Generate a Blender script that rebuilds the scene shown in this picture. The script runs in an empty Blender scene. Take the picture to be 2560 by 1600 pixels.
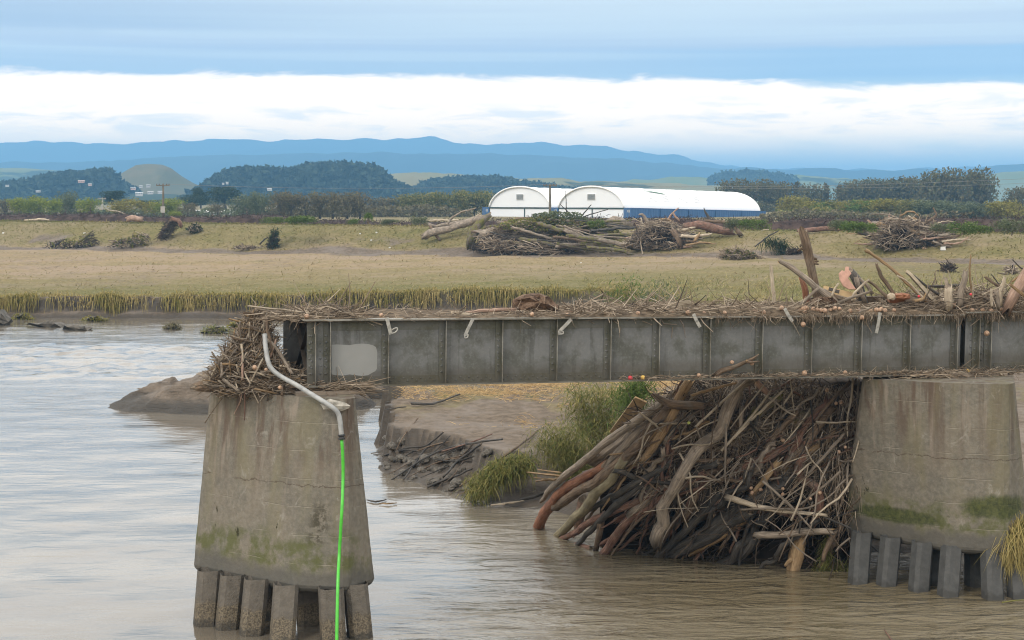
import bpy, math, random
import numpy as np
from mathutils import Vector, Quaternion

random.seed(11)
rng = np.random.default_rng(11)
S = bpy.context.scene
COL = S.collection

# ------------------------------------------------------------------ camera, world, sun, exposure
F = 4200.0            # focal length in pixels of the 2560 px wide photograph
CAMZ = 9.7            # eye height above the river
PITCH = math.atan(305 / F)
cam = bpy.data.cameras.new('camera')
cam.sensor_width = 36.0
cam.lens = 36.0 * F / 2560.0
cam.clip_start = 0.5
cam.clip_end = 60000
cam_o = bpy.data.objects.new('camera', cam)
cam_o.location = (0, 0, CAMZ)
cam_o.rotation_euler = (math.pi / 2 - PITCH, 0, 0)
COL.objects.link(cam_o)
S.camera = cam_o

S.view_settings.view_transform = 'Standard'
S.view_settings.look = 'None'
S.view_settings.exposure = 0.3
S.view_settings.gamma = 1.0
S.view_settings.use_curve_mapping = False
S.render.engine = 'CYCLES'
S.cycles.use_denoising = True
S.cycles.filter_width = 1.1
S.cycles.max_bounces = 6
S.cycles.diffuse_bounces = 3
S.cycles.glossy_bounces = 3
S.cycles.transmission_bounces = 3
S.cycles.transparent_max_bounces = 6
S.cycles.volume_bounces = 0
S.cycles.caustics_reflective = False
S.cycles.caustics_refractive = False

SUN_EL, SUN_AZ = math.radians(46), math.radians(228)   # behind the camera, from the left
sun = bpy.data.lights.new('sun', 'SUN')
sun.energy = 1.5
sun.angle = math.radians(16)
sun.color = (1.0, 0.92, 0.81)
sun_o = bpy.data.objects.new('sun', sun)
COL.objects.link(sun_o)
sd = Vector((math.sin(SUN_AZ) * math.cos(SUN_EL), math.cos(SUN_AZ) * math.cos(SUN_EL), math.sin(SUN_EL)))
sun_o.rotation_euler = sd.to_track_quat('Z', 'Y').to_euler()
sun_o.location = sd * 300


class NT:
    """small helper round a node tree"""
    def __init__(s, nt):
        s.nt = nt

    def n(s, typ, **kw):
        nd = s.nt.nodes.new(typ)
        for k, v in kw.items():
            setattr(nd, k, v)
        return nd

    def set(s, sock, v):
        if hasattr(v, 'is_output') or isinstance(v, bpy.types.NodeSocket):
            s.nt.links.new(v, sock)
        elif isinstance(v, (tuple, list)) and len(v) == 3 and sock.type == 'RGBA':
            sock.default_value = (*v, 1)
        else:
            sock.default_value = v

    def math(s, op, a, b=0.0, c=None, clamp=False):
        nd = s.n('ShaderNodeMath', operation=op, use_clamp=clamp)
        s.set(nd.inputs[0], a)
        s.set(nd.inputs[1], b)
        if c is not None:
            s.set(nd.inputs[2], c)
        return nd.outputs[0]

    def mapr(s, v, a, b, c=0.0, d=1.0, smooth=True):
        nd = s.n('ShaderNodeMapRange')
        nd.interpolation_type = 'SMOOTHSTEP' if smooth else 'LINEAR'
        for i, x in enumerate((v, a, b, c, d)):
            s.set(nd.inputs[i], x)
        return nd.outputs[0]

    def mix(s, f, a, b, blend='MIX'):
        nd = s.n('ShaderNodeMix', data_type='RGBA', blend_type=blend)
        s.set(nd.inputs[0], f)
        s.set(nd.inputs[6], a)
        s.set(nd.inputs[7], b)
        return nd.outputs[2]

    def noise(s, vec, scale, detail=4, rough=0.55, dist=0.0, out=0):
        nd = s.n('ShaderNodeTexNoise')
        if vec is not None:
            s.set(nd.inputs['Vector'], vec)
        nd.inputs['Scale'].default_value = scale
        nd.inputs['Detail'].default_value = detail
        nd.inputs['Roughness'].default_value = rough
        nd.inputs['Distortion'].default_value = dist
        return nd.outputs[out]

    def ramp(s, f, stops, interp='LINEAR'):
        nd = s.n('ShaderNodeValToRGB')
        cr = nd.color_ramp
        cr.interpolation = interp
        while len(cr.elements) < len(stops):
            cr.elements.new(0.5)
        for e, (p, c) in zip(cr.elements, stops):
            e.position = p
            e.color = (*c, 1) if len(c) == 3 else c
        s.set(nd.inputs[0], f)
        return nd.outputs[0]

    def scale(s, vec, xyz, loc=(0, 0, 0)):
        nd = s.n('ShaderNodeMapping')
        s.set(nd.inputs['Vector'], vec)
        nd.inputs['Scale'].default_value = xyz
        nd.inputs['Location'].default_value = loc
        return nd.outputs[0]

    def pos(s):
        return s.n('ShaderNodeNewGeometry').outputs['Position']

    def xyz(s, v):
        nd = s.n('ShaderNodeSeparateXYZ')
        s.set(nd.inputs[0], v)
        return nd.outputs

    def bump(s, h, strength=0.4, dist=0.05):
        nd = s.n('ShaderNodeBump')
        nd.inputs['Strength'].default_value = strength
        nd.inputs['Distance'].default_value = dist
        s.set(nd.inputs['Height'], h)
        return nd.outputs[0]


# --- the sky: a bright layered overcast, pale blue above, a white cloud bank low over the hills
world = bpy.data.worlds.new('World')
S.world = world
world.use_nodes = True
wn = world.node_tree
wn.nodes.clear()
W = NT(wn)
gdir = W.n('ShaderNodeTexCoord').outputs['Generated']
wx, wy, wz = W.xyz(gdir)
hyp = W.math('SQRT', W.math('ADD', W.math('MULTIPLY', wx, wx), W.math('MULTIPLY', wy, wy)))
el = W.math('DIVIDE', wz, W.math('MAXIMUM', hyp, 0.02))          # tangent of the elevation
az = W.math('DIVIDE', wx, W.math('MAXIMUM', W.math('ABSOLUTE', wy), 0.2))
flat = W.scale(gdir, (3.2, 3.2, 60.0))
flat2 = W.scale(gdir, (13.0, 13.0, 70.0), (3.1, 1.7, 0.4))
n_big = W.noise(flat, 1.0, 3, 0.5)
n_str = W.noise(W.scale(gdir, (2.0, 2.0, 110.0), (0.3, 5.2, 0.0)), 1.0, 3, 0.55)
n_puf = W.noise(flat2, 1.6, 5, 0.6, 0.4)
nc = W.math('SUBTRACT', n_puf, 0.5)
# upper edge of the cloud bank sinks towards the right
edge = W.math('ADD', W.math('MULTIPLY_ADD', W.mapr(az, 0.0, 0.25, 0, 1), -0.0075, 0.0715), W.math('MULTIPLY', nc, 0.017))
top_f = W.mapr(W.math('SUBTRACT', el, edge), -0.0022, 0.0030, 1, 0)
low_f = W.mapr(W.math('ADD', el, W.math('MULTIPLY', nc, 0.030)), W.mapr(az, 0.0, 0.28, 0.014, 0.020), W.mapr(az, 0.0, 0.28, 0.036, 0.040), 0, 1)
bank = W.math('MULTIPLY', top_f, low_f)
puffs = W.mapr(n_puf, 0.45, 0.66, 0, 1)
puff_zone = W.math('MULTIPLY', W.mapr(el, 0.030, 0.042, 0, 1), W.mapr(el, 0.050, W.mapr(az, 0.0, 0.2, 0.058, 0.070), 1, 0))
# colour of the layers above the bank
veil = W.ramp(W.mapr(el, 0.070, 0.118, 0, 1, False), [(0.0, (0.54, 0.68, 0.83)), (0.35, (0.53, 0.63, 0.81)), (0.62, (0.61, 0.69, 0.83)), (1.0, (0.65, 0.75, 0.86))])
veil = W.mix(W.math('MULTIPLY', W.mapr(n_str, 0.40, 0.66, 0, 1), 0.6), veil, (0.74, 0.85, 0.93))
band_r = W.math('MULTIPLY', W.mapr(az, 0.0, 0.22, 0.15, 1), W.math('MULTIPLY', W.mapr(el, 0.058, 0.07, 0, 1), W.mapr(W.math('ADD', el, W.math('MULTIPLY', nc, 0.004)), 0.085, 0.089, 1, 0)))
veil = W.mix(W.math('MULTIPLY', band_r, 0.75), veil, (0.35, 0.56, 0.84))
band_l = W.math('MULTIPLY', W.mapr(az, -0.30, 0.02, 1, 0), W.mapr(W.math('ADD', el, W.math('MULTIPLY', nc, 0.006)), 0.092, 0.100, 0, 1))
veil = W.mix(W.math('MULTIPLY', band_l, W.mapr(el, 0.10, 0.16, 0.7, 0.2)), veil, (0.40, 0.50, 0.69))
rise = W.math('SUBTRACT', W.mapr(el, 0.10, 0.24, 1.0, 1.80), W.mapr(el, 0.4, 2.5, 0.0, 0.45))
veil = W.mix(W.mapr(el, 0.12, 0.24), veil, (0.87, 0.925, 1.0))
low_sky = W.ramp(W.mapr(el, 0.0, 0.05, 0, 1, False), [(0, (0.62, 0.76, 0.93)), (1, (0.78, 0.90, 1.0))])
base = W.mix(W.mapr(el, 0.045, 0.062, 0, 1), low_sky, veil)
white = W.mix(W.math('MULTIPLY', W.math('MULTIPLY', puffs, puff_zone), 0.85), (0.93, 0.925, 0.92), (0.60, 0.68, 0.84))
sky_c = W.mix(bank, base, white)
CLOUD_GAIN = 1.0
gain = W.math('MULTIPLY', rise, W.mapr(bank, 0, 1, 1.0, 1.18))
# what the low air takes away over the long path near the horizon is balanced by brighter, warmer cloud there
cool = W.ramp(W.mapr(el, 0.012, 0.13, 0, 1, False), [(0, (5.0, 3.2, 1.45)), (0.25, (3.6, 2.5, 1.3)), (0.5, (1.15, 1.05, 0.96)), (0.75, (1.10, 1.03, 0.94)), (1, (1.18, 1.07, 0.94))])
warm = W.ramp(W.mapr(el, 0.012, 0.13, 0, 1, False), [(0, (3.7, 2.6, 1.35)), (0.22, (3.6, 2.5, 1.35)), (0.36, (2.65, 1.95, 1.25)), (0.5, (1.95, 1.52, 1.12)), (1, (1.6, 1.35, 1.05))])
base = W.mix(1.0, base, cool, 'MULTIPLY')
white = W.mix(1.0, white, warm, 'MULTIPLY')
sky_c = W.mix(bank, base, white)
ground_f = W.mapr(el, -0.03, 0.0, 0, 1)
sky_c = W.mix(ground_f, (0.22, 0.21, 0.17), sky_c)
bg_c = W.n('ShaderNodeBackground')
W.set(bg_c.inputs[0], sky_c)
W.set(bg_c.inputs[1], gain)
nish = W.n('ShaderNodeTexSky', sky_type='NISHITA')
nish.sun_disc = False
nish.sun_elevation = SUN_EL
nish.sun_rotation = SUN_AZ
bg_n = W.n('ShaderNodeBackground')
W.set(bg_n.inputs[0], nish.outputs[0])
bg_n.inputs[1].default_value = 0.08
mixw = W.n('ShaderNodeMixShader')
mixw.inputs[0].default_value = 0.93          # overcast nearly everywhere, a little clear blue behind it
wn.links.new(bg_n.outputs[0], mixw.inputs[1])
wn.links.new(bg_c.outputs[0], mixw.inputs[2])
wo = W.n('ShaderNodeOutputWorld')
wn.links.new(mixw.outputs[0], wo.inputs[0])


# ------------------------------------------------------------------ places: a pixel of the photo plus a distance gives a point
def ray(px, py):
    u, v = (px - 1280) / F, (800 - py) / F
    c, s = math.cos(PITCH), math.sin(PITCH)
    d = np.array([u, c + s * v, -s + c * v])
    return d / d[1]


def at(px, py, Y):
    d = ray(px, py)
    return np.array([0, 0, CAMZ]) + d * Y


def at_z(px, py, z):
    d = ray(px, py)
    return np.array([0, 0, CAMZ]) + d * ((z - CAMZ) / d[2])


GA, GB = np.array([-4.18, 38.4]), np.array([11.27, 42.8])
GU = (GB - GA) / np.linalg.norm(GB - GA)
GN = np.array([GU[1], -GU[0]])                 # towards the camera


def on_girder(px, py, off=0.0):
    """point of the near girder's plane (moved OFF metres towards the camera) under a pixel"""
    d = ray(px, py)
    o = GA + GN * off
    t = np.dot(o, GN) / np.dot(d[:2], GN)
    return np.array([0, 0, CAMZ]) + d * t


def smooth(x, a=0.0, b=1.0):
    t = np.clip((np.asarray(x, float) - a) / (b - a), 0, 1)
    return t * t * (3 - 2 * t)


_perm = np.random.default_rng(5).random((256, 256))


def vnoise(x, y):
    x = np.asarray(x, float); y = np.asarray(y, float)
    xi = np.floor(x).astype(int); yi = np.floor(y).astype(int)
    fx = x - xi; fy = y - yi
    fx = fx * fx * (3 - 2 * fx); fy = fy * fy * (3 - 2 * fy)
    g = lambda a, b: _perm[a & 255, b & 255]
    return (g(xi, yi) * (1 - fx) + g(xi + 1, yi) * fx) * (1 - fy) + (g(xi, yi + 1) * (1 - fx) + g(xi + 1, yi + 1) * fx) * fy


def fbm(x, y, o=4):
    a, t, n = 1.0, 0.0, 0.0
    for i in range(o):
        t = t + a * (vnoise(x * 2 ** i + 17.3 * i, y * 2 ** i + 9.1 * i) - 0.5)
        n += a; a *= 0.5
    return t / n * 2


# ------------------------------------------------------------------ mesh building
class M:
    def __init__(s):
        s.v, s.f, s.m, s.uv, s.n = [], [], [], [], 0

    def add(s, V, Fc, mat=0, uv=None):
        V = np.asarray(V, float)
        o = s.n
        s.v.append(V)
        s.n += len(V)
        for k, q in enumerate(Fc):
            s.f.append([int(i) + o for i in q])
            s.m.append(mat if np.isscalar(mat) else mat[k])
        s.uv.append(np.asarray(uv, float) if uv is not None else np.zeros((len(V), 2)))
        return s

    def quad(s, a, b, c, d, mat=0):
        return s.add([a, b, c, d], [(0, 1, 2, 3)], mat)

    def box(s, o, ax, ay, az, lo, hi, mat=0):
        """box between local corners lo and hi in the frame (o; ax, ay, az)"""
        o, ax, ay, az = (np.asarray(k, float) for k in (o, ax, ay, az))
        P = [o + ax * (hi[0] if i & 1 else lo[0]) + ay * (hi[1] if i & 2 else lo[1]) + az * (hi[2] if i & 4 else lo[2]) for i in range(8)]
        return s.add(P, [(0, 2, 3, 1), (4, 5, 7, 6), (0, 1, 5, 4), (2, 6, 7, 3), (0, 4, 6, 2), (1, 3, 7, 5)], mat)


WP = {}                                        # world position of every object's origin


def tag(o, label=None, cat=None, group=None, kind=None):
    for k, v in (('label', label), ('category', cat), ('group', group), ('kind', kind)):
        if v:
            o[k] = v
    return o


def mesh_of(name, m, mats, origin, smooth_shade=False):
    V = np.concatenate(m.v) - origin
    me = bpy.data.meshes.new(name)
    me.from_pydata(V.tolist(), [], m.f)
    for k in (mats if isinstance(mats, (list, tuple)) else [mats]):
        me.materials.append(k)
    if any(m.m):
        me.polygons.foreach_set('material_index', m.m)
    UV = np.concatenate(m.uv)
    if UV.any():
        ly = me.uv_layers.new(name='UVMap')
        idx = np.empty(len(me.loops), dtype=np.int32)
        me.loops.foreach_get('vertex_index', idx)
        ly.data.foreach_set('uv', UV[idx].astype(np.float32).ravel())
    if smooth_shade:
        me.polygons.foreach_set('use_smooth', [True] * len(me.polygons))
    me.update()
    return me


def obj(name, m, mats, parent=None, label=None, cat=None, group=None, kind=None, sm=False, origin=None):
    V = np.concatenate(m.v)
    if origin is None:
        origin = np.array([(V[:, 0].min() + V[:, 0].max()) / 2, (V[:, 1].min() + V[:, 1].max()) / 2, V[:, 2].min()])
    o = bpy.data.objects.new(name, mesh_of(name, m, mats, origin, sm))
    COL.objects.link(o)
    WP[o.name] = np.array(origin, float)
    if parent is not None:
        o.parent = parent
        o.location = Vector(origin - WP[parent.name])
    else:
        o.location = Vector(origin)
    return tag(o, label, cat, group, kind)


def empty(name, loc, label=None, cat=None, group=None):
    o = bpy.data.objects.new(name, None)
    o.empty_display_size = 0.3
    o.location = Vector(loc)
    COL.objects.link(o)
    WP[o.name] = np.array(loc, float)
    return tag(o, label, cat, group)


def resample(P, n):
    """Catmull-Rom through the points P (k x d), n samples"""
    P = np.asarray(P, float)
    if len(P) == 2:
        t = np.linspace(0, 1, n)[:, None]
        return P[0] * (1 - t) + P[1] * t
    L = np.concatenate([[0], np.cumsum(np.linalg.norm(np.diff(P[:, :3], axis=0), axis=1))])
    t = np.linspace(0, L[-1], n)
    Q = np.vstack([2 * P[0] - P[1], P, 2 * P[-1] - P[-2]])
    out = []
    for x in t:
        i = min(max(np.searchsorted(L, x, side='right') - 1, 0), len(P) - 2)
        u = (x - L[i]) / max(L[i + 1] - L[i], 1e-9)
        p0, p1, p2, p3 = Q[i:i + 4]
        out.append(0.5 * (2 * p1 + (p2 - p0) * u + (2 * p0 - 5 * p1 + 4 * p2 - p3) * u * u + (3 * p1 - p0 - 3 * p2 + p3) * u ** 3))
    return np.array(out)


def tube(m, P, R, n=None, sides=9, mat=0, cap=0, wob=0.10, bend=0.0, jag=0.0, seed=0, ccap=True):
    """tapered, knobbly tube through points P with radii R; uv = (round, metres along)"""
    r_ = np.random.default_rng(seed)
    P = np.asarray(P, float)
    R = np.broadcast_to(np.asarray(R, float), (len(P),)) if np.ndim(R) == 0 or len(R) == len(P) else np.interp(np.linspace(0, 1, len(P)), np.linspace(0, 1, len(R)), R)
    Ltot = np.linalg.norm(np.diff(P, axis=0), axis=1).sum()
    if n is None:
        n = int(np.clip(Ltot / max(R.mean() * 1.6, 1e-3), 5, 26))
    C = resample(np.column_stack([P, R]), n)
    C, rad = C[:, :3], np.maximum(C[:, 3], 1e-4)
    if bend:
        for k in range(3):
            C[1:-1, k] += bend * rad[1:-1] * np.convolve(r_.normal(size=n), [0.25, 0.5, 0.25], 'same')[1:-1]
    Tn = np.gradient(C, axis=0)
    Tn /= np.linalg.norm(Tn, axis=1)[:, None] + 1e-12
    ref = np.array([0, 0, 1.0]) if abs(Tn[0, 2]) < 0.9 else np.array([1.0, 0, 0])
    u = np.cross(Tn[0], ref); u /= np.linalg.norm(u)
    V, UV = [], []
    L = np.concatenate([[0], np.cumsum(np.linalg.norm(np.diff(C, axis=0), axis=1))])
    ang = np.linspace(0, 2 * np.pi, sides + 1)
    lump = 1 + wob * r_.normal(size=(n, sides))
    lump = (lump + np.roll(lump, 1, 0) + np.roll(lump, 1, 1)) / 3 if n > 2 else lump
    ph = r_.random() * 6.28
    for i in range(n):
        u = u - Tn[i] * np.dot(u, Tn[i]); u /= np.linalg.norm(u) + 1e-12
        w = np.cross(Tn[i], u)
        k = np.append(lump[i], lump[i, 0])
        sh = np.zeros(sides + 1)
        if jag and i in (0, n - 1):
            jj = r_.random(sides) ** 2 * jag * rad[i] * 2.2
            sh = np.append(jj, jj[0]) * (-1 if i == 0 else 1)
        ring = C[i] + rad[i] * k[:, None] * (np.cos(ang + ph)[:, None] * u + np.sin(ang + ph)[:, None] * w) + sh[:, None] * Tn[i]
        V.append(ring)
        UV.append(np.column_stack([np.linspace(0, 1, sides + 1), np.full(sides + 1, L[i])]))
    V, UV = np.vstack(V), np.vstack(UV)
    Fc, mt = [], []
    w_ = sides + 1
    for i in range(n - 1):
        for j in range(sides):
            a = i * w_ + j
            Fc.append((a, a + 1, a + 1 + w_, a + w_)); mt.append(mat)
    if ccap:
        V = np.vstack([V, C[0] + Tn[0] * rad[0] * (0.25 if jag else 0.0), C[-1] - Tn[-1] * rad[-1] * (0.25 if jag else 0.0)])
        UV = np.vstack([UV, [0.5, 0], [0.5, L[-1]]])
        a, b = len(V) - 2, len(V) - 1
        for j in range(sides):
            Fc.append((a, j + 1, j)); mt.append(cap)
            k = (n - 1) * w_ + j
            Fc.append((b, k, k + 1)); mt.append(cap)
    m.add(V, Fc, mt, UV)
    return m


def sticks(m, P0, D, R, sides=3, bend=0.08, seed=0):
    """many thin bent sticks at once: start points P0, vectors D, radii R"""
    r_ = np.random.default_rng(seed)
    k = len(P0)
    T = D / (np.linalg.norm(D, axis=1)[:, None] + 1e-9)
    ref = r_.normal(size=(k, 3))
    U = np.cross(T, ref); U /= np.linalg.norm(U, axis=1)[:, None] + 1e-9
    Wv = np.cross(T, U)
    L = np.linalg.norm(D, axis=1)[:, None]
    B = U * L * bend * r_.normal(size=(k, 1))
    V = []
    for q, (t, rr) in enumerate(((0, 1.0), (0.5, 0.9), (1.0, 0.45))):
        c = P0 + D * t + (B if q == 1 else 0)
        for j in range(sides):
            a = 2 * np.pi * j / sides
            V.append(c + R[:, None] * rr * (U * math.cos(a) + Wv * math.sin(a)))
    V = np.stack(V, 1).reshape(-1, 3)
    base = np.arange(k)[:, None] * (3 * sides)
    loc = []
    for q in range(2):
        for j in range(sides):
            a, b = q * sides + j, q * sides + (j + 1) % sides
            loc.append((a, b, b + sides, a + sides))
    Fc = (base[:, None, :] + np.array(loc)[None]).reshape(-1, 4)
    m.add(V, Fc.tolist())
    return m


def blades(m, P0, D, Wd, droop=0.5, seed=0):
    """grass blades: two-segment tapering strips from P0 along D, drooping"""
    r_ = np.random.default_rng(seed)
    k = len(P0)
    L = np.linalg.norm(D, axis=1)[:, None]
    side = np.column_stack([r_.normal(size=(k, 2)), np.zeros(k)])
    side /= np.linalg.norm(side, axis=1)[:, None] + 1e-9
    side = side * Wd[:, None]
    c1 = P0 + D * 0.55
    c2 = P0 + D + np.array([0, 0, -1.0]) * L * droop * r_.random((k, 1))
    V = np.stack([P0 - side, P0 + side, c1 - side * 0.8, c1 + side * 0.8, c2], 1).reshape(-1, 3)
    b = np.arange(k)[:, None] * 5
    q = (b + np.array([[0, 1, 3, 2]])).tolist()
    t = (b + np.array([[2, 3, 4]])).tolist()
    m.add(V, q + t)
    return m


def cards(m, C, size, seed=0, flatten=1.0):
    """leaf clumps: small bent quads at points C"""
    r_ = np.random.default_rng(seed)
    k = len(C)
    a = r_.normal(size=(k, 3)); a[:, 2] *= flatten
    a /= np.linalg.norm(a, axis=1)[:, None]
    b = np.cross(a, r_.normal(size=(k, 3))); b /= np.linalg.norm(b, axis=1)[:, None]
    s = (np.asarray(size) * r_.uniform(0.6, 1.3, k))[:, None]
    n = np.cross(a, b) * s * 0.25
    V = np.stack([C - a * s, C - b * s * 0.55 + n, C + a * s, C + b * s * 0.55 + n], 1).reshape(-1, 3)
    Fc = (np.arange(k)[:, None] * 4 + np.array([[0, 1, 2, 3]])).tolist()
    m.add(V, Fc)
    return m


def blob_points(blobs, n, seed=0, shell=0.35):
    """points in the outer part of a union of ellipsoids (x, y, z, rx, ry, rz)"""
    r_ = np.random.default_rng(seed)
    vol = np.array([b[3] * b[4] * b[5] for b in blobs]) ** 0.8
    k = r_.choice(len(blobs), n, p=vol / vol.sum())
    B = np.array(blobs)[k]
    d = r_.normal(size=(n, 3)); d /= np.linalg.norm(d, axis=1)[:, None]
    rr = 1 - shell * r_.random(n) ** 1.3
    return B[:, :3] + d * rr[:, None] * B[:, 3:]

# ------------------------------------------------------------------ materials
def new_mat(name, rough=0.9, spec=0.25):
    m = bpy.data.materials.new(name)
    m.use_nodes = True
    nt = m.node_tree
    b = nt.nodes['Principled BSDF']
    b.inputs['Roughness'].default_value = rough
    b.inputs['Specular IOR Level'].default_value = spec
    return m, NT(nt), b


def plain(name, col, rough=0.8, spec=0.3, var=0.12, scale=6.0, metal=0.0):
    m, t, b = new_mat(name, rough, spec)
    n = t.noise(t.n('ShaderNodeTexCoord').outputs['Object'], scale, 4)
    c = t.mix(t.mapr(n, 0.3, 0.7), tuple(k * (1 - var) for k in col), tuple(min(1, k * (1 + var)) for k in col))
    t.set(b.inputs['Base Color'], c)
    b.inputs['Metallic'].default_value = metal
    return m


def bark(name, dark, light, moss=None, mud=0.25, rough=0.9, fine=1.0, bumpy=0.6, spec=0.2):
    """weathered wood; the grain follows the log (uv = round, metres along)"""
    m, t, b = new_mat(name, rough, spec)
    uv = t.n('ShaderNodeTexCoord').outputs['UV']
    rnd = t.n('ShaderNodeObjectInfo').outputs['Random']
    off = t.n('ShaderNodeVectorMath', operation='ADD')
    t.set(off.inputs[0], uv)
    cx = t.n('ShaderNodeCombineXYZ')
    t.set(cx.inputs[0], t.math('MULTIPLY', rnd, 37.0)); t.set(cx.inputs[1], t.math('MULTIPLY', rnd, 91.0))
    t.set(off.inputs[1], cx.outputs[0])
    v = off.outputs[0]
    grain = t.noise(t.scale(v, (26 * fine, 2.2, 1)), 1.0, 5, 0.62, 0.5)
    patch = t.noise(t.scale(v, (2.5, 1.7, 1)), 1.0, 4, 0.6, 0.3)
    c = t.ramp(grain, [(0.30, dark), (0.50, tuple((x + y) / 2 for x, y in zip(dark, light))), (0.68, light)])
    c = t.mix(t.mapr(patch, 0.42, 0.66), c, t.mix(0.5, c, tuple(k * 0.55 for k in dark)))
    if mud:
        nz = t.noise(t.pos(), 3.1, 4, 0.6)
        c = t.mix(t.math('MULTIPLY', t.mapr(nz, 0.48, 0.66), mud * 2), c, (0.17, 0.145, 0.115))
    if moss:
        nz = t.noise(t.pos(), 2.3, 4, 0.6)
        c = t.mix(t.mapr(nz, 0.45, 0.6), c, moss)
    t.set(b.inputs['Base Color'], c)
    t.set(b.inputs['Normal'], t.bump(t.math('ADD', t.math('MULTIPLY', grain, 0.7), t.math('MULTIPLY', patch, 0.5)), bumpy + 0.3, 0.06))
    return m


def scatter_mat(name, stops, rough=0.9, spec=0.15, trans=0.0, patch=None):
    """every loose piece takes a colour of its own from the ramp"""
    m, t, b = new_mat(name, rough, spec)
    isl = t.n('ShaderNodeNewGeometry').outputs['Random Per Island']
    rnd = t.n('ShaderNodeObjectInfo').outputs['Random']
    f = t.math('FRACT', t.math('ADD', isl, rnd))
    k = len(stops) - 1
    c = t.ramp(f, [(i / k, s) for i, s in enumerate(stops)])
    if patch:
        nz = t.noise(t.pos(), patch[0], 3, 0.55)
        c = t.mix(t.mapr(nz, 0.40, 0.62), c, t.mix(0.75, c, patch[1]))
    t.set(b.inputs['Base Color'], c)
    if trans:
        tr = t.n('ShaderNodeBsdfTranslucent')
        t.set(tr.inputs[0], c)
        mx = t.n('ShaderNodeMixShader')
        mx.inputs[0].default_value = trans
        nt = t.nt
        nt.links.new(b.outputs[0], mx.inputs[1]); nt.links.new(tr.outputs[0], mx.inputs[2])
        nt.links.new(mx.outputs[0], nt.nodes['Material Output'].inputs[0])
    return m


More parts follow.
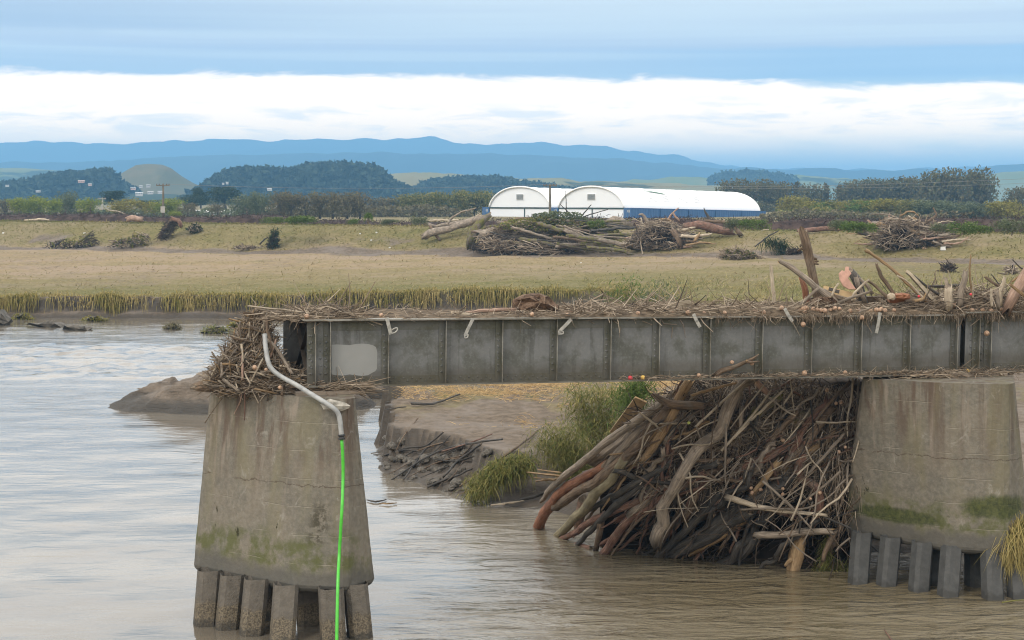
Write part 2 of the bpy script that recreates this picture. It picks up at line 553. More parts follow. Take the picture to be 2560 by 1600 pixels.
def concrete_mat():
    m, t, b = new_mat('old concrete', 0.88, 0.25)
    p = t.pos(); x, y, z = t.xyz(p)
    loc = t.n('ShaderNodeTexCoord').outputs['Object']
    lx, ly, lz = t.xyz(loc)
    fine = t.noise(p, 9.0, 6, 0.65)
    big = t.noise(p, 0.9, 4, 0.6, 0.4)
    streak = t.noise(t.scale(p, (3.4, 3.4, 0.22)), 1.0, 4, 0.6, 0.25)
    scuff = t.noise(t.scale(p, (2.0, 2.0, 1.2), (4, 2, 1)), 1.3, 6, 0.68, 1.0)
    c = t.mix(t.mapr(big, 0.35, 0.65), (0.150, 0.131, 0.102), (0.116, 0.107, 0.087))
    c = t.mix(t.math('MULTIPLY', t.mapr(fine, 0.35, 0.7), 0.5), c, (0.220, 0.200, 0.163))
    # rusty brown runs down from the bearing, strongest high up
    runs = t.math('MULTIPLY', t.mapr(streak, 0.46, 0.64), t.mapr(z, 2.4, 4.9))
    c = t.mix(t.math('MULTIPLY', runs, 0.85), c, (0.090, 0.062, 0.045))
    pale = t.math('MULTIPLY', t.mapr(t.noise(t.scale(p, (5.5, 5.5, 0.30), (9, 4, 2)), 1.0, 3, 0.5), 0.56, 0.72), t.mapr(z, 1.9, 4.4))
    c = t.mix(t.math('MULTIPLY', pale, 0.65), c, (0.245, 0.205, 0.165))
    olive = t.math('MULTIPLY', t.mapr(t.noise(t.scale(p, (1.6, 1.6, 0.35), (2, 7, 3)), 1.0, 3, 0.5), 0.50, 0.68), 0.5)
    c = t.mix(olive, c, (0.150, 0.136, 0.082))
    # light grey scraped skin
    c = t.mix(t.math('MULTIPLY', t.mapr(scuff, 0.58, 0.72), 0.55), c, (0.29, 0.272, 0.235))
    # tide marks: lime lines, green algae, wet grey foot
    wob = t.math('MULTIPLY', t.math('SUBTRACT', t.noise(p, 1.7, 3), 0.5), 0.75)
    zz = t.math('ADD', z, wob)
    alg = t.math('MULTIPLY', t.mapr(zz, 1.22, 1.62), t.mapr(zz, 1.85, 2.35, 1, 0))
    alg = t.math('MULTIPLY', alg, t.mapr(t.noise(p, 2.2, 5, 0.65), 0.40, 0.60))
    c = t.mix(t.math('MULTIPLY', alg, 0.8), c, (0.072, 0.080, 0.022))
    wet = t.mapr(zz, 1.28, 1.58, 1, 0)
    c = t.mix(t.math('MULTIPLY', wet, 0.72), c, (0.074, 0.071, 0.063))
    blk = t.math('MULTIPLY', t.mapr(t.noise(t.scale(p, (2.6, 2.6, 1.4), (3, 8, 1)), 1.0, 6, 0.72), 0.63, 0.68), t.math('MULTIPLY', t.mapr(z, 1.7, 2.0), t.mapr(z, 2.3, 3.1, 1, 0)))
    c = t.mix(blk, c, (0.035, 0.033, 0.014))
    # board joints of the old formwork
    ln = t.math('ABSOLUTE', t.math('SUBTRACT', t.math('FRACT', t.math('DIVIDE', t.math('ADD', z, t.math('MULTIPLY', wob, 0.06)), 0.62)), 0.5))
    ln = t.math('MULTIPLY', t.mapr(ln, 0.0, 0.022, 1, 0), t.mapr(t.noise(p, 1.4, 3), 0.46, 0.6))
    c = t.mix(t.math('MULTIPLY', ln, 0.45), c, (0.33, 0.30, 0.24))
    # the second pier's two moss beds
    wb = t.math('MULTIPLY', t.math('SUBTRACT', t.noise(p, 3.0, 5, 0.65), 0.5), 1.1)
    for cx_, cz_, rx_, rz_ in ((11.95, 2.10, 0.95, 0.34), (9.75, 1.66, 1.0, 0.22)):
        ex = t.math('DIVIDE', t.math('SUBTRACT', x, cx_), rx_); ez = t.math('DIVIDE', t.math('SUBTRACT', z, cz_), rz_)
        e2 = t.math('ADD', t.math('ADD', t.math('MULTIPLY', ex, ex), t.math('MULTIPLY', ez, ez)), wb)
        c = t.mix(t.math('MULTIPLY', t.mapr(e2, 0.35, 1.15, 1, 0), 0.88), c, t.mix(t.mapr(fine, 0.35, 0.65), (0.030, 0.038, 0.012), (0.066, 0.076, 0.022)))
    # one long level crack with rusty seepage, and a black seep below it near the hose
    cz = t.math('ABSOLUTE', t.math('SUBTRACT', t.math('ADD', z, t.math('MULTIPLY', t.math('SUBTRACT', t.noise(p, 2.4, 5, 0.7), 0.5), 0.30)), 3.27))
    crack = t.math('MULTIPLY', t.mapr(cz, 0.0, 0.020, 1, 0), t.mapr(t.noise(p, 0.8, 2), 0.40, 0.52))
    c = t.mix(t.math('MULTIPLY', crack, 0.8), c, (0.060, 0.040, 0.026))
    seep = t.math('MULTIPLY', t.mapr(t.math('ABSOLUTE', t.math('ADD', x, t.math('MULTIPLY_ADD', z, -0.12, 4.60))), 0.06, 0.34, 1, 0), t.math('MULTIPLY', t.mapr(z, 1.85, 2.15), t.mapr(z, 2.5, 3.3, 1, 0)))
    seep = t.math('MULTIPLY', seep, t.mapr(t.noise(p, 6.5, 5, 0.7), 0.44, 0.56))
    c = t.mix(t.math('MULTIPLY', seep, 0.85), c, (0.042, 0.036, 0.022))
    t.set(b.inputs['Base Color'], c)
    h = t.math('ADD', t.math('MULTIPLY', fine, 0.5), t.math('ADD', t.math('MULTIPLY', scuff, 0.5), t.math('MULTIPLY', ln, -0.4)))
    h = t.math('SUBTRACT', h, t.math('MULTIPLY', blk, 0.6))
    t.set(b.inputs['Normal'], t.bump(h, 0.55, 0.05))
    return m


def pile_mat(name, base, growth):
    m, t, b = new_mat(name, 0.8, 0.3)
    p = t.pos(); x, y, z = t.xyz(p)
    n = t.noise(p, 5.0, 5, 0.65)
    c = t.mix(t.mapr(n, 0.3, 0.7), base, tuple(k * 1.45 for k in base))
    zz = t.math('ADD', z, t.math('MULTIPLY', t.math('SUBTRACT', t.noise(p, 6, 3), 0.5), 0.45))
    if growth:
        g = t.mapr(zz, 0.42, 0.56, 1, 0)
        c = t.mix(t.math('MULTIPLY', g, 0.85), c, t.mix(t.mapr(t.noise(p, 26, 5, 0.7), 0.38, 0.62), (0.045, 0.035, 0.023), (0.17, 0.138, 0.092)))
    c = t.mix(t.mapr(zz, 0.02, 0.16, 0.7, 0), c, (0.03, 0.028, 0.024))
    t.set(b.inputs['Base Color'], c)
    t.set(b.inputs['Normal'], t.bump(t.noise(p, 17, 6, 0.7), 0.8 if growth else 0.25, 0.05))
    return m


def steel_mat(name, col, grime, rough=0.62, metal=0.0, k=0.9):
    m, t, b = new_mat(name, rough, 0.35)
    p = t.pos(); x, y, z = t.xyz(p)
    n = t.noise(p, 1.3, 4, 0.6, 0.3)
    fine = t.noise(p, 14, 5, 0.7)
    drip = t.noise(t.scale(p, (5, 5, 0.5)), 1.0, 4, 0.6)
    c = t.mix(t.math('MULTIPLY', t.mapr(n, 0.42, 0.64), k), col, grime)
    c = t.mix(t.math('MULTIPLY', t.mapr(drip, 0.52, 0.70), 0.6), c, tuple(v * 0.6 for v in grime))
    c = t.mix(t.math('MULTIPLY', t.mapr(fine, 0.45, 0.7), 0.25), c, tuple(min(1, v * 1.7) for v in col))
    # silt and rust gathered along the foot of the plate
    c = t.mix(t.math('MULTIPLY', t.mapr(t.math('ADD', z, t.math('MULTIPLY', t.math('SUBTRACT', n, 0.5), 0.5)), 5.55, 5.9, 0.55, 0), 1.0), c, (0.055, 0.046, 0.030))
    t.set(b.inputs['Base Color'], c)
    t.set(b.inputs['Normal'], t.bump(fine, 0.12, 0.02))
    return m


def water_mat():
    m, t, b = new_mat('muddy river water', 0.07, 0.5)
    p = t.pos(); x, y, z = t.xyz(p)
    b.inputs['IOR'].default_value = 1.42
    # the quick smooth current keeps to the left, the lee of the debris is ruffled
    side = t.math('ADD', x, t.math('MULTIPLY', t.math('SUBTRACT', t.noise(p, 0.10, 3), 0.5), 9.0))
    lee = t.math('MULTIPLY', t.mapr(side, -4.0, 5.0), t.mapr(y, 44, 56, 1.0, 0.55))
    n1 = t.noise(t.scale(p, (0.75, 2.0, 1)), 0.85, 4, 0.52, 0.8)
    n2 = t.noise(t.scale(p, (1.2, 4.2, 1), (3, 1, 0)), 3.4, 3, 0.55, 0.4)
    n3 = t.noise(t.scale(p, (0.16, 0.34, 1), (7, 2, 0)), 1.0, 3, 0.5, 0.8)
    silt = t.noise(t.scale(p, (0.05, 0.22, 1)), 1.0, 4, 0.6, 1.2)
    c = t.mix(t.mapr(silt, 0.38, 0.62), (0.120, 0.102, 0.078), (0.165, 0.145, 0.116))
    c = t.mix(t.math('MULTIPLY', lee, 0.8), c, t.mix(t.mapr(silt, 0.4, 0.6), (0.118, 0.094, 0.052), (0.145, 0.118, 0.070)))
    t.set(b.inputs['Base Color'], c)
    amp = t.math('ADD', t.math('MULTIPLY', lee, 1.0), t.mapr(y, 30, 120, 0.035, 0.14))
    h = t.math('ADD', t.math('MULTIPLY', t.math('POWER', n1, 1.8), 0.95), t.math('ADD', t.math('MULTIPLY', n2, 0.09), t.math('MULTIPLY', n3, 0.5)))
    bp = t.n('ShaderNodeBump')
    t.set(bp.inputs['Strength'], t.math('MULTIPLY', amp, 0.95, clamp=True))
    bp.inputs['Distance'].default_value = 0.42
    t.set(bp.inputs['Height'], h)
    t.set(b.inputs['Normal'], bp.outputs[0])
    return m


def ground_mat():
    """meadow, mud and plain; the mesh carries how muddy (r), how green (g) and how darkened by water or slope (b) each spot is"""
    m, t, b = new_mat('flooded ground', 0.95, 0.12)
    p = t.pos()
    a = t.n('ShaderNodeVertexColor', layer_name='cover')
    sep = t.n('ShaderNodeSeparateColor'); t.set(sep.inputs[0], a.outputs[0])
    mud, green, wet = sep.outputs
    fine = t.noise(p, 2.6, 6, 0.68)
    mid = t.noise(t.scale(p, (0.35, 0.35, 1.2)), 1.0, 5, 0.6)
    straw = t.mix(t.mapr(fine, 0.3, 0.7), (0.190, 0.142, 0.078), (0.290, 0.220, 0.124))
    grass = t.mix(t.mapr(fine, 0.3, 0.7), (0.085, 0.082, 0.026), (0.160, 0.142, 0.052))
    big = t.noise(t.scale(p, (0.045, 0.10, 0.2)), 1.0, 4, 0.6, 0.5)
    straw = t.mix(t.mapr(big, 0.42, 0.62), straw, (0.250, 0.190, 0.128))
    c = t.mix(t.math('ADD', green, t.math('ADD', t.math('MULTIPLY', t.math('SUBTRACT', mid, 0.5), 1.1), t.math('MULTIPLY', t.math('SUBTRACT', big, 0.5), -1.2)), clamp=True), straw, grass)
    silt = t.mix(t.mapr(fine, 0.32, 0.68), (0.092, 0.071, 0.051), (0.165, 0.131, 0.099))
    silt = t.mix(t.math('MULTIPLY', t.mapr(mid, 0.45, 0.62), 0.5), silt, (0.195, 0.168, 0.145))
    mf = t.mapr(t.math('ADD', mud, t.math('MULTIPLY', t.math('SUBTRACT', t.noise(p, 0.8, 5, 0.65), 0.5), 1.0)), 0.25, 0.80)
    c = t.mix(mf, c, silt)
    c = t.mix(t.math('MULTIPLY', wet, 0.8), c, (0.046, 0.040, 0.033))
    t.set(b.inputs['Base Color'], c)
    t.set(b.inputs['Roughness'], t.mapr(wet, 0, 1, 0.95, 0.55))
    rid = t.noise(t.scale(p, (0.8, 0.8, 3.5)), 2.2, 6, 0.7, 0.3)
    t.set(b.inputs['Normal'], t.bump(t.math('ADD', fine, rid), 0.75, 0.10))
    return m


def hill_mat(name, a, c2, wood=None, sc=0.006):
    m, t, b = new_mat(name, 1.0, 0.05)
    p = t.pos()
    n = t.noise(p, sc, 5, 0.6)
    c = t.mix(t.mapr(n, 0.36, 0.62), a, c2)
    if wood:
        k = t.noise(t.scale(p, (1, 1, 2)), sc * 0.75, 5, 0.62)
        c = t.mix(t.mapr(k, 0.56, 0.60), c, wood)
    t.set(b.inputs['Base Color'], c)
    return m


MAT = {}
MAT['concrete'] = concrete_mat()
MAT['broken'] = plain('broken concrete', (0.33, 0.31, 0.27), 0.95, 0.2, 0.35, 7)
MAT['pile_old'] = pile_mat('mussel-grown pile', (0.085, 0.074, 0.060), True)
MAT['pile_new'] = pile_mat('dark pile', (0.046, 0.046, 0.044), False)
MAT['web'] = steel_mat('grey painted plate', (0.138, 0.141, 0.140), (0.072, 0.074, 0.061))
MAT['stiff'] = steel_mat('grimy painted angle', (0.105, 0.106, 0.095), (0.066, 0.066, 0.043))
MAT['edge'] = steel_mat('worn flange', (0.24, 0.232, 0.205), (0.10, 0.088, 0.064))
MAT['rust'] = steel_mat('rusty steel', (0.060, 0.050, 0.040), (0.040, 0.028, 0.018))
MAT['repaint'] = plain('light grey repaint', (0.235, 0.24, 0.232), 0.6, 0.35, 0.05, 1.5)
MAT['strap'] = plain('galvanised strap', (0.33, 0.32, 0.29), 0.5, 0.5, 0.25, 9, 0.2)
MAT['water'] = water_mat()
MAT['ground'] = ground_mat()
MAT['mudrock'] = plain('grey river mud', (0.088, 0.078, 0.064), 0.8, 0.3, 0.4, 3.0)
MAT['bark_grey'] = bark('weathered grey wood', (0.14, 0.112, 0.086), (0.40, 0.335, 0.268))
MAT['bark_tan'] = bark('tan stripped wood', (0.20, 0.125, 0.062), (0.44, 0.315, 0.185), mud=0.1)
MAT['bark_brown'] = bark('brown bark', (0.075, 0.052, 0.035), (0.25, 0.180, 0.125))
MAT['bark_dark'] = bark('wet black bark', (0.022, 0.019, 0.016), (0.095, 0.084, 0.072), mud=0.08, rough=0.6, spec=0.35)
MAT['bark_red'] = bark('red stripped bark', (0.135, 0.050, 0.026), (0.33, 0.150, 0.080), mud=0.1, rough=0.65, spec=0.35)
MAT['bark_redbrown'] = bark('red brown bark', (0.095, 0.052, 0.037), (0.30, 0.175, 0.130))
MAT['bark_olive'] = bark('smooth olive bark', (0.16, 0.135, 0.082), (0.30, 0.262, 0.172), fine=0.5, mud=0.15)
MAT['bark_moss'] = bark('mossy trunk', (0.085, 0.068, 0.050), (0.22, 0.185, 0.140), moss=(0.13, 0.125, 0.035))
MAT['bark_pale'] = bark('bleached pale wood', (0.34, 0.27, 0.19), (0.60, 0.52, 0.41), mud=0.12)
MAT['bark_pink'] = bark('pinkish stripped log', (0.27, 0.175, 0.13), (0.46, 0.325, 0.255), mud=0.1)
MAT['cut'] = plain('fresh split wood', (0.46, 0.31, 0.16), 0.85, 0.2, 0.25, 12)
MAT['cut_old'] = plain('old broken wood', (0.22, 0.175, 0.13), 0.9, 0.2, 0.35, 14)
MAT['board'] = plain('plywood board', (0.42, 0.30, 0.165), 0.8, 0.25, 0.12, 4)
MAT['board_grey'] = plain('grey board', (0.27, 0.225, 0.165), 0.9, 0.2, 0.25, 5)
MAT['pinkboard'] = plain('torn pink board', (0.50, 0.30, 0.235), 0.9, 0.2, 0.15, 6)
MAT['twig'] = scatter_mat('loose twigs', [(0.085, 0.064, 0.047), (0.25, 0.20, 0.148), (0.14, 0.106, 0.078), (0.44, 0.37, 0.285), (0.19, 0.15, 0.11), (0.055, 0.042, 0.033), (0.31, 0.25, 0.19)])
MAT['reed'] = scatter_mat('washed-up reeds', [(0.075, 0.055, 0.040), (0.25, 0.20, 0.145), (0.125, 0.095, 0.070), (0.44, 0.37, 0.285), (0.18, 0.138, 0.098), (0.048, 0.036, 0.028), (0.29, 0.225, 0.160), (0.10, 0.072, 0.050)])
MAT['darktwig'] = scatter_mat('dark twigs', [(0.030, 0.023, 0.018), (0.065, 0.048, 0.037), (0.042, 0.032, 0.024), (0.10, 0.077, 0.058)])
MAT['silt'] = plain('dark silt', (0.032, 0.025, 0.019), 1.0, 0.1, 0.4, 3)  # also the near-black fill for shade between jam logs and nest sticks
MAT['onion'] = plain('onion skin', (0.335, 0.22, 0.145), 0.55, 0.4, 0.35, 1.6)
MAT['red'] = plain('red skin', (0.48, 0.03, 0.045), 0.45, 0.5, 0.2, 9)
MAT['yellow'] = plain('yellow skin', (0.55, 0.36, 0.09), 0.5, 0.4, 0.2, 9)
MAT['green_apple'] = plain('green skin', (0.42, 0.45, 0.12), 0.5, 0.4, 0.2, 9)
MAT['conduit'] = plain('grey plastic conduit', (0.27, 0.275, 0.27), 0.5, 0.4, 0.22, 5)
MAT['rubber'] = plain('black rubber', (0.03, 0.03, 0.03), 0.6, 0.4)
MAT['greenhose'] = plain('bright green hose', (0.060, 0.42, 0.030), 0.35, 0.5, 0.12, 6)
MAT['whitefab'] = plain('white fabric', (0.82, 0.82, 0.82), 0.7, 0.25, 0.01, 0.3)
MAT['gablefab_shade'] = plain('shaded white end fabric', (0.70, 0.72, 0.745), 0.75, 0.25, 0.02, 0.2)  # roof fabric made greyer: the gable's weaker skylight put into the colour
MAT['fabmark'] = plain('faded lettering', (0.73, 0.735, 0.75), 0.75, 0.25, 0.02, 0.3)
MAT['greenmark'] = plain('green emblem', (0.055, 0.14, 0.075), 0.8, 0.2, 0.2, 1.0)
MAT['louvre'] = plain('grey louvre', (0.17, 0.18, 0.175), 0.6, 0.4, 0.1, 2)
MAT['darkgreen'] = plain('dark green steel', (0.025, 0.05, 0.042), 0.6, 0.4)
MAT['blue'] = plain('blue container paint', (0.045, 0.115, 0.255), 0.6, 0.35, 0.12, 0.7)
MAT['whitepaint'] = plain('white paint', (0.62, 0.62, 0.60), 0.6, 0.3, 0.05)
MAT['pinkpaint'] = plain('pinkish paint', (0.45, 0.32, 0.28), 0.7, 0.3, 0.05)
MAT['roofgrey'] = plain('grey roof', (0.40, 0.40, 0.41), 0.7, 0.3, 0.1)
MAT['glass'] = plain('dark window glass', (0.05, 0.06, 0.07), 0.2, 0.5, 0.05)
MAT['pole'] = plain('weathered pole', (0.135, 0.115, 0.085), 0.9, 0.2, 0.2, 1.5)
MAT['poleconc'] = plain('pale concrete pole', (0.36, 0.34, 0.31), 0.9, 0.2, 0.1, 1.5)
MAT['wire'] = plain('power wire', (0.22, 0.22, 0.22), 0.6, 0.3)
MAT['porcelain'] = plain('brown insulator', (0.09, 0.05, 0.035), 0.35, 0.5)
MAT['bladeedge'] = scatter_mat('bank grass', [(0.10, 0.105, 0.022), (0.21, 0.19, 0.055), (0.33, 0.265, 0.10), (0.15, 0.145, 0.035), (0.40, 0.315, 0.13), (0.25, 0.22, 0.07)], trans=0.2, patch=(0.35, (0.36, 0.29, 0.13)))
MAT['blademeadow'] = scatter_mat('meadow grass', [(0.30, 0.232, 0.130), (0.25, 0.205, 0.105), (0.34, 0.265, 0.150), (0.28, 0.23, 0.118), (0.32, 0.245, 0.138)], trans=0.15, patch=(0.09, (0.17, 0.160, 0.060)))
MAT['bladegreen'] = scatter_mat('green bank grass', [(0.14, 0.145, 0.050), (0.22, 0.215, 0.085), (0.33, 0.29, 0.14), (0.265, 0.245, 0.11), (0.18, 0.18, 0.068)], trans=0.2, patch=(0.3, (0.36, 0.29, 0.14)))
MAT['straw'] = scatter_mat('dry straw', [(0.40, 0.27, 0.13), (0.52, 0.37, 0.19), (0.32, 0.215, 0.105), (0.46, 0.33, 0.17)])
MAT['leaf_bright'] = scatter_mat('spring willow leaves', [(0.155, 0.195, 0.028), (0.235, 0.27, 0.045), (0.11, 0.15, 0.025), (0.30, 0.32, 0.065)], trans=0.25)
MAT['leaf_yellow'] = scatter_mat('yellow olive leaves', [(0.20, 0.19, 0.045), (0.28, 0.25, 0.06), (0.145, 0.14, 0.035), (0.235, 0.19, 0.06)], trans=0.25)
MAT['leaf_dark'] = scatter_mat('dark evergreen leaves', [(0.022, 0.036, 0.016), (0.042, 0.060, 0.026), (0.030, 0.045, 0.020), (0.060, 0.078, 0.034)], trans=0.1)
MAT['leaf_mid'] = scatter_mat('bushy green leaves', [(0.060, 0.095, 0.022), (0.105, 0.155, 0.035), (0.080, 0.12, 0.028), (0.145, 0.20, 0.055)], trans=0.2)
MAT['leaf_grey'] = scatter_mat('grey green leaves', [(0.085, 0.105, 0.055), (0.13, 0.15, 0.085), (0.10, 0.12, 0.065), (0.17, 0.19, 0.11)], trans=0.2)
MAT['leaf_brown'] = scatter_mat('thin brown spring twigs', [(0.125, 0.108, 0.060), (0.175, 0.150, 0.085), (0.10, 0.085, 0.052), (0.155, 0.150, 0.065)], trans=0.1)
MAT['leaf_poplar'] = scatter_mat('dull poplar leaves', [(0.095, 0.092, 0.042), (0.145, 0.130, 0.060), (0.115, 0.100, 0.052), (0.085, 0.096, 0.038)], trans=0.1)
MAT['housewall'] = plain('pale house wall', (0.42, 0.42, 0.41), 0.8, 0.2, 0.05)
MAT['leaf_reedy'] = scatter_mat('olive sprays', [(0.13, 0.135, 0.035), (0.20, 0.19, 0.06), (0.27, 0.235, 0.085), (0.10, 0.115, 0.03), (0.085, 0.12, 0.04)], trans=0.2)
MAT['vine'] = scatter_mat('silted brown scrub', [(0.050, 0.034, 0.030), (0.080, 0.056, 0.048), (0.038, 0.027, 0.024), (0.065, 0.050, 0.038)])
MAT['vinebank'] = plain('silted brown earth', (0.055, 0.038, 0.032), 1.0, 0.1, 0.45, 0.8)
MAT['forest'] = scatter_mat('hill forest', [(0.022, 0.034, 0.022), (0.036, 0.052, 0.030), (0.028, 0.042, 0.026), (0.050, 0.066, 0.036)])
MAT['hill_forest'] = hill_mat('wooded hill', (0.026, 0.038, 0.024), (0.048, 0.064, 0.034))
MAT['hill_tan'] = hill_mat('dry grass hill', (0.20, 0.170, 0.085), (0.155, 0.155, 0.075), (0.045, 0.060, 0.032))
MAT['hill_cone'] = hill_mat('bare grass hill', (0.150, 0.128, 0.078), (0.098, 0.100, 0.056), None, 0.012)
MAT['hill_green'] = hill_mat('green farm hill', (0.115, 0.150, 0.062), (0.155, 0.165, 0.080), (0.040, 0.058, 0.032))
MAT['mountain'] = hill_mat('bush-clad range', (0.030, 0.044, 0.040), (0.042, 0.056, 0.048), None, 0.0015)
MAT['range'] = hill_mat('near bush-clad range', (0.026, 0.040, 0.036), (0.036, 0.052, 0.042), None, 0.0015)

# ------------------------------------------------------------------ the setting: river, banks, meadow, stopbank, plain, hills
CR0, CN = np.array([-86.0, 282.0]), np.array([-0.5772, -0.8166])       # crest line of the stopbank, normal towards the river
SX = np.array([-400, -9, -8, -7, -6, -5.2, -4.6, -2.5, -1.15, .75, 2.65, 4.7, 6.6, 8.8, 14, 40, 300])
SY = np.array([138, 136, 130, 110, 85, 68, 60, 56, 53.4, 52.2, 50.6, 48, 46.5, 45.5, 45, 43, 40])


def shore_d(X, Y):
    """metres inland from the water's edge (negative over the river)"""
    wob = 0.8 * fbm(X * 0.23, Y * 0.23 + 3, 3)
    ys = np.interp(X, SX, SY)
    sl = (np.interp(X + 0.25, SX, SY) - np.interp(X - 0.25, SX, SY)) / 0.5
    d1 = (Y - ys) / np.sqrt(1 + sl * sl)
    return d1 + wob * smooth(Y, 50, 70) * 0.6 + 0.35 * fbm(X * 1.1, Y * 1.1, 3)


def crest_s(X, Y):
    return (X - CR0[0]) * CN[0] + (Y - CR0[1]) * CN[1]


def ground_h(X, Y, full=False):
    X = np.asarray(X, float); Y = np.asarray(Y, float)
    d = shore_d(X, Y); s = crest_s(X, Y)
    far_l = (X < -9.3)
    lip = np.interp(X, [-30, -12, 0, 60], [1.62, 1.85, 2.35, 2.75])
    toe_z = np.interp(X, [-80, -35, 0, 27, 50], [2.0, 2.16, 2.75, 3.3, 3.05])
    zb = lip + (toe_z - lip) * smooth(s, 70, 18) + 0.10 * fbm(X * 0.15, Y * 0.15, 3) + 0.16 * fbm(X * 0.5, Y * 0.5 + 20, 3)
    # far cut bank at the left: a step with slumped ledges
    led = 0.45 + 0.30 * fbm(X * 0.55, Y * 0.1 + 40, 4)
    step = np.where(d < 0.5, np.clip(d / 0.5, 0, 1) * led * 0.8, led * 0.8 + (zb - led * 0.8) * smooth(d, 0.6 + 0.5 * led, 1.25 + 0.6 * led))
    cliff = np.where(d < 0, np.maximum(-1.6, d * 0.25), step)
    # the mud point under the bridge: rubble toe, broken face, silted top
    w = np.clip((X + 4.8) / 2.5, 0.15, 1.0) * 2.1
    nn = fbm(X * 0.9, Y * 0.9, 4)
    blk = np.round(fbm(X * 0.55 + 4, Y * 0.55, 3) * 5) / 5
    face = smooth(d + 0.9 * blk + 0.3 * nn, w, w + 0.22)
    top = 1.22 + 0.50 * smooth(Y, 58, 72) + 0.10 * fbm(X * 0.5, Y * 0.5, 3)
    toe = np.clip(d, 0, 3) * 0.20 + 0.30 * np.maximum(nn, -0.3) + 0.10 * fbm(X * 2.6, Y * 2.6, 3)
    toe = toe + 0.45 * smooth(d + 0.9 * fbm(X * 0.7 + 9, Y * 0.7, 3), w * 0.55, w * 0.55 + 0.3) * (X > -4) * 0.5
    pen = np.where(d < 0, np.maximum(-1.6, d * 0.3), np.maximum(toe, toe + (top - toe) * face))
    # low shelf behind it, then the meadow lip
    yb = np.interp(X, [-9, 0, 8, 14, 22, 60], [136.6, 134, 131, 118, 86, 66]) + 1.6 * fbm(X * 0.2, Y * 0.05 + 7, 3)
    wd = np.interp(X, [-9, 8, 14, 22], [0.8, 1.1, 4, 16])
    shelf = np.minimum(pen, 0.55 + 1.15 * (1 - smooth(Y, 70, 84)) + 0.12 * fbm(X * 0.4, Y * 0.4, 4))
    shelf = np.where(X > 12, np.minimum(pen, 1.5), shelf)
    mead = smooth(Y, yb, yb + wd)
    near = shelf * (1 - mead) + zb * mead
    z = np.where(far_l, cliff, near)
    # stopbank and the plain beyond it
    up = smooth(s, 14.5, 1.0)
    z = np.where(s < 16, z * (1 - up) + 5.8 * up, z)
    back = smooth(s, -3.0, -9.0)
    plain_z = 4.5 + 0.25 * fbm(X * 0.02, Y * 0.02, 3)
    z = np.where(s < 0, 5.8 * (1 - back) + plain_z * back, z)
    z = z + 0.06 * fbm(X * 0.8, Y * 0.8, 2) * (d > 1) * (s > -4)
    if not full:
        return z
    nb = fbm(X * 0.09, Y * 0.09, 4)
    mud = np.where(far_l, (1 - smooth(d, 1.3, 2.2)), 1 - mead)
    strip = smooth(s, 19 + 5 * nb, 16 + 5 * nb) * smooth(s, 10.5 + 3.0 * nb, 12.5 + 3.0 * nb)
    lobes = smooth(fbm(X * 0.06 + 5, Y * 0.06, 4), 0.12, 0.30) * smooth(s, 5, 9) * smooth(s, 18, 12)
    lobes = np.maximum(lobes, 0.5 * smooth(fbm(X * 0.11 + 2, Y * 0.03, 3), 0.18, 0.36) * (s > 18) * (Y > 150))
    mud = np.maximum(mud, np.maximum(strip * 0.9, lobes * 0.75))
    dry_top = (~far_l) * (1 - mead) * smooth(Y, 61, 66) * smooth(Y, 78, 70) * smooth(fbm(X * 0.5, Y * 0.25 + 3, 3), -0.25, 0.15)
    mud = mud * (1 - 0.45 * dry_top)
    green = smooth(Y + 14 * nb, 200, 134) * 0.85 + 0 * d
    green = np.maximum(green, smooth(s, 14, 9) * 0.62) + 0.25 * nb
    green = np.where(s < -3, 0.55, green)
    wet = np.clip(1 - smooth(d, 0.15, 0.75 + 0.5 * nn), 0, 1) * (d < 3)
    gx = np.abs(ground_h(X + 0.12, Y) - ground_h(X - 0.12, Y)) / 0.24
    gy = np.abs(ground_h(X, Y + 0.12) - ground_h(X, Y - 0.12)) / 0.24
    wet = np.maximum(wet, smooth(np.hypot(gx, gy), 0.7, 1.6) * (s > 20) * 1.0)  # steep faces take the same dark tone, by slope
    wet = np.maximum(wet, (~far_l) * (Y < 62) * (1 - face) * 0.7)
    return z, np.clip(mud, 0, 1), np.clip(green, 0, 1), np.clip(wet, 0, 1)


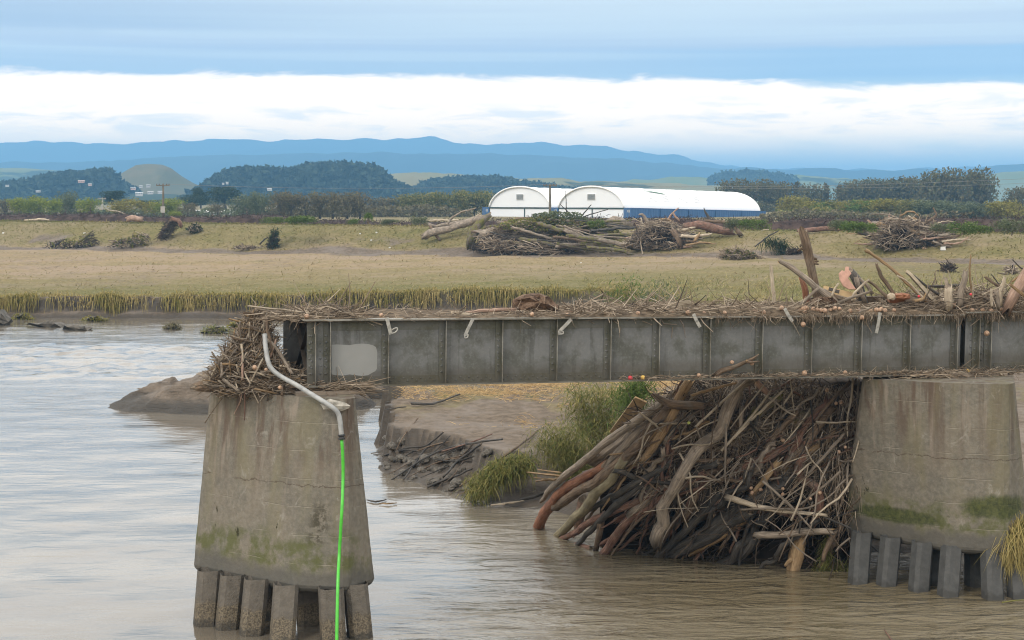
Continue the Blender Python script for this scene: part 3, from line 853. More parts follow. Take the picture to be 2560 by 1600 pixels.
def ground_sheet():
    rows = np.concatenate([np.arange(41, 80, 0.2), np.arange(80, 127, 0.9), np.arange(127, 142, 0.16),
                           np.arange(142, 310, 0.8), np.geomspace(310, 16000, 90)])
    u = np.linspace(-1, 1, 330)
    X = u[None, :] * (0.37 * rows[:, None] + 14)
    Y = np.repeat(rows[:, None], len(u), 1)
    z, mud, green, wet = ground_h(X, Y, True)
    z = np.where((Y < 43) & (X < 14), -1.6, z)
    V = np.stack([X, Y, z], -1).reshape(-1, 3)
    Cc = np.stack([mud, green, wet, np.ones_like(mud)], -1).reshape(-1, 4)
    R, K = X.shape
    i = (np.arange(R - 1)[:, None] * K + np.arange(K - 1)[None]).reshape(-1)
    Fq = np.stack([i, i + 1, i + 1 + K, i + K], 1)
    cx, cy = V[Fq].mean(1)[:, 0], V[Fq].mean(1)[:, 1]
    s = crest_s(cx, cy)
    reg = np.where(s < -6, 3, np.where(s < 16, 2, np.where((cy < 80), 0, 1)))
    dd = np.interp(cx, SX, SY)
    low = (V[Fq][:, :, 2].max(1) < -0.9) & (cy < dd)
    for k, nm in enumerate(('mud_bank', 'meadow', 'stopbank', 'plain')):
        f = Fq[(reg == k) & ~low]
        ids, inv = np.unique(f, return_inverse=True)
        me = bpy.data.meshes.new(nm)
        me.from_pydata(V[ids].tolist(), [], inv.reshape(-1, 4).tolist())
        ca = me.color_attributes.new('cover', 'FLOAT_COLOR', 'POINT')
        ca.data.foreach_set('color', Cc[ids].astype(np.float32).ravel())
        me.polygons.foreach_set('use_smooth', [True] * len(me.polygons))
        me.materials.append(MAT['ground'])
        o = bpy.data.objects.new(nm, me)
        COL.objects.link(o)
        tag(o, kind='structure')


ground_sheet()


def heightgrid(name, X0, X1, Y0, Y1, nx, ny, fn, mat, **kw):
    X, Y = np.meshgrid(np.linspace(X0, X1, nx), np.linspace(Y0, Y1, ny))
    Z = fn(X, Y)
    V = np.stack([X, Y, Z], -1).reshape(-1, 3)
    i = (np.arange(ny - 1)[:, None] * nx + np.arange(nx - 1)[None]).reshape(-1)
    Fq = np.stack([i, i + 1, i + 1 + nx, i + nx], 1)
    Fq = Fq[V[Fq][:, :, 2].max(1) > kw.pop('cut', -1e9)]
    m = M().add(V, Fq.tolist())
    return obj(name, m, mat, sm=True, **kw)


# the river: one sheet with low standing waves over the shallows at the left
def river_z(X, Y):
    z = 0.05 * fbm(X * 0.5, Y * 0.5, 3)
    rap = smooth(Y, 84, 96) * smooth(Y, 118, 104) * smooth(X, -8, -14)
    z = z + rap * (0.30 * np.maximum(fbm(X * 0.45, Y * 0.75 + 2, 3), -0.1) + 0.08 * fbm(X * 1.6, Y * 2.2, 2))
    return z - 0.03


rx = np.linspace(-1, 1, 300)
ry = np.concatenate([np.arange(14, 60, 0.35), np.arange(60, 150, 0.4)])
RX, RY = rx[None, :] * (0.40 * ry[:, None] + 18), np.repeat(ry[:, None], 300, 1)
RV = np.stack([RX, RY, river_z(RX, RY)], -1).reshape(-1, 3)
ri = (np.arange(len(ry) - 1)[:, None] * 300 + np.arange(299)[None]).reshape(-1)
obj('river_water', M().add(RV, np.stack([ri, ri + 1, ri + 301, ri + 300], 1).tolist()), MAT['water'], kind='structure', sm=True, origin=np.array([0, 60, 0.0]))
obj('river_bed', M().quad((-400, -60, -1.9), (400, -60, -1.9), (400, 160, -1.9), (-400, 160, -1.9)), MAT['silt'], kind='structure')


# mud island beside the broken pier
def island(X, Y):
    a = (X + 12.7) / 6.3
    b = (Y - 78.6) / (3.4 + 0.4 * fbm(X * 0.5, X * 0.1, 2))
    body = 1 - (np.abs(a) ** 2.4 + np.abs(b) ** 2.6)
    slope = smooth(X, -18.6, -13.4) * 1.35 + 0.26
    slope = slope * (1 - 0.55 * smooth(X, -12.5, -9))
    n = fbm(X * 0.9, Y * 0.9, 4)
    z = smooth(body, -0.05, 0.30) * slope * (0.80 + 0.20 * smooth(Y, 76, 79.5)) + 0.34 * n * smooth(body, -0.1, 0.2) + 0.10 * fbm(X * 2.5, Y * 2.5, 3) * smooth(body, -0.1, 0.2)
    z = z + 0.28 * smooth(fbm(X * 0.6 + 3, Y * 0.6, 2), 0.15, 0.3) * smooth(body, 0.2, 0.5)
    under = smooth(Y, 75.4, 76.6)
    return np.where(body > -0.15, z * (0.35 + 0.65 * under), -0.6) - 0.08


def island2(X, Y):
    b = 1 - (np.abs((X + 6.6) / 4.0) ** 3 + np.abs((Y - 84.2) / 3.2) ** 3)
    return np.where(b > -0.1, smooth(b, -0.05, 0.22) * (0.72 + 0.16 * fbm(X * 0.8, Y * 0.8, 4)), -0.6) - 0.06


MAT['island'] = None
m_, t_, b_ = new_mat('bare river mud', 0.8, 0.3)
p_ = t_.pos(); px_, py_, pz_ = t_.xyz(p_)
n_ = t_.noise(p_, 1.6, 6, 0.68); n2_ = t_.noise(t_.scale(p_, (1.0, 1.0, 5.0)), 1.5, 5, 0.65, 0.5)
c_ = t_.mix(t_.mapr(n_, 0.32, 0.68), (0.100, 0.079, 0.059), (0.178, 0.143, 0.111))
c_ = t_.mix(t_.mapr(t_.math('ADD', pz_, t_.math('MULTIPLY', n2_, 0.5)), 0.55, 0.95, 0.9, 0), c_, (0.048, 0.044, 0.038))
c_ = t_.mix(t_.math('MULTIPLY', t_.mapr(n2_, 0.60, 0.68), 0.6), c_, (0.045, 0.04, 0.033))
t_.set(b_.inputs['Base Color'], c_)
t_.set(b_.inputs['Normal'], t_.bump(t_.math('ADD', n_, t_.math('MULTIPLY', n2_, 1.0)), 0.9, 0.16))
MAT['island'] = m_
heightgrid('mud_island', -19.6, -6.0, 74.4, 82.6, 110, 80, island, MAT['island'], cut=-0.3, label='bare grey mud island sloping out of the river behind the broken pier', cat='mud island')
heightgrid('mud_spit', -11.2, -2.2, 80.6, 88, 80, 60, island2, MAT['island'], cut=-0.3, label='low flat mud spit showing beneath the end of the girder', cat='mud spit')


# hills and ranges: ridges with real depth at their own distance
def ridge(name, prof, D, depth, mat, rough=0.05, foot=500.0, fine=1.0, kind='structure', seed=0, clumps=0, clump_size=5.0, jag=0.0):
    prof = np.array(prof, float)
    xs = np.linspace(prof[0, 0], prof[-1, 0], 260)
    pk = np.interp(xs, prof[:, 0], prof[:, 1])
    k = np.ones(5) / 5
    pk = np.convolve(np.pad(pk, 2, 'edge'), k, 'valid')
    pk = pk + jag * fbm(xs * 0.022 + seed, xs * 0.003, 5)
    X = (xs - 1280) / F * D
    H = CAMZ + (495 - pk) / F * D                        # height of the crest
    base = CAMZ + (495 - foot) / F * D
    H = np.maximum(H, base + 0.5)
    v = np.linspace(-1, 1, 34)
    XX = np.repeat(X[None, :], 34, 0)
    YY = D + v[:, None] * depth + 0 * XX
    sh = np.where(v < 0, smooth(v, -1, 0.0), 1 - smooth(v, 0.05, 1))[:, None]
    n = fbm(XX / depth * 3 * fine + seed, YY / depth * 3 * fine, 4)
    Z = base - 3 + (H[None, :] - base + 3) * sh * (1 + rough * n * (1 - np.abs(v[:, None]) ** 0.5 * 0)) 
    # spurs and gullies on the slopes, none at the crest
    Z = Z + (H[None, :] - base) * 0.30 * n * np.sin(np.clip(sh, 0, 1) * np.pi)
    V = np.stack([XX, YY, Z], -1).reshape(-1, 3)
    i = (np.arange(33)[:, None] * 260 + np.arange(259)[None]).reshape(-1)
    m = M().add(V, np.stack([i, i + 1, i + 261, i + 260], 1).tolist())
    o = obj(name, m, MAT[mat], kind=kind, sm=True)
    if clumps:
        r_ = np.random.default_rng(seed + 3)
        ii = r_.integers(0, 260, clumps); jj = r_.integers(2, 20, clumps)
        C = np.stack([XX[jj, ii], YY[jj, ii], Z[jj, ii] + clump_size * 0.35], 1) + r_.normal(size=(clumps, 3)) * clump_size * 0.35
        f = np.clip(H[ii] - base - 4, 0, 12) / 12
        C = C[f > 0.25]
        obj('forest', cards(M(), C, clump_size, seed), MAT['forest'], kind='stuff')
    return o


ridge('mountains', [(-500, 372), (0, 365), (60, 358), (130, 352), (200, 360), (300, 361), (420, 358), (540, 352), (650, 350), (780, 347), (900, 352), (1000, 350), (1070, 342), (1120, 355), (1200, 363), (1320, 357), (1420, 363), (1500, 365), (1540, 373), (1640, 385), (1700, 392), (1780, 408), (1850, 421), (2000, 425), (2300, 424), (2480, 418), (2560, 411), (3000, 405)], 8200, 1500, 'mountain', 0.0, 492, 2.0, seed=1, jag=9)
ridge('mountains', [(-500, 412), (0, 408), (300, 405), (420, 395), (560, 386), (700, 387), (830, 382), (1000, 384), (1200, 385), (1400, 391), (1600, 401), (1700, 412), (1800, 423), (1870, 421), (1960, 424), (2050, 421), (2140, 427), (2300, 424), (2420, 427), (2500, 413), (2560, 408), (3000, 404)], 5600, 900, 'range', 0.0, 494, 2.0, seed=4, jag=6)
ridge('hills', [(-300, 425), (0, 421), (60, 420), (130, 426), (210, 431), (300, 445), (420, 470)], 2900, 340, 'hill_green', 0.0, 499, 1.4, seed=6, jag=4)
ridge('hills', [(1480, 470), (1560, 452), (1640, 446), (1720, 443), (1800, 444), (1900, 440), (2000, 441), (2120, 447), (2240, 450), (2400, 452), (2440, 446), (2500, 432), (2560, 428), (2800, 425)], 2800, 340, 'hill_green', 0.0, 499, 1.4, seed=8, jag=6)
ridge('hills', [(880, 452), (940, 438), (1010, 430), (1080, 431), (1150, 436), (1230, 443), (1300, 448), (1380, 446), (1450, 452), (1560, 455), (1700, 460), (1900, 470)], 1900, 200, 'hill_tan', 0.0, 501, 1.6, seed=12, jag=5)
ridge('hills', [(255, 500), (270, 458), (298, 440), (326, 424), (346, 413), (375, 410), (406, 412), (426, 420), (452, 440), (480, 457), (520, 474), (560, 500)], 1650, 112, 'hill_cone', 0.0, 501, 0.8, seed=14)
ridge('hills', [(-300, 478), (-60, 470), (40, 466), (80, 460), (120, 447), (180, 441), (240, 436), (276, 431), (286, 446), (300, 466), (340, 482), (430, 486), (560, 492)], 1500, 135, 'hill_forest', 0.0, 503, 1.6, seed=16, clumps=11000, clump_size=3.6, jag=5)
ridge('hills', [(474, 502), (512, 478), (552, 445), (600, 429), (660, 432), (740, 430), (770, 419), (860, 417), (930, 421), (950, 432), (975, 456), (1010, 478), (1080, 492)], 1420, 130, 'hill_forest', 0.0, 505, 1.6, seed=18, clumps=12000, clump_size=3.4, jag=5)
ridge('hills', [(1010, 498), (1060, 462), (1110, 450), (1160, 446), (1240, 452), (1300, 458), (1420, 474), (1500, 490)], 1600, 90, 'hill_forest', 0.0, 503, 1.6, seed=20, clumps=5000, clump_size=3.2, jag=6)
ridge('hills', [(1770, 450), (1800, 436), (1840, 432), (1900, 433), (1950, 440), (1990, 450)], 2600, 50, 'hill_forest', 0.0, 499, 1.0, seed=22, clumps=1400, clump_size=4, jag=6)

# the air: one closed box of thin pale haze round the whole place
hz = M().box((0, 0, 0), (1, 0, 0), (0, 1, 0), (0, 0, 1), (-7000, -400, -3.0), (7000, 17000, 325))
mh = bpy.data.materials.new('haze')
mh.use_nodes = True
hn = mh.node_tree
hn.nodes.remove(hn.nodes['Principled BSDF'])
pv = hn.nodes.new('ShaderNodeVolumePrincipled')
pv.inputs['Color'].default_value = (0.26, 0.60, 1.0, 1)
pv.inputs['Density'].default_value = 2.4e-4
pv.inputs['Anisotropy'].default_value = 0.15
hn.links.new(pv.outputs[0], hn.nodes['Material Output'].inputs['Volume'])
obj('haze', hz, mh, kind='stuff')

# ------------------------------------------------------------------ storage shelters behind the stopbank
TK = at(1560, 519, 430.0); TK[2] = 7.24                    # eave at the near right corner
TL = np.array([42.2, 50.0, -1.2]); TLEN = np.linalg.norm(TL); TL /= TLEN      # along the sheds, the ground falls a little
TG = np.array([-0.764, 0.645, 0.0])                         # across the sheds, to the left
TW = np.cross(TL, TG); TW = TW if TW[2] > 0 else -TW
TW = TW / np.linalg.norm(TW)
SHED_W, SHED_H = 21.5, 5.45


def arch(v):
    """height of the cover over its eaves at v in 0..1 across the shed"""
    a = np.abs(2 * v - 1)
    return SHED_H * (1 - a ** 2.25) ** 0.62


def shed(o, label, post_at, lettering):
    e = empty('storage_shelter', o, label, 'storage shelter', 'white arched shelters on containers')
    P = lambda u, v, w: o + TL * u + TG * v + TW * w
    nu, nv = 78, 28
    vs = 0.5 - 0.5 * np.cos(np.linspace(0, np.pi, nv))
    V, Fc = [], []
    for i in range(nu):
        u = TLEN * i / (nu - 1)
        sag = 1 - 0.022 * math.sin(math.pi * (u / TLEN * 13 % 1)) ** 1
        for v in vs:
            V.append(P(u, v * SHED_W, arch(v) * (sag if 0.02 < v < 0.98 else 1)))
    for i in range(nu - 1):
        for j in range(nv - 1):
            a = i * nv + j
            Fc.append((a, a + nv, a + nv + 1, a + 1))
    obj('cover', M().add(V, Fc), MAT['whitefab'], e, sm=True)
    # end walls, set back a little under the rim
    for u, nm in ((0.35, 'end_wall'), (TLEN - 0.35, 'end_wall')):
        m = M()
        tops = [P(u, v * SHED_W, arch(v) * 0.985) for v in vs]
        bots = [P(u, v * SHED_W, 0.0) for v in vs]
        for j in range(nv - 1):
            m.quad(bots[j], bots[j + 1], tops[j + 1], tops[j])
        obj(nm, m, MAT['gablefab_shade'], e)
    rim = M()
    tube(rim, [P(0, v * SHED_W, arch(v)) for v in vs], 0.20, n=40, sides=8, wob=0)
    obj('rim', rim, MAT['whitefab'], e, sm=True)
    # the panel below the eaves, its dark beam and post
    ax, ay, az = TG, TL, TW
    for k, (a, b) in enumerate(((0.05, post_at * SHED_W - 0.12), (post_at * SHED_W + 0.12, SHED_W - 0.05))):
        obj('door_panel', M().box(o, ax, ay, az, (a, 0.25, -2.65), (b, 0.32, -0.25)), MAT['gablefab_shade'], e)
    obj('beam', M().box(o, ax, ay, az, (0.0, 0.05, -0.36), (SHED_W, 0.30, -0.12)), MAT['darkgreen'], e)
    obj('post', M().box(o, ax, ay, az, (post_at * SHED_W - 0.10, 0.02, -2.65), (post_at * SHED_W + 0.10, 0.24, -0.36)), MAT['darkgreen'], e)
    wv = SHED_W * 0.5
    fr = obj('vent', M().box(o, ax, ay, az, (wv - 1.35, 0.20, 1.95), (wv + 1.35, 0.345, 3.55)), MAT['whitefab'], e)
    lv = M()
    for k in range(6):
        lv.box(o, ax, ay, az, (wv - 1.2, 0.12, 2.06 + 0.24 * k), (wv + 1.2, 0.19, 2.24 + 0.24 * k))
    obj('slat', lv, MAT['louvre'], fr, kind='stuff')
    if lettering:
        # faded block letters and a leaf-shaped emblem printed on the slope, a finger's breadth proud of it
        cu = bpy.data.curves.new('lettering', 'FONT')
        cu.body = 'RSNSI'
        cu.size = 3.3
        cu.shear = 0.25
        cu.space_character = 1.75
        cu.offset = 0.035
        tmp = bpy.data.objects.new('lettering_tmp', cu)
        COL.objects.link(tmp)
        dg = bpy.context.evaluated_depsgraph_get()
        me = bpy.data.meshes.new_from_object(tmp.evaluated_get(dg))
        bpy.data.objects.remove(tmp)
        co = np.array([v.co[:] for v in me.vertices])
        def on_slope(uu, arc, off):
            # walk the arc length up from the near eave
            vv = np.linspace(0, 0.5, 200)
            pts = np.column_stack([vv * SHED_W, arch(vv)])
            ll = np.concatenate([[0], np.cumsum(np.linalg.norm(np.diff(pts, axis=0), axis=1))])
            y = np.interp(arc, ll, pts[:, 0]); z = np.interp(arc, ll, pts[:, 1])
            y2 = np.interp(arc + 0.1, ll, pts[:, 0]); z2 = np.interp(arc + 0.1, ll, pts[:, 1])
            t = np.stack([y2 - y, z2 - z], -1); t /= np.linalg.norm(t, axis=-1)[:, None]
            return o + TL * uu[:, None] + TG * (y - t[:, 1] * off)[:, None] + TW * (z + t[:, 0] * off)[:, None]
        s = 30.5 / max(co[:, 0].max(), 1e-3)
        V = on_slope(11.5 + co[:, 0] * s, 2.0 + co[:, 1] * 1.15, 0.10)
        fs = [tuple(p.vertices) for p in me.polygons]
        obj('lettering', M().add(V, fs), MAT['fabmark'], e, kind='stuff')
        k = 14
        th = np.linspace(0, np.pi, k)
        A = np.column_stack([15.0 + 8.0 * (1 - np.cos(th)) / 2, 7.3 - 2.2 * (1 - np.cos(th)) / 2 + 0.35 * np.sin(th)])
        B = np.column_stack([15.0 + 8.0 * (1 - np.cos(th)) / 2, 7.3 - 2.2 * (1 - np.cos(th)) / 2 - 0.35 * np.sin(th)])
        VA, VB = on_slope(A[:, 0], A[:, 1], 0.12), on_slope(B[:, 0], B[:, 1], 0.12)
        m = M()
        for i in range(k - 1):
            m.quad(VA[i], VA[i + 1], VB[i + 1], VB[i])
        obj('emblem', m, MAT['greenmark'], e)
    return e


shed(TK, 'white arched shelter on blue containers with faded lettering on its roof', 0.48, True)
o2 = TK + TG * (SHED_W + 2.6)
shed(o2, 'white arched shelter half hidden behind the lettered one', 0.42, False)


def container(o, length, label, front):
    """shipping container, its long axis along TL; o is the near lower right corner"""
    e = empty('shipping_container', o, label, 'shipping container', 'blue containers carrying the shelters')
    ax, ay, az = TL, TG, TW
    w, h = 2.4, 2.6
    m = M()
    n = int(length / 0.56)
    for side, vy in ((0, 0.06), (1, w - 0.06)):            # corrugated long sides
        prev = None
        for k in range(n * 2 + 1):
            u = 0.1 + (length - 0.2) * k / (n * 2)
            d = vy + (0.045 if k % 4 in (1, 2) else -0.0) * (1 if side == 0 else -1)
            a, b = o + ax * u + ay * d + az * 0.14, o + ax * u + ay * d + az * (h - 0.1)
            if prev is not None:
                m.quad(prev[0], a, b, prev[1])
            prev = (a, b)
    m.box(o, ax, ay, az, (0.08, 0.07, h - 0.09), (length - 0.08, w - 0.07, h - 0.02))
    m.box(o, ax, ay, az, (length - 0.14, 0.1, 0.12), (length - 0.06, w - 0.1, h - 0.1))
    obj('wall', m, MAT['blue'], e)
    fr = M()
    for u in (0, length - 0.12):
        for v in (0, w - 0.12):
            fr.box(o, ax, ay, az, (u, v, 0), (u + 0.12, v + 0.12, h))
    for v in (0.01, w - 0.11):
        for z in (0.01, h - 0.13):
            fr.box(o, ax, ay, az, (0.121, v, z), (length - 0.121, v + 0.1, z + 0.12))
    for z in (0.01, h - 0.13):
        fr.box(o, ax, ay, az, (0.01, 0.121, z), (0.11, w - 0.121, z + 0.12))
    obj('frame', fr, MAT['blue'], e)
    if front:
        for k, (a, b) in enumerate(((0.13, 1.19), (1.21, 2.27))):
            d = obj('door', M().box(o, ax, ay, az, (0.03, a, 0.14), (0.09, b, h - 0.14)), MAT['blue'], e)
            for q in (0.32, 0.74):
                obj('lock_rod', M().box(o, ax, ay, az, (-0.02, a + q - 0.025, 0.16), (0.028, a + q + 0.025, h - 0.16)), MAT['louvre'], d)
        mk = M()
        for q in ((0.35, 1.45), (0.78, 1.45)):                    # the two white figures on the right-hand door
            y0, z0 = q
            for a, b, c2, d2 in ((0, 0, 0.32, 0.09), (0, 0.24, 0.32, 0.09), (0, 0.48, 0.32, 0.09), (0.24, 0.09, 0.08, 0.48)):
                mk.box(o, ax, ay, az, (-0.035, y0 + a, z0 + b - (0.09 if d2 > 0.2 else 0) * 0), (-0.022, y0 + a + c2, z0 + b + d2 - (0.09 if d2 > 0.2 else 0)))
        obj('marking', mk, MAT['whitepaint'], e)
    return e


for k in range(5):
    lab = ('blue container with white figures on its doors under the near corner of the lettered shelter', 'blue container second from the doors along the lettered shelter',
           'middle blue container along the side of the lettered shelter', 'blue container fourth from the doors along the lettered shelter',
           'farthest blue container under the far end of the lettered shelter')[k]
    container(TK + TL * (k * 13.0 - 0.2) - TG * 2.4 - TW * 2.62, 12.7, lab, k == 0)
container(o2 - TG * 2.5 - TW * 2.62, 12.7, 'blue container end between the two white shelters', True)
container(o2 + TG * (SHED_W + 0.05) - TW * 2.62, 12.7, 'blue container end at the outer corner of the half hidden shelter', True)


# ------------------------------------------------------------------ poles and lines
def utility_pole(px, top, bot, Y, w, arm, label, mat='pole', notice=False):
    a, b = at(px, bot, Y), at(px, top, Y)
    a[2] -= 0.6
    e = empty('utility_pole', a, label, 'utility pole', 'power poles across the plain')
    r = w / F * Y / 2
    obj('shaft', tube(M(), [a, b], [r * 1.25, r * 0.8], n=4, sides=8, wob=0.02), MAT[mat], e, sm=True)
    c = b + np.array([0, -r * 1.2, -0.35])
    obj('crossarm', M().box(c, (1, 0, 0), (0, 1, 0), (0, 0, 1), (-arm, -0.07, -0.09), (arm, 0.07, 0.09)), MAT[mat], e)
    for q in (-0.92, -0.55, 0.55, 0.92):
        t = c + np.array([arm * q, 0, 0.09])
        obj('insulator', tube(M(), [t, t + [0, 0, 0.12], t + [0, 0, 0.26]], [0.05, 0.11, 0.06], n=4, sides=7, wob=0), MAT['porcelain'], e)
    if notice:
        obj('notice', M().box(a + np.array([0, -r * 1.6, 1.4]), (1, 0, 0), (0, 1, 0), (0, 0, 1), (-0.42, -0.03, 0), (0.42, 0.03, 1.25)), MAT['poleconc'], e)
    return c


p1 = utility_pole(408, 459, 542, 330, 5.5, 1.3, 'wooden power pole with a pale notice low on its shaft', notice=True)
p2 = utility_pole(1375, 460, 542, 330, 6.0, 1.35, 'dark wooden power pole in front of the white shelters')
p3 = utility_pole(256, 494, 528, 480, 4.0, 1.1, 'short pale power pole between willows and the round dark tree', 'poleconc')
p4 = utility_pole(592, 495, 534, 470, 4.0, 1.1, 'pale concrete power pole beside the long low shed', 'poleconc')
q1 = at(2700, 452, 300)
for k, dz in enumerate((0, 0.9)):
    a, b = p2 + [0.6 - 1.2 * k, 0, 0.35], q1 + [0, 0, dz]
    pts = [a + (b - a) * t + np.array([0, 0, -2.2 * 4 * t * (1 - t) * 0.5]) for t in np.linspace(0, 1, 9)]
    obj('power_line', tube(M(), pts, 0.022, n=30, sides=4, wob=0), MAT['wire'], label=('upper' if k else 'lower') + ' power wire strung right from the pole before the shelters', cat='power line', group='power wires')
for k in range(2):
    a, b = p1 + [1.1 * (1 - 2 * k), 0, 0.3], p2 + [1.1 * (1 - 2 * k), 0, 0.3]
    pts = [a + (b - a) * t + np.array([0, 0, -3.4 * t * (1 - t)]) for t in np.linspace(0, 1, 9)]
    obj('power_line', tube(M(), pts, 0.014, n=30, sides=4, wob=0), MAT['wire'], label=('nearer' if k else 'farther') + ' thin power wire between the two dark wooden poles', cat='power line', group='power wires')


# ------------------------------------------------------------------ trees and shrubs
def trunk_mesh(h, r, forks, spread, seed):
    m = M(); r_ = np.random.default_rng(seed)
    tube(m, [(0, 0, -0.3), (0.05, 0, h * 0.25), (0.0, 0.05, h * 0.42)], [r * 1.25, r, r * 0.8], n=5, sides=7, seed=seed)
    for k in range(forks):
        a = 2 * np.pi * (k + r_.random() * 0.6) / forks
        z0 = h * r_.uniform(0.2, 0.42)
        d = spread * r_.uniform(0.5, 1.0)
        tube(m, [(0, 0, z0), (math.cos(a) * d * 0.5, math.sin(a) * d * 0.5, z0 + h * 0.18), (math.cos(a) * d, math.sin(a) * d, h * r_.uniform(0.7, 0.9))], [r * 0.7, r * 0.45, r * 0.12], n=6, sides=5, seed=seed + k)
    return m


def crown_mesh(blobs, n, size, seed, droop=0.0, shell=0.5):
    C = blob_points(blobs, n, seed, shell)
    r_ = np.random.default_rng(seed + 1)
    if droop:
        C[:, 2] -= droop * r_.random(n) ** 2
    # clumps and gaps
    k = vnoise(C[:, 0] * 0.9 + 31, C[:, 2] * 0.9 + C[:, 1] * 0.7)
    C = C[k > 0.33]
    return cards(M(), C, size, seed)


def lobes(w, h0, h1, n, seed, rr=0.42, top=1.0):
    r_ = np.random.default_rng(seed)
    B = []
    for k in range(n):
        t = (k + 0.5) / n
        z = h0 + (h1 - h0) * r_.uniform(0.15, 0.85)
        a = 2 * np.pi * r_.random()
        q = w * 0.55 * math.sqrt(r_.random()) * (1.15 - abs((z - h0) / (h1 - h0) - 0.45))
        s = w * rr * r_.uniform(0.7, 1.1)
        B.append((math.cos(a) * q, math.sin(a) * q, z, s, s, min(s * top, (h1 - z) * 1.0 + 0.2)))
    return B


KINDS = {}


def kind(key, trunk, crown, bark_m, leaf_m):
    o = np.zeros(3)
    KINDS[key] = (mesh_of('trunk', trunk, MAT[bark_m], o, True), mesh_of('crown', crown, MAT[leaf_m], o))


for q in range(3):                                                    # unit trees: 10 m tall, scaled into place
    kind(f'willow{q}', trunk_mesh(10, 0.32, 5, 3.0, 40 + q), crown_mesh(lobes(10.0, 2.4, 10, 11, 50 + q), 2300, 0.46, 60 + q, 2.4, 0.8), 'bark_brown', 'leaf_bright')
    kind(f'olive{q}', trunk_mesh(10, 0.32, 5, 3.2, 140 + q), crown_mesh(lobes(10.5, 2.4, 10, 11, 150 + q), 2100, 0.46, 160 + q, 1.8, 0.8), 'bark_brown', 'leaf_yellow')
    kind(f'dark{q}', trunk_mesh(10, 0.45, 5, 3.2, 240 + q), crown_mesh(lobes(9.5, 3.6, 10, 11, 250 + q, 0.36), 1700, 0.55, 260 + q, 0.3, 0.6), 'bark_dark', 'leaf_dark')
    kind(f'bare{q}', trunk_mesh(10, 0.40, 8, 4.6, 340 + q), crown_mesh(lobes(10.5, 1.6, 10, 16, 350 + q, 0.36), 2300, 0.38, 360 + q, 1.4, 0.95), 'bark_dark', 'leaf_brown')
    kind(f'poplar{q}', trunk_mesh(10, 0.24, 6, 1.4, 440 + q), crown_mesh([(0.35 * math.sin(5 * z + q), 0.3 * math.cos(4 * z), z, 1.55 - 0.09 * z, 1.5 - 0.09 * z, 1.5) for z in np.linspace(2.0, 9.0, 8)], 1300, 0.42, 460 + q, 0.2, 0.8), 'bark_brown', 'leaf_poplar')
    kind(f'shrub{q}', trunk_mesh(5, 0.25, 6, 2.6, 540 + q), crown_mesh(lobes(11.0, 1.0, 9.5, 9, 550 + q, 0.42), 1500, 0.55, 560 + q, 1.2, 0.7), 'bark_brown', 'leaf_mid')
    kind(f'grey{q}', trunk_mesh(6, 0.25, 6, 2.6, 640 + q), crown_mesh(lobes(10.0, 0.8, 10, 13, 650 + q, 0.40), 2200, 0.44, 660 + q, 0.8, 0.8), 'bark_grey', 'leaf_grey')
    kind(f'grove{q}', trunk_mesh(10, 0.42, 7, 3.6, 740 + q), crown_mesh(lobes(10.5, 0.8, 10, 18, 750 + q, 0.36), 2900, 0.40, 760 + q, 0.8, 0.8), 'bark_brown', 'leaf_poplar')
    kind(f'green{q}', trunk_mesh(10, 0.34, 6, 3.2, 840 + q), crown_mesh(lobes(10.5, 1.6, 10, 14, 850 + q, 0.38), 2400, 0.40, 860 + q, 1.2, 0.8), 'bark_brown', 'leaf_reedy')
    kind(f'straw{q}', trunk_mesh(4, 0.2, 6, 2.0, 940 + q), crown_mesh(lobes(11.0, 0.6, 9.0, 9, 950 + q, 0.42), 900, 0.6, 960 + q, 1.2, 0.7), 'bark_brown', 'darktwig')

_tn = 0


def tree(px, top, base, Y, wid, key, name, label, group, ground=None):
    """tree or shrub whose crown spans wid pixels and stands from base to top (pixels) at distance Y"""
    global _tn
    _tn += 1
    tm, cm = KINDS[f'{key}{_tn % 3}']
    b = at(px, base, Y)
    h = (base - top) / F * Y
    s = h / 10.0
    sx = wid / F * Y / 10.0
    e = empty(name, b, label, 'shrub' if 'shrub' in name or 'bush' in name else 'tree', group)
    e.scale = (sx, sx, s)
    e.rotation_euler = (0, 0, _tn * 1.7)
    for me, nm in ((tm, 'trunk'), (cm, 'crown')):
        c = bpy.data.objects.new(nm, me)
        COL.objects.link(c)
        c.parent = e
    return e


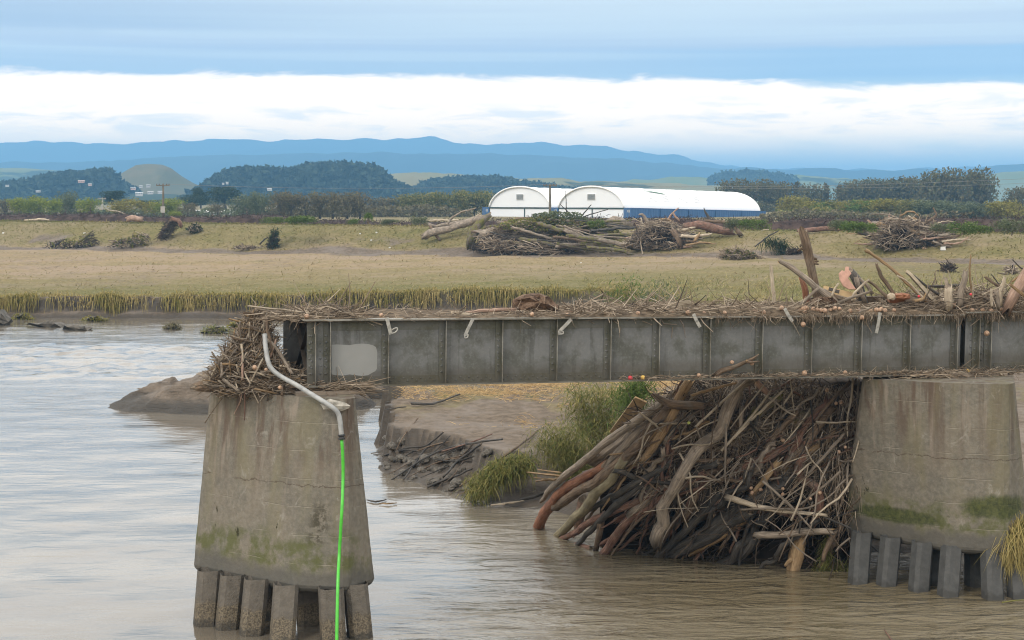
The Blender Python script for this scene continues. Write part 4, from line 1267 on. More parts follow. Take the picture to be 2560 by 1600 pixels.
G1 = 'willows and garden trees left of the shelters'
for px, top, base, Y, w, key, lab in (
        (-40, 500, 537, 430, 70, 'bare', 'thin grey brown willow cut by the edge of the view'),
        (12, 497, 536, 425, 60, 'bare', 'grey brown willow left of the first bright willow'),
        (48, 492, 536, 400, 44, 'willow', 'small bright green willow nearest the stacked pale logs'),
        (98, 488, 537, 405, 60, 'willow', 'large bright green willow with two dark stems'),
        (135, 492, 537, 410, 40, 'willow', 'bright green willow touching the feathery grey tree'),
        (165, 474, 536, 420, 52, 'grey', 'feathery grey green tree between bright willows'),
        (226, 493, 537, 405, 46, 'willow', 'bright green willow beside the short pale pole'),
        (280, 477, 512, 560, 52, 'dark', 'round dark evergreen behind the short pale pole'),
        (312, 494, 537, 400, 70, 'olive', 'yellow olive willow with an orange tinged top'),
        (362, 502, 532, 480, 44, 'dark', 'low dark tree between the olive willow and the pole'),
        (385, 505, 537, 420, 44, 'olive', 'thin olive willow behind the notice pole'),
        (424, 494, 538, 405, 58, 'willow', 'bright willow just right of the notice pole'),
        (470, 505, 540, 390, 36, 'bare', 'leaning brown willow over the dark debris'),
        (502, 469, 520, 600, 42, 'dark', 'tall dark tree with an open lower trunk'),
        (480, 486, 522, 590, 40, 'dark', 'small dark tree against the tall dark one'),
        (563, 466, 520, 610, 76, 'dark', 'wide flat topped dark tree above the long shed'),
        (545, 506, 536, 420, 40, 'bare', 'bare brown willow in front of the long shed'),
        (618, 480, 540, 400, 60, 'grey', 'grey green tree behind the pale concrete pole'),
        (655, 478, 540, 395, 54, 'grey', 'grey green tree at the end of the bare willow row'),
        (440, 526, 545, 330, 26, 'willow', 'small lime green bush by the notice pole')):
    tree(px, top, base, Y, w, key, 'lime_bush' if 'bush' in lab else ('willow_tree' if key in ('willow', 'olive', 'bare') else 'garden_tree'), lab, G1)
G2 = 'row of pollarded willows'
nth = 'first second third fourth fifth sixth seventh eighth ninth tenth eleventh twelfth thirteenth fourteenth fifteenth'.split()
for k, (px, w, key) in enumerate(((700, 62, 'bare'), (728, 62, 'bare'), (765, 62, 'bare'), (800, 60, 'bare'), (832, 62, 'bare'), (868, 66, 'bare'), (900, 62, 'bare'))):
    tree(px, 476 + (k % 3) * 3, 545, 390, w, key, 'willow_tree', f'dark stemmed bare willow, {nth[k]} of the row right of the grey green trees', G2)
for k, (px, top, w, key) in enumerate(((940, 492, 60, 'bare'), (975, 490, 60, 'bare'), (1010, 482, 56, 'green'), (1046, 480, 62, 'green'), (1080, 478, 60, 'green'), (1115, 476, 64, 'green'), (1150, 473, 64, 'green'), (1186, 472, 66, 'green'), (1222, 474, 60, 'green'))):
    tree(px, top, 545, 470, w, key, 'hedgerow_tree', f'green topped hedgerow tree, {nth[k]} of the row running up to the shelters', 'hedgerow running up to the shelters')
G3 = 'tall shelterbelt right of the shelters'
for k, (px, top, base, Y, w, key) in enumerate(((1838, 448, 540, 640, 60, 'grove'), (1872, 444, 540, 640, 70, 'grove'), (1915, 452, 540, 650, 64, 'grove'), (1955, 454, 540, 650, 62, 'grove'), (1990, 452, 540, 650, 58, 'poplar'),
                                              (2030, 458, 538, 660, 60, 'grove'), (2065, 456, 538, 660, 56, 'poplar'), (2098, 460, 538, 660, 56, 'poplar'), (2130, 452, 538, 650, 62, 'grove'), (2165, 446, 538, 650, 62, 'grove'),
                                              (2200, 445, 538, 650, 66, 'grove'), (2240, 442, 538, 650, 66, 'grove'), (2275, 440, 538, 650, 66, 'grove'), (2312, 444, 538, 650, 64, 'grove'), (2350, 440, 538, 650, 70, 'grove'))):
    tree(px, top, base, Y, w * 1.25, key, 'shelterbelt_tree', f'dull green shelterbelt tree, {nth[k]} from the far end of the lettered shelter', G3)
tree(2360, 424, 540, 600, 95, 'grove', 'dome_tree', 'left half of the big dome of dull green trees', 'dome of big trees')
tree(2402, 416, 540, 600, 110, 'grove', 'dome_tree', 'tallest tree at the middle of the big dull green dome', 'dome of big trees')
tree(2440, 424, 540, 600, 80, 'grove', 'dome_tree', 'right shoulder tree of the big dull green dome', 'dome of big trees')
tree(2552, 466, 535, 560, 76, 'grove', 'dome_tree', 'dull green tree past the gap right of the big dome', 'dome of big trees')
G4 = 'yellow green willow belt'
for k, (px, top, base, w, key) in enumerate(((1978, 488, 545, 62, 'olive'), (2020, 498, 545, 60, 'olive'), (2062, 500, 545, 56, 'shrub'), (2100, 497, 545, 60, 'green'), (2140, 496, 545, 56, 'olive'), (2180, 494, 545, 60, 'shrub'), (2225, 495, 545, 62, 'olive'),
                                          (2268, 496, 545, 60, 'green'), (2310, 499, 545, 60, 'grey'), (2355, 500, 545, 60, 'grey'), (2400, 502, 545, 60, 'grey'), (2450, 504, 548, 56, 'grey'), (2500, 502, 548, 56, 'olive'), (2545, 500, 548, 60, 'olive'))):
    tree(px, top, base, 420 - k * 4, w * 1.2, key, 'willow_tree', f'low yellow green willow, {nth[k]} from the shelter end of the belt before the tall trees', G4)
G5 = 'green bushes along the crest of the stopbank'
for px, top, base, Y, w, key, lab in (
        (678, 540, 558, 232, 40, 'shrub', 'small green bush, first along the crest'),
        (765, 537, 558, 228, 60, 'shrub', 'wide rounded green bush on the crest below bare willows'),
        (735, 543, 557, 230, 30, 'shrub', 'low bush beside the wide rounded one'),
        (884, 545, 560, 222, 26, 'shrub', 'small low bush left of the spiky cabbage tree'),
        (975, 547, 562, 216, 36, 'grey', 'grey bush right of the cabbage tree'),
        (1050, 538, 562, 212, 34, 'grey', 'grey green bush beside the fallen trunks'),
        (1495, 545, 566, 195, 30, 'shrub', 'small bright bush behind the mossy heap'),
        (1840, 545, 574, 178, 46, 'grey', 'grey green bush right of the root ball trunk'),
        (1880, 546, 574, 176, 50, 'shrub', 'bright green bush beside a grey green one'),
        (2090, 548, 577, 168, 44, 'grey', 'pale bush starting the long green bank'),
        (2120, 550, 579, 166, 52, 'shrub', 'bright green bush behind the small fallen log'),
        (2160, 555, 580, 165, 44, 'shrub', 'lower bright green bush beside the uprooted stump heap'),
        (2355, 556, 582, 160, 44, 'grey', 'grey bush behind the uprooted stump heap'),
        (2410, 550, 584, 158, 56, 'shrub', 'tall bright green bush right of the stump heap'),
        (2450, 562, 585, 157, 50, 'shrub', 'small bright green bush before the dark scrub'),
        (2530, 545, 586, 155, 66, 'grey', 'large grey green bush at the right end of the crest')):
    tree(px, top, base, Y, w, key, 'crest_bush', lab, G5)
# the spiky cabbage tree
b0 = at(920, 560, 220); e = empty('cabbage_tree', b0, 'spiky drooping cabbage tree standing alone on the crest', 'tree')
obj('trunk', tube(M(), [b0, b0 + [0.05, 0, 1.0]], [0.11, 0.09], n=4, sides=7), MAT['bark_brown'], e, sm=True)
r_ = np.random.default_rng(3)
D = r_.normal(size=(420, 3)); D[:, 2] = np.abs(D[:, 2]) * 0.9 + 0.1; D /= np.linalg.norm(D, axis=1)[:, None]
obj('crown', blades(M(), np.repeat(b0[None] + [0.05, 0, 1.0], 420, 0), D * r_.uniform(0.5, 0.95, (420, 1)), np.full(420, 0.03), 1.6, 4), MAT['leaf_mid'], e)

# tangled undergrowth that closes the gaps under the rows
def undergrowth(px0, px1, top, base, Y, n, mat, seed):
    g_ = np.random.default_rng(seed)
    px = g_.uniform(px0, px1, n)
    hh = (base - top) * (0.55 + 0.45 * fbm(px * 0.02 + seed, px * 0.004, 4)).clip(0.1, 1.1)
    py = base - hh * g_.random(n) ** 0.8
    C = np.array([at(x, y, Y + d) for x, y, d in zip(px, py, g_.uniform(-6, 6, n))])
    obj('undergrowth', cards(M(), C, 0.42, seed, 0.8), MAT[mat], kind='stuff')


undergrowth(-60, 700, 506, 546, 445, 5200, 'leaf_grey', 1)
undergrowth(600, 1180, 500, 548, 445, 5200, 'leaf_brown', 2)
undergrowth(920, 1180, 500, 548, 480, 3500, 'leaf_poplar', 3)
undergrowth(1800, 2660, 480, 545, 630, 8000, 'leaf_poplar', 4)
undergrowth(1940, 2660, 505, 548, 405, 5200, 'leaf_reedy', 5)
undergrowth(1900, 2660, 512, 552, 380, 4200, 'leaf_brown', 6)
undergrowth(-60, 640, 490, 512, 640, 4000, 'leaf_grey', 7)

# ------------------------------------------------------------------ brown silted scrub along the land side of the crest
m = M()
tt = np.linspace(-0.45, 1.75, 260)
CT = np.array([-CN[1], CN[0]])                                        # along the crest, left to right
L0 = CR0 - CT * 40
rows = []
for j, (off, hh) in enumerate(((-7.5, 0.0), (-8.8, 0.75), (-10.5, 1.0), (-13, 0.95), (-17, 0.6), (-21, 0.0))):
    P = L0[None] + CT[None] * (tt[:, None] * 173 + 40) + CN[None] * off
    n = fbm(P[:, 0] * 0.09, P[:, 1] * 0.09 + 3, 4) * 1.0 + 0.35 * fbm(P[:, 0] * 0.45, P[:, 1] * 0.45, 3)
    top = 2.15 + 0.45 * smooth(tt, 0.55, 1.0) - 0.65 * smooth(tt, 0.30, 0.45) * smooth(tt, 0.62, 0.5)
    rows.append(np.column_stack([P, 4.6 + hh * (top + n * 0.75)]))
V = np.vstack(rows); k = len(tt); q = []
for j in range(5):
    for i in range(k - 1):
        q.append((j * k + i, j * k + i + 1, (j + 1) * k + i + 1, (j + 1) * k + i))
obj('scrub_mound', m.add(V, q), MAT['vinebank'], kind='structure', sm=True)
r_ = np.random.default_rng(9)
n = 15000
i = r_.integers(0, k, n); j = r_.uniform(1, 4, n); ja = j.astype(int); jf = (j - ja)[:, None]
R3 = np.stack(rows)
C = R3[ja, i] * (1 - jf) + R3[np.minimum(ja + 1, 5), i] * jf + r_.normal(size=(n, 3)) * [0.5, 0.5, 0.16]
D = r_.normal(size=(n, 3)) * [1, 1, 0.7]; D[:, 2] = np.abs(D[:, 2]); D /= np.linalg.norm(D, axis=1)[:, None]
obj('silted_scrub', sticks(M(), C, D * r_.uniform(0.25, 0.8, (n, 1)), r_.uniform(0.02, 0.05, n), 3, 0.2, 2), MAT['vine'], kind='stuff')


# ------------------------------------------------------------------ houses on the hills and low sheds on the plain
def house(px, py, Y, w, h, label, wall='whitepaint', roof='roofgrey', turn=0.2):
    Y = Y * 0.665 if px < 440 else Y * 0.69
    c = at(px, py, Y)
    W_, H_ = 0.7 * w / F * Y, 0.5 * h / F * Y
    ax = np.array([math.cos(turn), math.sin(turn), 0]); ay = np.array([-math.sin(turn), math.cos(turn), 0]); az = np.array([0, 0, 1.0])
    e = empty('hill_house', c - az * H_, label, 'house', 'houses on the wooded hills')
    obj('wall', M().box(c, ax, ay, az, (-W_ / 2, 0, -H_ * 1.6), (W_ / 2, W_ * 0.5, H_ * 0.35)), MAT['housewall' if wall == 'whitepaint' else wall], e)
    k = M()
    A = [c + ax * x + ay * y + az * z for x in (-W_ * 0.54, W_ * 0.54) for y, z in ((-W_ * 0.04, H_ * 0.33), (W_ * 0.25, H_ * 0.95), (W_ * 0.54, H_ * 0.33))]
    k.add(A, [(0, 3, 4, 1), (1, 4, 5, 2), (0, 1, 2), (3, 5, 4), (0, 2, 5, 3)])
    obj('roof', k, MAT['housewall' if roof == 'whitepaint' else roof], e)
    for q in (-0.3, 0.0, 0.3):
        obj('window', M().box(c, ax, ay, az, (W_ * (q - 0.07), -0.06, -H_ * 0.35), (W_ * (q + 0.07), -0.005, H_ * 0.15)), MAT['glass'], e)
    return e


for a in ((203, 453, 2060, 22, 5, 'large pink walled house high on the wooded hill', 'pinkpaint', 'pinkpaint'),
          (225, 461, 2050, 12, 5, 'small pinkish house below the large pink one', 'pinkpaint', 'roofgrey'),
          (18, 464, 2060, 12, 4, 'white house at the left foot of the wooded hill', 'whitepaint', 'roofgrey'),
          (95, 478, 2040, 16, 4, 'white house low on the wooded hill', 'whitepaint', 'roofgrey'),
          (352, 466, 2120, 12, 5, 'white house at the foot of the bare cone', 'whitepaint', 'roofgrey'),
          (371, 464, 2120, 14, 6, 'greyer house beside the one at the foot of the cone', 'roofgrey', 'roofgrey'),
          (333, 471, 2110, 18, 5, 'pinkish house below the foot of the cone', 'pinkpaint', 'roofgrey'),
          (348, 484, 2080, 26, 8, 'largest white house under the bare cone', 'whitepaint', 'whitepaint'),
          (376, 481, 2080, 20, 6, 'long white house right of the largest white one', 'whitepaint', 'whitepaint'),
          (400, 480, 2080, 16, 6, 'white house farthest right under the cone', 'whitepaint', 'roofgrey'),
          (558, 459, 1900, 8, 4, 'tiny white house on the forested ridge', 'whitepaint', 'roofgrey'),
          (568, 457, 1900, 9, 5, 'second tiny white house on the forested ridge', 'whitepaint', 'whitepaint'),
          (674, 473, 1850, 16, 5, 'pale house in the dip of the forested ridge', 'whitepaint', 'roofgrey')):
    house(*a)


def low_shed(px0, px1, py, Y, label, h=1.6):
    a, b = at(px0, py, Y), at(px1, py, Y)
    e = empty('farm_shed', a, label, 'shed', 'long low farm sheds')
    L_ = b[0] - a[0]
    X_, Y_, Z_ = np.eye(3)
    obj('wall', M().box(a, X_, Y_, Z_, (0, 0, -2.2), (L_, 6, 0)), MAT['roofgrey'], e)
    k = M().add([a + [0, -0.3, 0], a + [L_, -0.3, 0], a + [L_, 3, h], a + [0, 3, h], a + [L_, 6.3, 0], a + [0, 6.3, 0]], [(0, 1, 2, 3), (3, 2, 4, 5), (0, 3, 5), (1, 4, 2)])
    obj('roof', k, MAT['whitepaint'], e)


low_shed(452, 600, 533, 520, 'long low white roofed shed behind the pale concrete pole', 1.0)
low_shed(340, 390, 535, 500, 'short low white roofed shed left of the notice pole', 0.9)
low_shed(930, 1002, 536, 480, 'low white roofed shed beyond the cabbage tree', 0.7)
low_shed(808, 850, 537, 480, 'low pale shed seen between bare willow stems', 0.8)

# ------------------------------------------------------------------ the piers
ZT, ZB = 5.22, 1.06
UP = np.array([0, 0, 1.0])
BACK = np.array([-0.26, 0.966, 0.0])


def pier(top_px, bot_px, zt, zb, label, piles, pile_mat_, name='bridge_pier', seed=0, depth=3.4, BACK=np.array([-0.14, 0.985, 0.0])):
    top = [at_z(x, y, zt) for x, y in top_px]
    bot = [at_z(x, y, zb) for x, y in bot_px]
    top += [top[-1] + BACK * depth * 0.9, top[0] + BACK * depth * 0.75]
    bot += [bot[-1] + BACK * depth, bot[0] + BACK * depth * 0.85]
    top, bot = np.array(top), np.array(bot)
    n = len(top)
    cen = bot.mean(0)
    e = empty(name, cen - [0, 0, zb + 0.4], label, 'bridge pier', 'concrete piers of the rail bridge')
    rings = [bot + (cen - bot) * 0.085 - [0, 0, 0.15], bot + (cen - bot) * 0.035 - [0, 0, 0.11], bot + (cen - bot) * 0.008 - [0, 0, 0.04], bot + [0, 0, 0.03]]
    for t in np.linspace(0, 1, 22)[1:]:
        rings.append(bot + (top - bot) * t)
    # round the arrises a little by splitting every side, and let the faces wander
    r_ = np.random.default_rng(seed)
    dense = []
    for k, R in enumerate(rings):
        P = []
        for i in range(n):
            a, b = R[i], R[(i + 1) % n]
            L = np.linalg.norm(b - a)
            e_ = min(0.075 / L, 0.2)
            for t in [e_] + list(np.linspace(0.15, 0.85, 9)) + [1 - e_]:
                P.append(a + (b - a) * t)
        P = np.array(P)
        c = P.mean(0)
        out = (P - c); out[:, 2] = 0; out /= np.linalg.norm(out, axis=1)[:, None]
        ang = np.arange(len(P)) * 0.37
        P = P + out * (0.014 * fbm(ang * 2.0 + seed, np.full(len(P), k * 0.7), 4))[:, None]
        if k == 0:
            P[:, 2] += 0.05 * fbm(ang * 1.7, np.zeros(len(P)), 3)
        dense.append(P)
    V = np.vstack(dense); w = len(dense[0]); Fc = []
    for k in range(len(dense) - 1):
        for i in range(w):
            Fc.append((k * w + i, k * w + (i + 1) % w, (k + 1) * w + (i + 1) % w, (k + 1) * w + i))
    Fc.append(tuple(range(w))[::-1])
    Fc.append(tuple(range((len(dense) - 1) * w, len(dense) * w)))
    sh = obj('shaft', M().add(V, Fc), MAT['concrete'], e)
    for q, (tx, ty, bx, by) in enumerate(piles):
        a = at_z(tx, ty, zb + 0.05); b = at_z(bx, by, 0.0)
        d = (b - a) / (a[2] - b[2]); b = b + d * 1.3
        a = a + np.array([0, 0.10, 0]); b = b + np.array([0, 0.06, 0])
        m = M(); oct_ = []
        hw, ch = (0.262, 0.10) if pile_mat_ == 'pile_old' else (0.225, 0.085)
        for p in (a, b):
            r = []
            ring_ = [(-hw, -hw + ch), (-hw + ch, -hw), (hw - ch, -hw), (hw, -hw + ch), (hw, hw - ch), (hw - ch, hw), (-hw + ch, hw), (-hw, hw - ch)]
            for x, y in ring_:
                g = np.array([GU[0], GU[1], 0]) * x + np.array([-GN[0], -GN[1], 0]) * y
                r.append(p + g)
            oct_.append(np.array(r))
        seg = [oct_[0] + (oct_[1] - oct_[0]) * t for t in np.linspace(0, 1, 9)]
        V2 = np.vstack(seg); F2 = []
        for k in range(8):
            for i in range(8):
                F2.append((k * 8 + i, (k + 1) * 8 + i, (k + 1) * 8 + (i + 1) % 8, k * 8 + (i + 1) % 8))
        m.add(V2, F2)
        obj('pile', m, MAT[pile_mat_], e)
    return e, sh, top, bot


P1, P1s, P1top, P1bot = pier([(525, 972), (722, 990), (866, 998), (887, 995)], [(484, 1415), (738, 1466), (866, 1471), (936, 1450)], ZT, ZB,
          'broken end pier of stained concrete with the sagging conduit and green hose',
          [(522, 1425, 512, 1557), (580, 1436, 567, 1566), (640, 1446, 628, 1583), (714, 1460, 704, 1606), (826, 1470, 832, 1604), (886, 1458, 899, 1590), (770, 1440, 772, 1560), (690, 1420, 688, 1540)], 'pile_old', seed=3)
P2, P2s, P2top, P2bot = pier([(2155, 946), (2345, 957), (2520, 961), (2537, 957)], [(2107, 1321), (2370, 1368), (2516, 1377), (2577, 1363)], 5.15, ZB,
          'second concrete pier with a wide green moss patch beside the log jam',
          [(2157, 1330, 2147, 1455), (2230, 1342, 2218, 1462), (2309, 1354, 2299, 1475), (2382, 1362, 2372, 1488), (2480, 1366, 2484, 1492), (2540, 1362, 2548, 1488), (2350, 1340, 2345, 1455), (2440, 1340, 2440, 1460)], 'pile_new', seed=8, BACK=np.array([0.27, 0.963, 0.0]))
# broken corner of the first pier: a paler spalled facet and loose lump
c0 = at_z(838, 998, ZT) + np.array([0, -0.04, -0.14])
r_ = np.random.default_rng(5)
m = M()
th = np.linspace(0, 2 * np.pi, 14)[:-1]
ring = np.array([[0.34 * math.cos(t) * r_.uniform(0.75, 1.1), -0.035 - 0.03 * r_.random(), 0.15 * math.sin(t) * r_.uniform(0.7, 1.2)] for t in th])
V = np.vstack([ring + c0, ring * [0.7, 1, 0.7] + c0 + [0, -0.03, 0], [c0 + [0, -0.09, 0]]])
k = len(th)
m.add(V, [(i, (i + 1) % k, k + (i + 1) % k, k + i) for i in range(k)] + [(k + i, k + (i + 1) % k, 2 * k) for i in range(k)])
obj('spalled_corner', m, MAT['broken'], P1)


# ------------------------------------------------------------------ the plate girder spans
U3, N3 = np.array([GU[0], GU[1], 0.0]), np.array([GN[0], GN[1], 0.0])


def along(px, py=880):
    p = on_girder(px, py)
    return float(np.dot(p[:2] - GA, GU))


S_ST = [along(x) for x in (823, 968, 1111, 1252, 1388, 1522, 1643, 1770, 1900, 2023, 2147, 2268, 2386)]
ZBL, ZTL = on_girder(823, 966)[2], on_girder(823, 799)[2]
ZBR, ZTR = on_girder(2386, 936)[2], on_girder(2386, 783)[2]
slope = (ZBR - ZBL) / (S_ST[-1] - S_ST[0])
SL = np.array([U3[0], U3[1], slope]); SL /= np.linalg.norm(SL)
HG = ((ZTL - ZBL) + (ZTR - ZBR)) / 2                                     # over the flanges
O_G = np.array([GA[0], GA[1], ZBL]) - SL * 0.0                            # s = 0 at the left end's stiffener line
V3 = np.cross(N3, SL) * -1; V3 = V3 if V3[2] > 0 else -V3


def rivet(m, c, r=0.027):
    b = [c + (SL * math.cos(a) + V3 * math.sin(a)) * r for a in np.arange(6) * math.pi / 3]
    t = [c + (SL * math.cos(a) + V3 * math.sin(a)) * r * 0.6 + N3 * r * 0.6 for a in np.arange(6) * math.pi / 3]
    m.add(b + t, [(i, (i + 1) % 6, 6 + (i + 1) % 6, 6 + i) for i in range(6)] + [tuple(range(6, 12))])


def girder(e, o, s0, s1, stiff, rivets=True, side=1, pairs=()):
    """plate girder between s0 and s1: web, flanges, flange angles, stiffeners, rivets (side: which way its angles face)"""
    A, B_, Cc = SL, N3 * side, V3
    w = obj('girder', M().box(o, A, B_, Cc, (s0, -0.007, 0.03), (s1, 0.007, HG - 0.03)), MAT['web'], e)
    obj('bottom_flange', M().box(o, A, B_, Cc, (s0, -0.19, 0.0), (s1, 0.19, 0.028)), MAT['edge'], w)
    obj('top_flange', M().box(o, A, B_, Cc, (s0 - 0.1, -0.20, HG - 0.035), (s1 + 0.0, 0.20, HG)), MAT['edge'], w)
    lo = [s0] + [s for s in stiff if s0 < s < s1] + [s1]
    m1, m2 = M(), M()
    m1.box(o, A, B_, Cc, (s0, 0.0072, 0.0285), (s1, 0.020, 0.225))
    m1.box(o, A, B_, Cc, (s0, 0.0205, 0.0285), (s1, 0.17, 0.041))
    m2.box(o, A, B_, Cc, (s0, 0.0072, HG - 0.27), (s1, 0.020, HG - 0.0355))
    m2.box(o, A, B_, Cc, (s0, 0.0205, HG - 0.048), (s1, 0.17, HG - 0.0355))
    obj('bottom_angle', m1, MAT['stiff'], w)
    obj('top_angle', m2, MAT['stiff'], w)
    rv = M()
    for s in stiff:
        wide = 0.15
        k = M().box(o, A, B_, Cc, (s - wide, 0.0204, 0.043), (s, 0.032, HG - 0.050))
        k.box(o, A, B_, Cc, (s - 0.012, 0.0322, 0.043), (s, 0.149, HG - 0.050))
        k.box(o, A, B_, Cc, (s - 0.015, 0.1492, 0.043), (s + 0.003, 0.156, HG - 0.050), 1)
        obj('stiffener', k, [MAT['stiff'], MAT['edge']], w)
        if rivets:
            for z in np.arange(0.30, HG - 0.28, 0.145):
                rivet(rv, o + A * (s - 0.085) + B_ * 0.032 + Cc * z)
    if rivets:
        for a, b in zip(lo[:-1], lo[1:]):
            q = 0
            for s in np.arange(a + 0.06, b - 0.18, 0.105):
                rivet(rv, o + A * s + B_ * 0.020 + Cc * (0.165 if q % 2 else 0.105), 0.025)
                q += 1
        for s, zs in pairs:
            for z in zs:
                rivet(rv, o + A * s + B_ * 0.0325 + Cc * z, 0.026)
        obj('rivet', rv, MAT['web'], w, kind='stuff')
    return w


S_L, S_R = along(766), along(2399)
E1 = empty('bridge_span', O_G, 'long grey riveted girder span lying from the broken end pier to the second pier', 'bridge span', 'plate girder spans')
st1 = [along(786)] + S_ST[:-1] + [S_ST[-1]]
zs_a = np.arange(0.30, HG - 0.25, 0.175)
g1 = girder(E1, O_G, S_L, S_R, st1, True, 1, [(along(772), zs_a), (along(800), zs_a[:-1]), (along(811), zs_a), (along(2390), zs_a[::2]), (along(2378), zs_a[1::2])])
obj('bearing_plate', M().box(O_G, SL, N3, V3, (S_L, 0.0205, 0.0425), (S_L + 0.10, 0.0312, HG - 0.05)), MAT['stiff'], g1)
obj('bearing_plate', M().box(O_G, SL, N3, V3, (st1[0] + 0.01, 0.0205, 0.0425), (st1[1] - 0.155, 0.0300, HG - 0.05)), MAT['web'], g1)
# the repainted patch in the first panel, its upper edge uneven
pts_t = [(829, 862), (842, 861), (858, 862), (874, 863), (890, 860), (905, 859), (920, 860), (932, 863), (940, 868), (943, 880)]
pts_b = [(829, 936), (842, 938), (858, 939), (874, 936), (890, 938), (905, 940), (920, 938), (932, 931), (938, 928), (942, 922)]
m = M()
for a, b, c, d in zip(pts_b[:-1], pts_b[1:], pts_t[1:], pts_t[:-1]):
    m.quad(on_girder(*a, 0.0095), on_girder(*b, 0.0095), on_girder(*c, 0.0095), on_girder(*d, 0.0095))
obj('repainted_patch', m, MAT['repaint'], g1)
GAP = 2.0
o_far = O_G - N3 * GAP
g2 = girder(E1, o_far, S_L - 0.25, S_R, [S_L - 0.1] + S_ST, False, -1)
# cross frames between the two girders
for k, s in enumerate([S_L + 0.05] + S_ST[2::2]):
    m = M()
    for (na, za), (nb, zb_) in (((0.02, 0.15), (GAP - 0.02, HG - 0.15)), ((0.02, HG - 0.15), (GAP - 0.02, 0.15)), ((0.02, 0.12), (GAP - 0.02, 0.12)), ((0.02, HG - 0.12), (GAP - 0.02, HG - 0.12))):
        a = O_G + SL * s - N3 * na + V3 * za; b = O_G + SL * s - N3 * nb + V3 * zb_
        d = (b - a); d /= np.linalg.norm(d); n2 = np.cross(d, SL)
        m.box(a, d, SL, n2, (0, -0.05, -0.006), (np.linalg.norm(b - a), 0.05, 0.006))
    obj('cross_frame', m, MAT['rust'], E1)
# second span, cut by the edge of the view
E2 = empty('bridge_span', O_G + SL * (S_R + 0.12), 'next girder span beyond the dark joint over the second pier', 'bridge span', 'plate girder spans')
o2_ = O_G + V3 * 0.06
s20 = along(2411); sp = 1.36
st2 = [along(2441), along(2470)] + [along(2470) + sp * k for k in range(1, 6)]
g3 = girder(E2, o2_, s20, along(2470) + sp * 5 + 0.3, st2, True, 1, [(along(2424), zs_a[1:-1]), (along(2452), zs_a)])
g4 = girder(E2, o2_ - N3 * GAP, s20, along(2470) + sp * 5 + 0.3, st2, False, -1)

# bearing timbers and packing under the girders

def slab(px0, px1, z0, z1, off0, off1, name, label, cat, mat, group=None):
    s0, s1 = along(px0, 960), along(px1, 960)
    o = np.array([GA[0], GA[1], 0.0])
    return obj(name, M().box(o, U3, N3, UP, (s0, off0, z0), (s1, off1, z1)), MAT[mat], label=label, cat=cat, group=group)


slab(735, 905, 5.225, 5.30, -2.4, 0.35, 'bearing_timber', 'flat timber under the girder end on the broken pier', 'timber', 'bark_grey')
slab(2345, 2502, 5.155, 5.235, -2.4, 0.30, 'bearing_timber', 'flat timber under the girder joint on the second pier', 'timber', 'bark_grey')

# straps hanging from the deck over the face of the girder
def strap(pts, w, off, label, hook=None):
    P = [on_girder(x, y, off) for x, y in pts]
    m = M()
    for a, b in zip(P[:-1], P[1:]):
        d = b - a; L = np.linalg.norm(d); d /= L
        sd_ = np.cross(d, N3); sd_ /= np.linalg.norm(sd_)
        m.box(a, d, sd_, N3, (-0.01, -w / 2, -0.004), (L + 0.01, w / 2, 0.004))
    o = obj('metal_strap', m, MAT['strap'], label=label, cat='metal strap', group='loose steel straps over the girder')
    if hook:
        H = [on_girder(x, y, off + 0.02) for x, y in hook]
        obj('hook', tube(M(), H, 0.016, n=14, sides=6, wob=0), MAT['strap'], o, sm=True)
    return o


strap([(967, 795), (972, 815), (977, 835)], 0.085, 0.25, 'pale bent strap with a wire loop over the second girder panel', [(977, 834), (986, 832), (993, 826), (993, 820), (986, 821), (980, 825)])
strap([(1182, 798), (1172, 818), (1163, 838)], 0.075, 0.25, 'thin strap leaning left below the two deck logs', [(1163, 838), (1162, 845), (1169, 843), (1170, 836)])
strap([(1428, 798), (1412, 815), (1399, 828), (1400, 836)], 0.08, 0.25, 'strap bent into a hook just right of the boulder like stump', [(1400, 836), (1408, 834), (1407, 828)])
strap([(1734, 786), (1742, 803), (1750, 817)], 0.085, 0.25, 'pale strap ending in a square nut below the tilted grey plank')
strap([(1962, 772), (1972, 790), (1981, 803)], 0.085, 0.25, 'flat pale strap right below the first single onion')
strap([(2200, 782), (2196, 808), (2191, 832)], 0.085, 0.25, 'straight brown grey strap hanging down the tall beam side')

# ------------------------------------------------------------------ conduit and green hose
E3 = empty('cable_conduit', at(663, 851, 38.3), 'grey plastic conduit sagging from the reed nest down over the broken pier', 'conduit')
yc = P1bot[2][1] - 0.18
ytop = P1top[2][1] - 0.22
path = [(662, 835, 38.35), (664, 866, 38.25), (670, 903, 38.1), (680, 923, 38.0), (702, 941, 37.85), (740, 962, 37.6), (776, 984, 37.4), (815, 1008, ytop), (842, 1028, ytop - 0.05), (849, 1046, ytop - 0.06), (852, 1070, ytop - 0.08), (854, 1093, ytop - 0.09)]
obj('pipe', tube(M(), [at(*p) for p in path], 0.056, n=44, sides=12, wob=0.0), MAT['conduit'], E3, sm=True)
j0, j1 = at(853.6, 1086, ytop - 0.09), at(854.4, 1099, ytop - 0.1)
obj('collar', tube(M(), [j0, j0 + (j1 - j0) * 0.33, j0 + (j1 - j0) * 0.36, j0 + (j1 - j0) * 0.64, j0 + (j1 - j0) * 0.67, j1], [0.078, 0.078, 0.062, 0.062, 0.078, 0.074], n=18, sides=14, wob=0), MAT['rubber'], E3, sm=True)
hose = [(854, 1096, ytop - 0.1), (857, 1140, ytop - 0.12), (857.5, 1200, ytop - 0.16), (855, 1270, yc + 0.05), (852, 1320, yc), (848, 1390, yc - 0.04), (845, 1450, yc - 0.45), (843, 1530, 35.8), (842, 1600, 35.6), (841.5, 1660, 35.5)]
